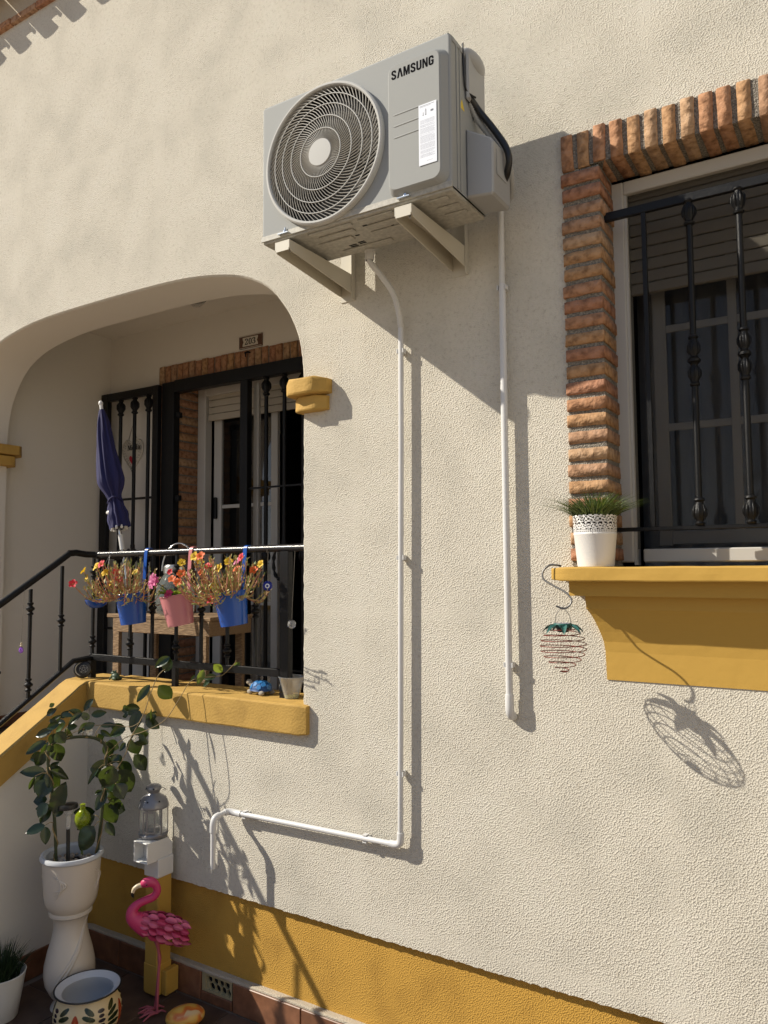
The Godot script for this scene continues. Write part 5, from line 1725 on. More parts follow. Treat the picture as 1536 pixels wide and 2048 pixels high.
func talavera_pot() -> void:
	var at := Vector3(-2.905, 0, 0.462)
	var g := thing("painted_pot", "round pot painted with dark leaves, black-edged rim, empty, on the floor", "flower pot", at)
	var X := Transform3D(Basis.IDENTITY, at)
	# hand-painted glaze: computed in cylindrical coordinates
	var w := 512
	var h := 128
	var img := Image.create(w, h, false, Image.FORMAT_RGB8)
	img.fill(Color(0.80, 0.73, 0.58))
	var leafc := Color(0.10, 0.17, 0.09)
	var inkc := Color(0.09, 0.09, 0.16)
	for s in 4:
		var cx := 64 + s * 128
		for k in 9:
			ellipse(img, cx, 22 + k * 12, 9.0 if k % 2 == 0 else 7.0, 4.6, 0.0, inkc)
		for sd: float in [-1.0, 1.0]:
			for k in 6:
				var ang: float = lerpf(-0.95, 0.75, k / 5.0)
				ellipse(img, cx + sd * (34 - absf(k - 2.5) * 1.5), 62 + ang * 46.0, 20.0 - absf(k - 2.5) * 2.0, 6.2, sd * ang * 0.75, leafc)
		ellipse(img, cx + 64, 66, 11.0, 44.0, 0.0, Color(0.60, 0.22, 0.10))
		ellipse(img, cx + 64, 66, 5.0, 30.0, 0.0, Color(0.72, 0.36, 0.18))
	var m := mat("painted_glaze", Color.WHITE, 0.25)
	m.albedo_texture = ImageTexture.create_from_image(img)
	var prof := [Vector2(0.088, 0.0), Vector2(0.118, 0.03), Vector2(0.138, 0.075), Vector2(0.142, 0.11), Vector2(0.135, 0.15), Vector2(0.120, 0.178), Vector2(0.112, 0.19)]
	var st := mb()
	sg += 1
	st.set_smooth_group(sg)
	var n := 48
	for i in prof.size() - 1:
		for k in n:
			var vs := [[k, i], [k + 1, i], [k + 1, i + 1], [k, i + 1]]
			for o in [0, 2, 1, 0, 3, 2]:
				var a := TAU * float(vs[o][0] % n) / n + 0.55
				var p: Vector2 = prof[vs[o][1]]
				st.set_uv(Vector2(float(vs[o][0]) / n, 1.0 - p.y / 0.19))
				st.add_vertex(at + Vector3(cos(a) * p.x, p.y, -sin(a) * p.x))
	put(st, "body", m, g)
	st = mb()
	lathe(st, [Vector2(0.112, 0.189), Vector2(0.122, 0.196), Vector2(0.136, 0.205), Vector2(0.131, 0.209), Vector2(0.118, 0.202), Vector2(0.105, 0.192), Vector2(0.110, 0.17), Vector2(0.125, 0.14), Vector2(0.130, 0.11), Vector2(0.126, 0.075), Vector2(0.105, 0.03), Vector2(0.0, 0.025)], 48, X)
	put(st, "inside", M.ceramic_rim, g)
	st = mb()
	var pts := PackedVector3Array()
	for i in 49: pts.append(at + Vector3(cos(TAU * i / 48) * 0.1355, 0.2075, sin(TAU * i / 48) * 0.1355))
	tube(st, pts, 0.0038, 8, false)
	put(st, "rim_edge", M.black_paint, g)

func ellipse(img: Image, cx: float, cy: float, rx: float, ry: float, rot: float, col: Color) -> void:
	var m := int(maxf(rx, ry)) + 2
	for y in range(int(cy) - m, int(cy) + m + 1):
		if y < 0 or y >= img.get_height(): continue
		for x in range(int(cx) - m, int(cx) + m + 1):
			var d := Vector2(x - cx, y - cy).rotated(-rot)
			if (d.x * d.x) / (rx * rx) + (d.y * d.y) / (ry * ry) <= 1.0:
				img.set_pixel(posmod(x, img.get_width()), y, col)

func downpipe() -> void:
	var at := Vector3(-2.905, 0, 0.075)
	var g := thing("downpipe", "square yellow downpipe with white elbow joint at its top, against the wall", "downpipe", at)
	var b := Basis(Vector3.UP, 0.0)
	var s := 0.043
	var st := mb()
	box(st, at + Vector3(-s, 0.012, -s), at + Vector3(s, 0.555, s), 0.005)
	put(st, "pipe", M.yellow_sill_paint, g)
	st = mb()
	box(st, at + Vector3(-s - 0.002, 0.02, -s - 0.002), at + Vector3(s + 0.002, 0.15, s + 0.002), 0.003)
	box(st, at + Vector3(s + 0.0022, 0.015, -0.06), at + Vector3(s + 0.035, 0.125, s - 0.025), 0.004)
	put(st, "shoe", M.yellow_sill_paint, g)
	st = mb()
	box(st, at + Vector3(-s - 0.005, 0.548, -s - 0.005), at + Vector3(s + 0.005, 0.635, s + 0.005), 0.003)
	put(st, "socket", M.white_plastic, g)
	# elbow: turns towards the viewer, open end
	st = mb()
	var X := Transform3D(Basis(Vector3(0, 0, 1), Vector3(0, 1, 0), Vector3(-1, 0, 0)), at)
	prism(st, PackedVector2Array([Vector2(-s, 0.636), Vector2(s, 0.636), Vector2(s + 0.012, 0.636), Vector2(s + 0.012, 0.722), Vector2(-0.012, 0.722), Vector2(-s, 0.690)]), -s, s, X)
	put(st, "elbow", M.white_plastic, g)
	st = mb()
	var z0 := s + 0.0125
	var z1 := s + 0.070
	for q in [[-s - 0.004, 0.632, s + 0.004, 0.637], [-s - 0.004, 0.721, s + 0.004, 0.726], [-s - 0.004, 0.637, -s + 0.001, 0.721], [s - 0.001, 0.637, s + 0.004, 0.721]]:
		box(st, at + Vector3(q[0], q[1], z0), at + Vector3(q[2], q[3], z1), 0.001)
	put(st, "open_mouth", M.white_plastic, g)

func lantern() -> void:
	var at := Vector3(-2.925, 0.7265, 0.095)
	var g := thing("lantern", "grey metal candle lantern with domed lid, its star holes painted dark, on the white elbow", "lantern", at)
	var X := Transform3D(Basis.IDENTITY, at)
	var st := mb()
	lathe(st, [Vector2(0.0, 0.0), Vector2(0.060, 0.0), Vector2(0.068, 0.006), Vector2(0.070, 0.016), Vector2(0.064, 0.024), Vector2(0.0, 0.025)], 32, X)
	put(st, "base", M.lantern_grey, g)
	st = mb()
	lathe(st, [Vector2(0.070, 0.136), Vector2(0.072, 0.142), Vector2(0.070, 0.150), Vector2(0.062, 0.170), Vector2(0.048, 0.186), Vector2(0.030, 0.196), Vector2(0.026, 0.202), Vector2(0.030, 0.210), Vector2(0.037, 0.222), Vector2(0.035, 0.232), Vector2(0.022, 0.241), Vector2(0.0, 0.244)], 32, X)
	put(st, "lid", M.lantern_grey, g)
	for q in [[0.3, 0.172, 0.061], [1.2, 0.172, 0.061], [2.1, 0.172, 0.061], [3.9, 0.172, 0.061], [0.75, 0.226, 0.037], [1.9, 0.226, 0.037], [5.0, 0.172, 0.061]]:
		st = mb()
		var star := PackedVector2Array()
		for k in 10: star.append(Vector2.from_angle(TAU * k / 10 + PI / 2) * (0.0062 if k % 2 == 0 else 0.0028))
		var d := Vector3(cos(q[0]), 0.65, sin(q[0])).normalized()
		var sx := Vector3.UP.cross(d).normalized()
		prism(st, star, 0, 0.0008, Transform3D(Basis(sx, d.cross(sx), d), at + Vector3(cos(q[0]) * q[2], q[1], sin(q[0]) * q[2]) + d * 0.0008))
		put(st, "star_hole_shade", M.gap_shade, g)  # dark star laid on the closed lid, painting a hole's shade
	for k in 6:
		var a := TAU * k / 6 + 0.15
		st = mb()
		box(st, Vector3(-0.004, 0.022, -0.002), Vector3(0.004, 0.138, 0.002), 0.0, Transform3D(Basis(Vector3.UP, -a + PI / 2), at + Vector3(cos(a) * 0.066, 0, sin(a) * 0.066)))
		put(st, "bar", M.lantern_grey, g)
	st = mb()
	for k in 6:
		var a := TAU * k / 6 + 0.15
		var b := TAU * (k + 1) / 6 + 0.15
		st.set_smooth_group(-1)
		quad(st, at + Vector3(cos(b) * 0.065, 0.024, sin(b) * 0.065), at + Vector3(cos(a) * 0.065, 0.024, sin(a) * 0.065), at + Vector3(cos(a) * 0.065, 0.137, sin(a) * 0.065), at + Vector3(cos(b) * 0.065, 0.137, sin(b) * 0.065))
	put(st, "glass", M.clear_glass, g)
	# little door frame
	st = mb()
	var df := Transform3D(Basis(Vector3.UP, 0.55), at + Vector3(0.034, 0, 0.056))
	for q in [[-0.030, 0.030, 0.030, 0.037], [-0.030, 0.124, 0.030, 0.131], [-0.030, 0.037, -0.024, 0.124], [0.024, 0.037, 0.030, 0.124]]:
		box(st, Vector3(q[0], q[1], 0.0), Vector3(q[2], q[3], 0.004), 0.0, df)
	put(st, "door_frame", M.lantern_grey, g)
	st = mb()
	lathe(st, [Vector2(0, 0.025), Vector2(0.03, 0.025), Vector2(0.03, 0.045), Vector2(0, 0.045)], 20, X)
	put(st, "candle_holder", M.lantern_grey, g)
	st = mb()
	var hp := PackedVector3Array()
	for i in 9: hp.append(at + Vector3(0.03 + 0.045 * sin(PI * i / 8.0), 0.243 - 0.03 * (1.0 - cos(PI * i / 8.0)) * 0.5, 0.02 - 0.05 * i / 8.0))
	tube(st, hp, 0.0014, 5)
	put(st, "carrying_loop", M.steel_wire, g)

func flamingo() -> void:
	var at := Vector3(-2.80, 0, 0.20)
	var g := thing("flamingo", "pink metal garden flamingo with layered feathers standing before the downpipe", "garden ornament", at)
	# directions seen from the viewer: L to the bird's front (left in view), D away
	var L := Vector3(-0.665, 0, 0.747)
	var side := Vector3(0.747, 0, 0.665)
	var P := func(l: float, y: float, s: float) -> Vector3: return at + L * l + Vector3(0, y, 0) + side * s
	# neck and head: one swept body from the breast to the crown
	var st := mb()
	var line := smooth_path(PackedVector3Array([P.call(0.02, 0.375, 0), P.call(0.058, 0.405, 0), P.call(0.086, 0.432, 0), P.call(0.088, 0.462, 0), P.call(0.064, 0.486, 0), P.call(0.030, 0.498, 0), P.call(0.000, 0.508, 0), P.call(-0.016, 0.532, 0), P.call(-0.008, 0.560, 0), P.call(0.014, 0.576, 0), P.call(0.036, 0.574, 0), P.call(0.054, 0.566, 0)]), 6)
	var rr := []
	for i in line.size():
		var t := float(i) / (line.size() - 1)
		var r := lerpf(0.044, 0.0175, smoothstep(0.0, 0.42, t))
		if t > 0.72: r = lerpf(0.0175, 0.0225, sin(PI * clampf((t - 0.72) / 0.26, 0, 1)))
		if t > 0.93: r = lerpf(0.0195, 0.011, (t - 0.93) / 0.07)
		rr.append(r)
	tube(st, line, rr, 14)
	ball(st, P.call(-0.030, 0.372, 0), Vector3(0.047, 0.050, 0.098), 20, Basis(side, Vector3.UP, L).orthonormalized() * Basis(Vector3.RIGHT, -0.35))
	put(st, "body", M.flamingo_pink, g)
	# beak, hooked, black tip
	st = mb()
	var bl := smooth_path(PackedVector3Array([P.call(0.050, 0.567, 0), P.call(0.068, 0.564, 0), P.call(0.084, 0.553, 0), P.call(0.090, 0.537, 0)]), 4)
	tube(st, bl, [0.0115, 0.0115, 0.0112, 0.011, 0.0108, 0.0105, 0.010, 0.0098, 0.0095, 0.009, 0.0085, 0.008, 0.0078], 10)
	put(st, "beak", M.beak_cream, g)
	st = mb()
	tube(st, smooth_path(PackedVector3Array([P.call(0.090, 0.539, 0), P.call(0.091, 0.526, 0), P.call(0.085, 0.514, 0)]), 3), [0.0082, 0.0078, 0.007, 0.006, 0.005, 0.003, 0.001], 8)
	put(st, "beak_tip", M.black_paint, g)
	st = mb()
	ball(st, P.call(0.030, 0.572, 0.0205), Vector3(0.004, 0.004, 0.004), 8)
	put(st, "eye", M.black_paint, g)
	# feathers: overlapping sheet-metal blades
	var fm := leaf_mesh(0.35, 0.10, 0.8)
	for row in 6:
		for c in 7:
			var u := 0.055 - row * 0.034 + rng.randf_range(-0.005, 0.005)
			var ph := lerpf(-1.15, 2.1, c / 6.0) + (0.2 if row % 2 == 0 else 0.0)
			var cs := clampf((u + 0.03) / 0.115, -0.98, 0.98)
			var rad := 0.049 * sqrt(1.0 - cs * cs) + 0.004
			var yc := 0.372 + u * 0.36 + 0.012
			var n := (side * cos(ph) + Vector3.UP * sin(ph)).normalized()
			var p: Vector3 = P.call(u, yc, 0) + n * rad
			var d := (-L * 0.9 + Vector3.UP * -0.42 + n * 0.22).normalized()
			var sx := d.cross(n).normalized()
			var s := rng.randf_range(0.85, 1.1)
			inst(fm, "feather", M.feather_pink if rng.randf() < 0.6 else M.feather_deep, g, Transform3D(Basis(sx * 0.029 * s, d * 0.058 * s, sx.cross(d) * 0.05), p))
	for k in 4:
		var d := (-L * (0.35 + 0.08 * k) + Vector3.DOWN * 0.9).normalized()
		var sx := d.cross(side).normalized()
		inst(fm, "tail_feather", M.flamingo_pink, g, Transform3D(Basis(sx * 0.022, d * 0.065, sx.cross(d) * 0.04), P.call(-0.115 - 0.004 * k, 0.338, 0.012 - 0.008 * k)))
	# legs with swollen knees, webless wire toes
	for s: float in [-1.0, 1.0]:
		st = mb()
		var f: Vector3 = P.call(-0.018 - s * 0.004, 0.006, s * 0.020)
		var lg := smooth_path(PackedVector3Array([P.call(-0.018, 0.335, s * 0.024), P.call(-0.022, 0.295, s * 0.016), P.call(-0.030, 0.235, s * 0.011), P.call(-0.026, 0.16, s * 0.012), f]), 5)
		var r2 := []
		for i in lg.size():
			var t := float(i) / (lg.size() - 1)
			r2.append(lerpf(0.017, 0.0062, smoothstep(0.0, 0.35, t)) + 0.003 * exp(-pow((t - 0.5) / 0.05, 2.0)))
		tube(st, lg, r2, 10)
		put(st, "leg", M.flamingo_leg, g)
		st = mb()
		for a: float in [-0.5, 0.0, 0.5, PI]:
			var d := L.rotated(Vector3.UP, a + 0.15) * (0.075 if a < 3 else 0.04)
			tube(st, PackedVector3Array([f + Vector3(0, 0.004, 0), f + d * 0.5 + Vector3(0, 0.010, 0), f + d + Vector3(0, -0.002, 0)]), [0.0052, 0.0048, 0.003], 7)
		put(st, "foot", M.flamingo_leg, g)

func painted_stone() -> void:
	var at := Vector3(-2.60, 0, 0.19)
	var g := thing("painted_gourd", "cream and orange painted oval stone lying on the patio tiles", "garden ornament", at)
	var m := mat("gourd_paint", Color.WHITE, 0.4)
	m.albedo_texture = noise_tex(256, 0.008, 33, 2, [PackedFloat32Array([0.0, 0.38, 0.45, 0.62, 0.70, 1.0]), PackedColorArray([Color(0.78, 0.70, 0.55), Color(0.78, 0.68, 0.52), Color(0.72, 0.36, 0.14), Color(0.78, 0.48, 0.20), Color(0.80, 0.62, 0.28), Color(0.80, 0.68, 0.40)])])
	triplanar(m, 4.0, false)
	var st := mb()
	ball(st, Vector3.ZERO, Vector3(0.085, 0.042, 0.06), 28, Basis.IDENTITY)
	put(st, "stone", m, g, Transform3D(Basis(Vector3.UP, 0.9), at + Vector3(0, 0.041, 0)))

const FLOWERS_A := [["r", -3.267, 2.014, 0.146], ["y", -3.263, 2.002, 0.179], ["y", -3.327, 1.980, 0.207], ["y", -3.310, 1.947, 0.198], ["r", -3.353, 1.918, 0.250], ["r", -3.221, 1.973, 0.100], ["r", -3.205, 1.932, 0.093], ["y", -3.243, 1.917, 0.099], ["y", -3.157, 1.972, 0.026], ["y", -3.247, 1.969, 0.137]]
const FLOWERS_B := [["P", -2.926, 1.936, 0.103], ["r", -2.874, 1.980, 0.055], ["m", -2.858, 1.871, 0.072]]
const FLOWERS_D := [["y", -2.609, 2.045, 0.149], ["o", -2.575, 2.046, 0.145], ["y", -2.604, 2.017, 0.122], ["r", -2.578, 1.998, 0.093], ["o", -2.586, 1.973, 0.129], ["y", -2.667, 2.017, 0.177], ["o", -2.635, 1.967, 0.210], ["o", -2.682, 1.942, 0.219], ["o", -2.643, 1.928, 0.219], ["y", -2.523, 1.991, 0.075], ["y", -2.481, 2.020, 0.063], ["r", -2.438, 2.041, 0.020], ["p", -2.470, 2.020, 0.011], ["o", -2.458, 1.985, 0.031], ["y", -2.530, 1.906, 0.109], ["r", -2.541, 1.844, 0.109], ["o", -2.408, 1.980, -0.027], ["y", -2.388, 2.008, -0.056]]

func bucket(top: Vector3, bottom: Vector3, m: Material, label: String) -> Node3D:
	var g := thing("hanging_bucket", label, "flower pot", bottom, "metal buckets hooked on the railing")
	var up := (top - bottom)
	var h := up.length()
	var y := up.normalized()
	var x := y.cross(Vector3.BACK).normalized()
	var b := Basis(x, y, x.cross(y))
	var X := Transform3D(b, bottom)
	var st := mb()
	lathe(st, [Vector2(0.0, 0.004), Vector2(0.060, 0.004), Vector2(0.060, 0.0), Vector2(0.063, 0.0), Vector2(0.0785, h - 0.003), Vector2(0.081, h - 0.002), Vector2(0.0815, h + 0.001), Vector2(0.080, h + 0.003), Vector2(0.0765, h + 0.001), Vector2(0.069, h - 0.025), Vector2(0.0, h - 0.02)], 40, X)
	put(st, "bucket", m, g)
	st = mb()
	lathe(st, [Vector2(0.069, h - 0.022), Vector2(0.05, h - 0.015), Vector2(0.0, h - 0.012)], 20, X)
	put(st, "soil", M.soil, g)
	# strap hooked over the handrail, flat band
	st = mb()
	var zr := -0.08
	var xt := top.x + 0.02
	var pts := PackedVector3Array([top + Vector3(0.01, -0.02, -0.073), Vector3(lerpf(top.x + 0.01, xt, 0.6), 1.99, -0.0565), Vector3(xt, 2.075, -0.0585), Vector3(xt, 2.100, -0.064), Vector3(xt, 2.1075, -0.08), Vector3(xt, 2.100, -0.097), Vector3(xt, 2.072, -0.1035)])
	var sm := smooth_path(pts, 4)
	st.set_smooth_group(-1)
	for i in sm.size() - 1:
		var w := Vector3(0.0115, 0, 0)
		var n := (sm[i + 1] - sm[i]).cross(Vector3.RIGHT).normalized() * 0.0012
		quad(st, sm[i] - w + n, sm[i] + w + n, sm[i + 1] + w + n, sm[i + 1] - w + n)
		quad(st, sm[i] + w - n, sm[i] - w - n, sm[i + 1] - w - n, sm[i + 1] + w - n)
		quad(st, sm[i] + w + n, sm[i] + w - n, sm[i + 1] + w - n, sm[i + 1] + w + n)
		quad(st, sm[i] - w - n, sm[i] - w + n, sm[i + 1] - w + n, sm[i + 1] - w - n)
	put(st, "strap", m, g)
	return g

func purslane(c: Vector3, label: String, flowers: Array, stems: int, reach: float) -> void:
	var g := thing("flowering_purslane", label, "plant", c, "purslane plants in the blue buckets")
	var st := mb()
	var cols := [Color(0.46, 0.19, 0.10), Color(0.50, 0.28, 0.14), Color(0.40, 0.32, 0.12), Color(0.52, 0.20, 0.15)]
	var lcols := [Color(0.34, 0.35, 0.08), Color(0.48, 0.42, 0.11), Color(0.22, 0.28, 0.07), Color(0.55, 0.43, 0.17), Color(0.48, 0.26, 0.13)]
	var ends := []
	for q in flowers: ends.append(Vector3(q[1], q[2], q[3]))
	for i in stems:
		var a := rng.randf() * TAU
		var far := reach * rng.randf_range(0.25, 1.0)
		ends.append(c + Vector3(cos(a) * far, 0.165 - 0.13 * pow(far / reach, 2.0) + rng.randf_range(-0.05, 0.03), sin(a) * far * 1.05 + 0.03))
	for e: Vector3 in ends:
		var d := e - c
		d.y = 0
		var root := c + d.limit_length(0.055) * rng.randf_range(0.5, 1.0)
		var far_out := clampf(d.length() / 0.2, 0.0, 1.0)
		var mid := root.lerp(e, 0.62) + Vector3(rng.randf_range(-0.015, 0.015), -0.055 * far_out, rng.randf_range(-0.015, 0.015))
		var pts := smooth_path(PackedVector3Array([root, mid, e]), 4)
		st.set_color(cols[rng.randi() % 4])
		tube(st, pts, 0.0021, 4, false)
		var k := 2
		while k < pts.size():
			for j in 2:
				var t := (pts[k] - pts[k - 1]).normalized()
				var o := Vector3(rng.randf_range(-1, 1), rng.randf_range(-0.2, 1), rng.randf_range(-1, 1)).normalized()
				var dir := (t * 0.8 + o * 0.8).normalized() * rng.randf_range(0.016, 0.030)
				var w := dir.cross(o).normalized() * 0.0032
				st.set_smooth_group(-1)
				st.set_color(lcols[rng.randi() % 5])
				var p := pts[k]
				tri(st, p, p + dir * 0.45 + w, p + dir)
				tri(st, p, p + dir, p + dir * 0.45 - w)
			k += 1
		# bud at the tip
		st.set_color(lcols[rng.randi() % 5])
		tube(st, PackedVector3Array([e, e + Vector3(0, 0.006, 0), e + Vector3(rng.randf_range(-0.003, 0.003), 0.013, 0)]), [0.002, 0.0036, 0.0006], 5, false)
	stuff(put(st, "foliage", M.succulent, g))
	var pm := {"y": M.petal_yellow, "r": M.petal_red, "o": M.petal_orange, "p": M.petal_pink, "m": M.petal_magenta}
	for q in flowers:
		var p := Vector3(q[1], q[2] + 0.006, q[3])
		flower(g, p, rng.randf_range(0.018, 0.024), pm[q[0]], 5, Vector3(rng.randf_range(-0.5, 0.7), rng.randf_range(0.2, 0.7), rng.randf_range(0.4, 1.0)))

func buckets() -> void:
	bucket(Vector3(-3.204, 1.872, 0.018), Vector3(-3.193, 1.718, 0.006), M.blue_enamel, "glossy blue metal bucket hooked on the railing beside the stair")
	bucket(Vector3(-2.877, 1.868, 0.016), Vector3(-2.858, 1.722, -0.002), M.pink_enamel, "pink metal bucket hooked on the railing between two blue ones")
	bucket(Vector3(-2.514, 1.888, 0.020), Vector3(-2.498, 1.734, 0.006), M.blue_enamel, "glossy blue metal bucket hooked on the railing near the wall pier")
	purslane(Vector3(-3.204, 1.862, 0.018), "sprawling purslane with yellow and red flowers in the bucket by the stair", FLOWERS_A, 80, 0.225)
	purslane(Vector3(-2.514, 1.878, 0.020), "sprawling purslane with orange, yellow and red flowers near the wall pier", FLOWERS_D, 92, 0.225)
	# trailing shoots
	var g := thing("leafy_plant", "small bright-green plant with a large pink bloom in the pink bucket", "plant", Vector3(-2.877, 1.86, 0.016))
	var lm := [leaf_mesh(0.3, 0.25, 0.7), leaf_mesh(0.5, 0.4, 0.8)]
	for i in 16:
		var a := rng.randf() * TAU
		var d := Vector3(cos(a) * 0.7, rng.randf_range(0.3, 0.9), sin(a) * 0.7).normalized() * rng.randf_range(0.045, 0.075)
		var sx := d.cross(Vector3.UP).normalized()
		inst(lm[i % 2], "leaf", M.leaf2, g, Transform3D(Basis(sx * 0.036, d, sx.cross(d.normalized()) * 0.05), Vector3(-2.885, 1.862, 0.025) + Vector3(cos(a), 0, sin(a)) * 0.02))
	flower(g, Vector3(-2.926, 1.936, 0.103), 0.040, M.petal_pink, 9, Vector3(-0.3, 0.2, 1))
	flower(g, Vector3(-2.920, 1.930, 0.106), 0.030, M.petal_pink, 8, Vector3(0.1, 0.5, 1))
	flower(g, Vector3(-2.874, 1.982, 0.055), 0.016, M.petal_red, 5, Vector3(0.2, 0.3, 1))
	flower(g, Vector3(-2.858, 1.872, 0.075), 0.024, M.petal_magenta, 7, Vector3(0.2, 0.6, 1))
	var st := mb()
	tube(st, smooth_path(PackedVector3Array([Vector3(-2.885, 1.86, 0.02), Vector3(-2.90, 1.90, 0.06), Vector3(-2.926, 1.932, 0.10)]), 4), 0.0022, 5)
	tube(st, smooth_path(PackedVector3Array([Vector3(-2.875, 1.86, 0.02), Vector3(-2.870, 1.93, 0.04), Vector3(-2.874, 1.98, 0.055)]), 4), 0.0016, 5)
	put(st, "stem", M.stem_green, g)
	# blue glass bowl hooked on the rail beside the stair, half hidden
	var bw := thing("blue_dish", "small dark-blue dish hanging on wires under the purslane by the stair", "dish", Vector3(-3.42, 1.80, 0.10))
	st = mb()
	lathe(st, [Vector2(0.0, 0.0), Vector2(0.030, 0.004), Vector2(0.052, 0.022), Vector2(0.060, 0.045), Vector2(0.057, 0.045), Vector2(0.048, 0.026), Vector2(0.0, 0.010)], 24, Transform3D(Basis.IDENTITY, Vector3(-3.40, 1.795, 0.075)))
	put(st, "bowl", M.blue_enamel, bw)
	st = mb()
	for k in 3: seg(st, Vector3(-3.40 + cos(k * 2.1) * 0.057, 1.838, 0.075 + sin(k * 2.1) * 0.057), Vector3(-3.47, 2.075, -0.06), 0.0009, 4)
	put(st, "wire", M.steel_wire, bw)

func hanging_things() -> void:
	var z := -0.0985
	var e := thing("evil_eye_charm", "round dark-blue glass eye charm hanging from the railing", "charm", Vector3(-2.353, 1.91, -0.08))
	var st := mb()
	seg(st, Vector3(-2.353, 2.075, -0.0615), Vector3(-2.352, 1.938, -0.058), 0.0008, 4)
	tube(st, smooth_path(PackedVector3Array([Vector3(-2.36, 2.070, -0.060), Vector3(-2.358, 2.108, -0.07), Vector3(-2.350, 2.109, -0.09), Vector3(-2.345, 2.07, -0.099)]), 4), 0.0009, 4)
	put(st, "string", M.string, e)
	var X := Transform3D(Basis(Vector3.UP, 0.5) * Basis(Vector3.RIGHT, PI / 2), Vector3(-2.352, 1.915, -0.058))
	st = mb()
	lathe(st, [Vector2(0.0, -0.004), Vector2(0.021, -0.004), Vector2(0.0235, 0.0), Vector2(0.021, 0.004), Vector2(0.0, 0.0055)], 28, X)
	put(st, "glass_disc", M.eye_blue, e)
	st = mb()
	lathe(st, [Vector2(0.0, 0.0068), Vector2(0.0105, 0.0058), Vector2(0.011, 0.0048)], 20, X)
	put(st, "eye_white", M.eye_white, e)
	st = mb()
	lathe(st, [Vector2(0.0, 0.0082), Vector2(0.0055, 0.0074), Vector2(0.006, 0.0062)], 16, X)
	put(st, "pupil", M.eye_blue, e)
	var c := thing("crystal_ball", "clear faceted crystal ball hanging on a thread from the railing", "charm", Vector3(-2.208, 1.742, -0.06))
	st = mb()
	seg(st, Vector3(-2.193, 2.075, -0.0615), Vector3(-2.208, 1.765, -0.058), 0.0007, 4)
	put(st, "string", M.string, c)
	st = mb()
	st.set_smooth_group(-1)
	facet_ball(st, Vector3(-2.208, 1.742, -0.058), 0.020)
	put(st, "ball", M.crystal, c)
	var a := thing("amethyst_drop", "small purple crystal drop hanging from the stair handrail", "charm", Vector3(-3.60, 1.595, 0.36))
	st = mb()
	seg(st, Vector3(-3.604, 1.900, 0.352), Vector3(-3.602, 1.635, 0.362), 0.0009, 4)
	put(st, "string", M.string, a)
	st = mb()
	facet_ball(st, Vector3(-3.602, 1.595, 0.362), 0.0115, 1.35)
	put(st, "drop", M.amethyst, a)
	st = mb()
	ball(st, Vector3(-3.602, 1.617, 0.362), Vector3(0.007, 0.006, 0.007), 8)
	ball(st, Vector3(-3.602, 1.628, 0.362), Vector3(0.005, 0.005, 0.005), 8)
	put(st, "bead", M.beak_cream, a)

func facet_ball(st: SurfaceTool, c: Vector3, r: float, tall := 1.0) -> void:
	st.set_smooth_group(-1)
	var n := 10
	var m := 6
	for i in m:
		for k in n:
			var P := func(ii: int, kk: int) -> Vector3:
				var t := -PI / 2 + PI * ii / m
				var a := TAU * (kk + 0.5 * (ii % 2)) / n
				return c + Vector3(cos(t) * cos(a), sin(t) * tall, cos(t) * sin(a)) * r
			tri(st, P.call(i, k), P.call(i + 1, k), P.call(i + 1, k + 1) if i < m - 1 else P.call(i + 1, k))
			tri(st, P.call(i, k), P.call(i + 1, k + 1), P.call(i, k + 1))
			if i == m - 1: tri(st, P.call(i, k), P.call(i, k + 1), P.call(i + 1, k))

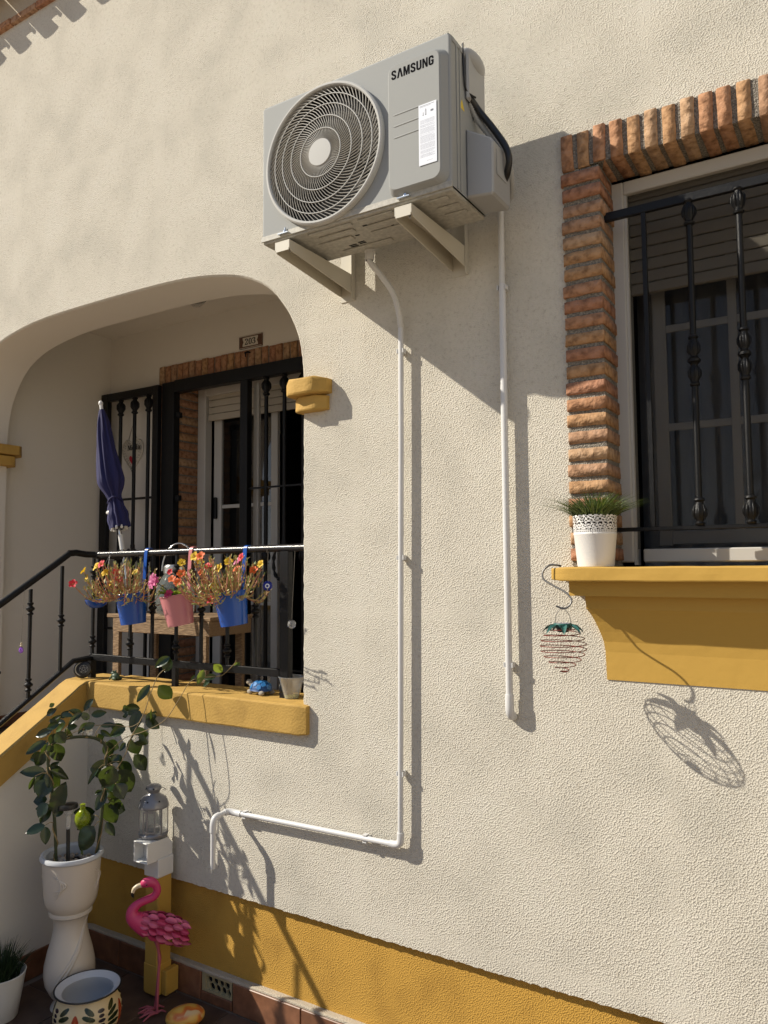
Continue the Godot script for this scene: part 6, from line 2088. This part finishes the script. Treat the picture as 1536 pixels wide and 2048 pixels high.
func coping_things() -> void:
	var Y := 1.405
	# ceramic turtle with a blue shell
	var at := Vector3(-2.425, Y, -0.10)
	var t := thing("turtle_figurine", "small ceramic turtle with a blue patterned shell on the yellow coping", "figurine", at)
	var rot := Basis(Vector3.UP, -0.15)
	var X := Transform3D(rot, at)
	var st := mb()
	ball(st, X * Vector3(0, 0.022, 0), Vector3(0.050, 0.016, 0.038), 20, rot)
	for q in [[-0.044, 0.030], [-0.046, -0.026], [0.040, 0.032], [0.044, -0.028]]:
		ball(st, X * Vector3(q[0], 0.012, q[1]), Vector3(0.018, 0.012, 0.011), 12, rot)
	tube(st, smooth_path(PackedVector3Array([X * Vector3(-0.035, 0.026, 0), X * Vector3(-0.060, 0.036, 0.004), X * Vector3(-0.072, 0.048, 0.006)]), 4), 0.0105, 10)
	ball(st, X * Vector3(-0.078, 0.052, 0.007), Vector3(0.017, 0.0135, 0.013), 14, rot)
	put(st, "body", M.stone_grey, t)
	st = mb()
	var dome := []
	for i in 9:
		var a := PI / 2 * i / 8
		dome.append(Vector2(0.057 * cos(a) if i < 8 else 0.0, 0.024 + 0.040 * sin(a)))
	lathe(st, [Vector2(0.045, 0.018), Vector2(0.060, 0.020)] + dome, 30, Transform3D(rot * Basis.from_scale(Vector3(1.0, 1.0, 0.8)), at))
	put(st, "shell", M.turtle_line, t)
	# raised scutes
	var hex := PackedVector2Array()
	for k in 6: hex.append(Vector2.from_angle(TAU * k / 6) * 0.0135)
	st = mb()
	prism(st, hex, 0, 0.002, Transform3D.IDENTITY, 0.0015)
	var sm := mesh_of(st)
	for q in [[0.0, 0.0], [1, 0.50], [2, 0.50], [3, 0.50], [4, 0.50], [5, 0.50], [6, 0.50], [1.5, 0.88], [2.5, 0.88], [3.5, 0.88], [4.5, 0.88], [5.5, 0.88], [0.5, 0.88], [1, 1.2], [2, 1.2], [3, 1.2], [4, 1.2], [5, 1.2], [6, 1.2]]:
		var az: float = q[0] * TAU / 6
		var po: float = q[1]
		var nrm := Vector3(sin(po) * cos(az) / 0.057, cos(po) / 0.040, sin(po) * sin(az) / 0.046).normalized()
		var p := Vector3(0.0575 * sin(po) * cos(az), 0.024 + 0.0405 * cos(po), 0.046 * sin(po) * sin(az))
		var sx := nrm.cross(Vector3(0.3, 0.2, 0.9)).normalized()
		inst(sm, "scute", M.turtle_blue, t, X * Transform3D(Basis(sx, nrm.cross(sx), nrm) * Basis.from_scale(Vector3(0.98, 0.98, 1)), p - nrm * 0.0006))
	st = mb()
	ball(st, X * Vector3(-0.082, 0.056, 0.018), Vector3(0.003, 0.003, 0.003), 8)
	put(st, "eye", M.black_paint, t)
	# clear plastic cup
	at = Vector3(-2.232, Y, -0.088)
	var c := thing("plastic_cup", "clear plastic cup with dark residue standing beside the turtle", "cup", at)
	X = Transform3D(Basis.IDENTITY, at)
	st = mb()
	lathe(st, [Vector2(0.0, 0.001), Vector2(0.032, 0.001), Vector2(0.060, 0.095), Vector2(0.0622, 0.097), Vector2(0.0612, 0.099), Vector2(0.0585, 0.0965), Vector2(0.0308, 0.003), Vector2(0.0, 0.003)], 40, X)
	put(st, "cup", M.clear_plastic, c)
	st = mb()
	lathe(st, [Vector2(0.0, 0.0035), Vector2(0.0303, 0.0035), Vector2(0.0335, 0.016), Vector2(0.0, 0.016)], 28, X)
	put(st, "residue", M.green_glass, c)
	st = mb()
	ball(st, at + Vector3(-0.040, 0.045, 0.022), Vector3(0.004, 0.022, 0.013), 12, Basis(Vector3.UP, -0.6) * Basis(Vector3.BACK, 0.3))
	put(st, "logo_mark", M.black_paint, c)
	# little frog
	at = Vector3(-3.415, Y, -0.068)
	var f := thing("frog_figurine", "tiny dark-green frog figurine sitting on the yellow coping", "figurine", at)
	st = mb()
	ball(st, at + Vector3(0, 0.020, 0), Vector3(0.026, 0.019, 0.020), 14, Basis(Vector3.BACK, -0.45))
	ball(st, at + Vector3(-0.014, 0.036, 0.002), Vector3(0.017, 0.011, 0.015), 12, Basis(Vector3.BACK, 0.2))
	for s: float in [-1, 1]:
		ball(st, at + Vector3(-0.012, 0.046, s * 0.009), Vector3(0.005, 0.005, 0.005), 8)
		ball(st, at + Vector3(0.010, 0.010, s * 0.020), Vector3(0.018, 0.009, 0.008), 10)
		tube(st, PackedVector3Array([at + Vector3(-0.012, 0.026, s * 0.012), at + Vector3(-0.022, 0.012, s * 0.016), at + Vector3(-0.030, 0.003, s * 0.018)]), [0.006, 0.005, 0.004], 7)
	put(st, "body", M.frog_green, f)
	# black pebble disc with crescent and star
	at = Vector3(-3.632, Y + 0.049, -0.022)
	var d := thing("painted_disc", "black painted stone disc with pale crescent and star, leaning on the post", "painted stone", Vector3(-3.63, Y, -0.03))
	var face := Vector3(0.72, 0.16, 0.67).normalized()
	var sx := Vector3.UP.cross(face).normalized()
	var B := Basis(sx, face.cross(sx), face)
	X = Transform3D(B * Basis(Vector3.RIGHT, PI / 2), at)
	st = mb()
	lathe(st, [Vector2(0.0, -0.014), Vector2(0.030, -0.014), Vector2(0.044, -0.010), Vector2(0.049, 0.0), Vector2(0.044, 0.010), Vector2(0.030, 0.014), Vector2(0.0, 0.0145)], 36, X)
	put(st, "disc", M.black_stone, d)
	st = mb()
	var moon := PackedVector2Array()
	for i in 15: moon.append(Vector2.from_angle(PI / 2 + PI * i / 14.0) * 0.036 + Vector2(-0.002, 0))
	for i in 15: moon.append(Vector2(-0.002, 0) + Vector2(-0.022 * sin(PI * (1.0 - i / 14.0)), -0.036 * cos(PI * (i / 14.0))))
	prism(st, moon, 0.0115, 0.0135, Transform3D(B, at))
	put(st, "crescent", M.moon_grey, d)
	st = mb()
	var ctr := Vector2(0.007, 0.0)
	var pts := PackedVector3Array()
	for i in 25: pts.append(Transform3D(B, at) * Vector3(ctr.x + cos(TAU * i / 24) * 0.021, ctr.y + sin(TAU * i / 24) * 0.021, 0.0150))
	tube(st, pts, 0.0007, 4, false)
	for i in 5:
		var a := Vector2.from_angle(PI / 2 + TAU * i / 5) * 0.021 + ctr
		var b := Vector2.from_angle(PI / 2 + TAU * ((i + 2) % 5) / 5) * 0.021 + ctr
		seg(st, Transform3D(B, at) * Vector3(a.x, a.y, 0.0152), Transform3D(B, at) * Vector3(b.x, b.y, 0.0152), 0.0007, 4)
	put(st, "star", M.chalk_line, d)

func porch_things() -> void:
	# closed parasol leaning behind the railing
	var u := thing("closed_parasol", "closed dark-blue parasol with white tip leaning behind the railing", "parasol", Vector3(-3.55, PORCH_FLOOR, -0.25))
	var a := Vector3(-3.815, 2.975, -0.25)
	var b := Vector3(-3.635, 2.245, -0.25)
	var dir := (b - a).normalized()
	var st := mb()
	seg(st, a, a + dir * 1.20, 0.0085, 10)
	put(st, "pole", M.silver, u)
	st = mb()
	box(st, Vector3(-3.615, 2.055, -0.262), Vector3(-3.585, 2.095, -0.062), 0.004)
	put(st, "rail_clamp", M.black_iron, u)
	st = mb()
	ball(st, a + dir * -0.012, Vector3(0.014, 0.018, 0.014), 12)
	seg(st, a, a + dir * 0.03, 0.0105, 12)
	put(st, "tip", M.white_plastic, u)
	st = mb()
	seg(st, b + dir * 0.05, b + dir * 0.14, 0.0135, 12)
	put(st, "runner", M.white_plastic, u)
	# folded cloth: gathered section with deep pleats, tied near its end
	st = mb()
	sg += 1
	st.set_smooth_group(sg)
	var x := dir.cross(Vector3.BACK).normalized()
	var z := x.cross(dir)
	var n := 56
	var rows := []
	for i in 41:
		var t := i / 40.0
		var r := 0.016 + 0.048 * pow(minf(t / 0.6, 1.0), 0.75)
		if t > 0.6: r = lerpf(0.064, 0.034, smoothstep(0.6, 0.76, t))
		if t > 0.76: r = lerpf(0.034, 0.047, smoothstep(0.76, 0.9, t))
		var row := PackedVector3Array()
		for k in n:
			var ph := TAU * k / n
			var pl := 0.20 * cos(8.0 * ph + 1.6 * sin(t * 3.0)) + 0.10 * cos(13.0 * ph - t * 5.0) + 0.06 * cos(21.0 * ph + t * 9.0)
			var crease := 0.06 * sin(t * 60.0 + ph * 3.0) * smoothstep(0.66, 0.78, t)
			var rr := r * (1.0 + (pl + crease) * smoothstep(0.0, 0.12, t))
			row.append(a + dir * (0.03 + t * 0.735) + (x * cos(ph) + z * sin(ph)) * rr + x * 0.010 * sin(t * 4.0))
		rows.append(row)
	for i in 40:
		for k in n:
			var k2 := (k + 1) % n
			quad(st, rows[i][k], rows[i][k2], rows[i + 1][k2], rows[i + 1][k])
	put(st, "canopy", M.umbrella_cloth, u)
	st = mb()
	for k in 9:
		var ph := TAU * k / 9
		ball(st, b + dir * 0.012 + (x * cos(ph) + z * sin(ph)) * 0.042, Vector3(0.009, 0.013, 0.009), 8)
	ball(st, b - dir * 0.085 + x * 0.018 + z * 0.045, Vector3(0.020, 0.012, 0.008), 10)
	put(st, "rib_ends", M.white_plastic, u)
	st = mb()
	var band := PackedVector3Array()
	for i in 25:
		var ph := TAU * i / 24
		band.append(a + dir * 0.595 + (x * cos(ph) + z * sin(ph)) * 0.041 + dir * 0.012 * sin(ph * 2))
	tube(st, band, 0.006, 6, false)
	put(st, "tie_band", M.umbrella_cloth, u)
	# weathered wooden table
	var t := thing("wooden_table", "weathered plank-top wooden table on the porch behind the railing", "table", Vector3(-3.55, PORCH_FLOOR, -0.65))
	for k in 4:
		bx("plank", M.old_wood, t, Vector3(-3.985 + rng.randf_range(-0.01, 0.01), 1.700, -0.815 + k * 0.092), Vector3(-3.10 + rng.randf_range(-0.01, 0.012), 1.722, -0.815 + k * 0.092 + 0.087), 0.003)
	bx("apron", M.old_wood, t, Vector3(-3.93, 1.615, -0.475), Vector3(-3.13, 1.699, -0.455), 0.003)
	bx("apron", M.old_wood, t, Vector3(-3.13, 1.615, -0.80), Vector3(-3.11, 1.699, -0.452), 0.003)
	bx("apron", M.old_wood, t, Vector3(-3.93, 1.615, -0.80), Vector3(-3.14, 1.699, -0.782), 0.003)
	for q in [[-3.90, -0.482], [-3.165, -0.482], [-3.90, -0.775], [-3.165, -0.775]]:
		bx("leg", M.old_wood, t, Vector3(q[0] - 0.028, PORCH_FLOOR, q[1] - 0.0), Vector3(q[0] + 0.028, 1.698, q[1] + 0.006 + 0.02), 0.003)
	# glass jar lantern with bail handle, on the table
	var j := thing("glass_jar_lantern", "clear glass jar lantern with silver lid and hoop handle on the table", "lantern", Vector3(-3.50, 1.722, -0.56))
	var at := Vector3(-3.50, 1.7225, -0.56)
	var X := Transform3D(Basis.IDENTITY, at)
	st = mb()
	lathe(st, [Vector2(0.0, 0.001), Vector2(0.095, 0.001), Vector2(0.112, 0.02), Vector2(0.118, 0.09), Vector2(0.108, 0.17), Vector2(0.078, 0.225), Vector2(0.064, 0.245)], 32, X)
	put(st, "jar", M.clear_glass, j)
	st = mb()
	lathe(st, [Vector2(0.064, 0.245), Vector2(0.070, 0.248), Vector2(0.070, 0.285), Vector2(0.060, 0.298), Vector2(0.045, 0.300), Vector2(0.0, 0.300)], 28, X)
	put(st, "lid", M.silver, j)
	st = mb()
	var hp := PackedVector3Array()
	for i in 21:
		var ph := PI * i / 20.0
		hp.append(at + Vector3(cos(ph) * 0.105 * 0.8 + 0.03, 0.262 + sin(ph) * 0.165, cos(ph) * -0.055))
	tube(st, hp, 0.0048, 8)
	put(st, "bail_handle", M.silver, j)
	st = mb()
	lathe(st, [Vector2(0, 0.004), Vector2(0.035, 0.004), Vector2(0.035, 0.07), Vector2(0, 0.072)], 20, X)
	put(st, "candle", M.wax, j)
	# number plaque
	var pq := thing("number_plaque", "brown-edged ceramic plaque reading 203 over the porch door", "house number", Vector3(-3.479, 3.50, BACK_Z))
	bx("tile", M.plaque_brown, pq, Vector3(-3.583, 3.503, BACK_Z + 0.001), Vector3(-3.375, 3.592, BACK_Z + 0.010), 0.002)
	bx("panel", M.plaque_white, pq, Vector3(-3.548, 3.517, BACK_Z + 0.0101), Vector3(-3.410, 3.579, BACK_Z + 0.0112), 0.0004)
	st = mb()
	for s: float in [-1, 1]:
		prism(st, PackedVector2Array([Vector2(-0.012, 0), Vector2(0, -0.024), Vector2(0.012, 0), Vector2(0, 0.024)]), 0.0113, 0.0118, Transform3D(Basis.IDENTITY, Vector3(-3.479 + s * 0.072, 3.548, BACK_Z)))
	put(st, "diamond", M.plaque_brown, pq)
	st = mb()
	for q in [[-3.5805, 3.5055, -3.3775, 3.5085], [-3.5805, 3.5865, -3.3775, 3.5895]]: box(st, Vector3(q[0], q[1], BACK_Z + 0.0101), Vector3(q[2], q[3], BACK_Z + 0.0108))
	put(st, "border", M.plaque_white, pq)
	var tm := TextMesh.new()
	tm.text = "203"
	var sf := SystemFont.new()
	sf.font_names = PackedStringArray(["Droid Serif"])
	sf.font_weight = 700
	tm.font = sf
	tm.font_size = 64
	tm.pixel_size = 0.00092
	tm.depth = 0.0012
	inst(tm, "digits", M.black_paint, pq, Transform3D(Basis.IDENTITY, Vector3(-3.479, 3.548, BACK_Z + 0.0118)))
	# bell hook under the plaque
	var hk := thing("bell_hook", "small dark iron hook fixed to the brick lintel under the number plaque", "hook", Vector3(-3.50, 3.46, BACK_Z + 0.02))
	st = mb()
	tube(st, smooth_path(PackedVector3Array([Vector3(-3.515, 3.47, BACK_Z + 0.014), Vector3(-3.50, 3.462, BACK_Z + 0.04), Vector3(-3.485, 3.468, BACK_Z + 0.03), Vector3(-3.475, 3.468, BACK_Z + 0.014)]), 4), 0.006, 6)
	seg(st, Vector3(-3.50, 3.462, BACK_Z + 0.036), Vector3(-3.50, 3.435, BACK_Z + 0.034), 0.004, 6)
	put(st, "hook", M.black_iron, hk)
	# heart plaque on the wall, printed with sprigs
	var h := thing("heart_plaque", "white heart-shaped wall plaque with dark sprigs and a red heart behind the gate bars", "wall decoration", Vector3(-4.66, 2.72, BACK_Z))
	st = mb()
	prism(st, heart(0.118, 0.150), 0, 0.012, Transform3D(Basis.IDENTITY, Vector3(-4.655, 2.868, BACK_Z + 0.002)), 0.004)
	put(st, "board", M.plaque_white, h)
	st = mb()
	prism(st, heart(0.030, 0.036), 0, 0.0008, Transform3D(Basis.IDENTITY, Vector3(-4.655, 2.826, BACK_Z + 0.0142)))
	put(st, "red_heart", M.heart_red, h)
	st = mb()
	var hp2 := heart(0.098, 0.126)
	var inside := heart(0.118, 0.150)
	for i in hp2.size():
		for k in 2:
			var p := hp2[i] * (1.0 - 0.17 * k) + Vector2(rng.randf_range(-0.004, 0.004), rng.randf_range(-0.004, 0.004))
			var ang := rng.randf() * TAU
			var poly := PackedVector2Array()
			for q in [Vector2(-0.0065, 0), Vector2(0, -0.002), Vector2(0.0065, 0), Vector2(0, 0.002)]: poly.append(q.rotated(ang) + p)
			prism(st, poly, 0, 0.0006, Transform3D(Basis.IDENTITY, Vector3(-4.655, 2.868, BACK_Z + 0.0142)))
	put(st, "sprigs", M.black_paint, h)
	var tx := TextMesh.new()
	tx.text = "Meda"
	tx.font = sf
	tx.font_size = 64
	tx.pixel_size = 0.00082
	tx.depth = 0.001
	inst(tx, "lettering", M.black_paint, h, Transform3D(Basis.IDENTITY, Vector3(-4.635, 2.915, BACK_Z + 0.0146)))
	st = mb()
	tube(st, PackedVector3Array([Vector3(-4.70, 2.985, BACK_Z + 0.008), Vector3(-4.663, 3.085, BACK_Z + 0.006), Vector3(-4.61, 2.985, BACK_Z + 0.008)]), 0.0018, 5)
	put(st, "hanging_cord", M.string, h)
	# ceiling lamp just inside the arch
	var l := thing("porch_lamp", "small round ceiling lamp on the porch just behind the arch", "lamp", Vector3(-3.58, 3.70, -0.78))
	st = mb()
	lathe(st, [Vector2(0.0, -0.04), Vector2(0.03, -0.036), Vector2(0.055, -0.015), Vector2(0.06, 0.0)], 24, Transform3D(Basis.IDENTITY, Vector3(-3.60, 3.740, -0.80)))
	put(st, "glass_bowl", M.clear_plastic, l)
	st = mb()
	lathe(st, [Vector2(0.064, 0.0), Vector2(0.07, 0.01), Vector2(0.07, 0.06), Vector2(0.0, 0.06)], 24, Transform3D(Basis.IDENTITY, Vector3(-3.60, 3.740, -0.80)))
	put(st, "fitting", M.silver, l)

func heart(w: float, h: float) -> PackedVector2Array:
	var out := PackedVector2Array()
	for i in 40:
		var t := TAU * i / 40
		out.append(Vector2(w * pow(sin(t), 3.0), h * (13.0 * cos(t) - 5.0 * cos(2 * t) - 2.0 * cos(3 * t) - cos(4 * t)) / 16.0))
	return out

func hook_and_spiral() -> void:
	var h := thing("s_hook", "bent steel S-hook hanging over the end of the window sill", "hook", Vector3(-0.90, 1.99, 0.14))
	var st := mb()
	var path := smooth_path(PackedVector3Array([Vector3(-0.877, 1.9986, 0.128), Vector3(-0.895, 2.0022, 0.137), Vector3(-0.913, 2.0006, 0.147), Vector3(-0.932, 1.9801, 0.156), Vector3(-0.928, 1.9544, 0.164), Vector3(-0.894, 1.9342, 0.172), Vector3(-0.847, 1.9113, 0.182), Vector3(-0.824, 1.8886, 0.190), Vector3(-0.826, 1.8690, 0.197), Vector3(-0.846, 1.8572, 0.203), Vector3(-0.870, 1.8653, 0.208)]), 6)
	tube(st, path, 0.0034, 8)
	put(st, "hook", M.steel_wire, h)
	st = mb()
	tube(st, PackedVector3Array([path[0], path[3]]), 0.0036, 8)
	put(st, "tip", M.rubber, h)
	var c := Vector3(-0.849, 0, 0.206)
	var g := thing("spiral_ornament", "dark-red wire spiral solar ornament with teal leaf cap hanging from the hook", "garden ornament", Vector3(c.x, 1.65, c.z))
	st = mb()
	var pts := PackedVector3Array()
	var turns := 8.0
	for i in 217:
		var t := i / 216.0
		var r := 0.076 * pow(sin(PI * (0.16 + 0.80 * t)), 0.85)
		if t < 0.15: r = lerpf(0.052, r, t / 0.15)
		var a := TAU * turns * t + 0.4
		pts.append(Vector3(c.x + cos(a) * r, lerpf(1.792, 1.652, t), c.z + sin(a) * r))
	tube(st, pts, 0.00155, 6)
	put(st, "spiral", M.red_wire, g)
	st = mb()
	ball(st, Vector3(c.x, 1.650, c.z), Vector3(0.014, 0.003, 0.014), 12)
	put(st, "bottom_coil", M.red_wire, g)
	st = mb()
	lathe(st, [Vector2(0.0, 1.795), Vector2(0.029, 1.796), Vector2(0.030, 1.806), Vector2(0.028, 1.809), Vector2(0.0, 1.809)], 28, Transform3D(Basis.IDENTITY, Vector3(c.x, 0, c.z)))
	put(st, "cap", M.teal_plastic, g)
	st = mb()
	lathe(st, [Vector2(0.0, 1.778), Vector2(0.018, 1.780), Vector2(0.024, 1.795)], 20, Transform3D(Basis.IDENTITY, Vector3(c.x, 0, c.z)))
	put(st, "solar_body", M.black_paint, g)
	st = mb()
	lathe(st, [Vector2(0.024, 1.8092), Vector2(0.0, 1.8096)], 20, Transform3D(Basis.IDENTITY, Vector3(c.x, 0, c.z)))
	put(st, "solar_cell", M.eye_blue, g)
	var lm := leaf_mesh(0.35, 0.42, 0.85)
	for k in 7:
		var a := TAU * k / 7 + 0.3
		var d := Vector3(cos(a), -0.06, sin(a))
		var sx := d.cross(Vector3.UP).normalized()
		inst(lm, "cap_leaf", M.teal_plastic, g, Transform3D(Basis(sx * 0.022, d * 0.052, sx.cross(d).normalized() * 0.05), Vector3(c.x, 1.800, c.z) + Vector3(cos(a), 0, sin(a)) * 0.020))
	st = mb()
	tube(st, smooth_path(PackedVector3Array([Vector3(c.x - 0.022, 1.806, c.z + 0.008), Vector3(c.x - 0.020, 1.835, c.z + 0.006), Vector3(c.x - 0.006, 1.858, c.z), Vector3(c.x, 1.862, c.z), Vector3(c.x + 0.008, 1.856, c.z), Vector3(c.x + 0.022, 1.832, c.z - 0.006), Vector3(c.x + 0.024, 1.806, c.z - 0.008)]), 4), 0.0011, 5)
	put(st, "wire_loop", M.steel_wire, g)

# ---------------------------------------------------------------- ground and what stands behind the viewer (mirrored in the panes)
func ground() -> void:
	var st := mb()
	st.set_smooth_group(-1)
	quad(st, Vector3(-150, -0.03, 200), Vector3(150, -0.03, 200), Vector3(150, -0.03, -60), Vector3(-150, -0.03, -60))
	put(st, "ground", M.paving, self).set_meta("kind", "structure")
	st = mb()
	box(st, Vector3(-3.56, -0.028, 0.0), Vector3(3.1, -0.004, 2.34))
	var p := put(st, "patio_floor", M.grout, self)
	p.set_meta("kind", "structure")
	st = mb()
	box(st, Vector3(-0.1635, -0.009, -0.1635), Vector3(0.1635, 0.0, 0.1635), 0.0015)
	var tm := mesh_of(st)
	for i in 20:
		for j in 7:
			inst(tm, "floor_tile", M["floor_tile%d" % (rng.randi() % 4)], p, Transform3D(Basis.IDENTITY, Vector3(-3.335 + i * 0.332, rng.randf_range(-0.0006, 0.0006), 0.178 + j * 0.332)))

func palm(at: Vector3, h: float, r: float, seed_: int, label: String) -> void:
	var g := thing("palm_tree", label, "palm tree", at, "palm trees across the street")
	var q := RandomNumberGenerator.new()
	q.seed = seed_
	var st := mb()
	var pts := PackedVector3Array()
	var rr := []
	for i in 14:
		var t := i / 13.0
		pts.append(at + Vector3(0.25 * sin(t * 1.4), h * t, 0.15 * t))
		rr.append(lerpf(0.24, 0.16, t) * (1.0 + 0.06 * (i % 2)))
	tube(st, pts, rr, 10)
	put(st, "trunk", M.bark, g)
	st = mb()
	var top := pts[13]
	for k in 34:
		var a := q.randf() * TAU
		var lift := q.randf_range(-0.35, 1.1)
		var d := Vector3(cos(a), 0, sin(a))
		var prev := Vector3.ZERO
		for i in 12:
			var t := i / 11.0
			var p := top + d * r * t + Vector3(0, r * (lift * t - 0.95 * t * t), 0)
			if i > 0:
				var tg := (p - prev).normalized()
				var sd := tg.cross(Vector3.UP).normalized()
				for s: float in [-1.0, 1.0]:
					for m in 2:
						var b := prev.lerp(p, m * 0.5)
						var l := r * 0.26 * sin(PI * clampf(0.15 + 0.8 * t, 0, 1))
						var tip := b + (sd * s + tg * 0.7 - Vector3.UP * 0.35).normalized() * l
						st.set_smooth_group(-1)
						tri(st, b - tg * 0.03, tip, b + tg * 0.03)
			prev = p
	put(st, "crown", M.leaf0, g)

func surroundings() -> void:
	# low rendered garden wall and palms across the lane
	var w := thing("garden_wall", "low cream garden wall along the lane opposite the house", "wall", Vector3(0, 0, 7.2))
	bx("wall", M.render_white, w, Vector3(-14, -0.03, 7.2), Vector3(14, 1.1, 7.4), 0.01)
	bx("coping", M.yellow_sill_paint, w, Vector3(-14.05, 1.101, 7.15), Vector3(14.05, 1.18, 7.45), 0.01)
	palm(Vector3(-0.2, -0.03, 9.0), 3.0, 1.7, 3, "short palm tree with drooping fronds behind the low garden wall")
	palm(Vector3(1.9, -0.03, 10.5), 4.4, 1.9, 5, "taller palm tree with a full crown behind the low garden wall")
	palm(Vector3(3.6, -0.03, 9.4), 2.4, 1.6, 8, "stubby palm tree at the far end of the low garden wall")

func light_and_camera() -> void:
	var cam := Camera3D.new()
	cam.name = "camera"
	add_child(cam)
	cam.position = Vector3(0, 2.0, 2.7)
	cam.rotation_degrees = Vector3(4.1, 31.8, -0.4)
	cam.fov = rad_to_deg(2.0 * atan(1024.0 / 1530.0))
	cam.near = 0.05
	cam.far = 600.0
	cam.current = true
	var e := Environment.new()
	e.background_mode = Environment.BG_SKY
	var sm := ProceduralSkyMaterial.new()
	sm.sky_top_color = Color(0.42, 0.50, 0.63)
	sm.sky_horizon_color = Color(0.85, 0.86, 0.85)
	sm.ground_horizon_color = Color(0.60, 0.58, 0.52)
	sm.ground_bottom_color = Color(0.30, 0.26, 0.22)
	sm.sky_curve = 0.12
	sm.sky_energy_multiplier = 1.0
	var sky := Sky.new()
	sky.sky_material = sm
	e.sky = sky
	e.background_energy_multiplier = 1.0
	e.tonemap_mode = Environment.TONE_MAPPER_LINEAR
	e.tonemap_exposure = 1.29
	e.sdfgi_enabled = true
	e.ssao_enabled = true
	e.ssil_enabled = true
	var we := WorldEnvironment.new()
	we.name = "sky"
	we.environment = e
	add_child(we)
	var sun := DirectionalLight3D.new()
	sun.name = "sun"
	add_child(sun)
	sun.look_at_from_position(Vector3.ZERO, Vector3(1.74, -1.51, -1.0), Vector3.UP)
	sun.light_energy = 1.6
	sun.light_color = Color(1.0, 0.965, 0.90)
	sun.light_angular_distance = 0.5
	sun.shadow_enabled = true

func _ready() -> void:
	rng.seed = 20240
	light_and_camera()
	materials()
	ground()
	build_house()
	stair()
	surroundings()
	window_grille()
	railing()
	door_grille()
	air_conditioner()
	bracket(-1.886, -1.812, "pale metal wall bracket under the fan side of the air conditioner")
	bracket(-1.342, -1.270, "pale metal wall bracket under the panel side of the air conditioner")
	pipes()
	tall_planter()
	climbing_plant()
	window_pot()
	corner_pot()
	talavera_pot()
	downpipe()
	lantern()
	flamingo()
	painted_stone()
	buckets()
	hanging_things()
	coping_things()
	porch_things()
	hook_and_spiral()
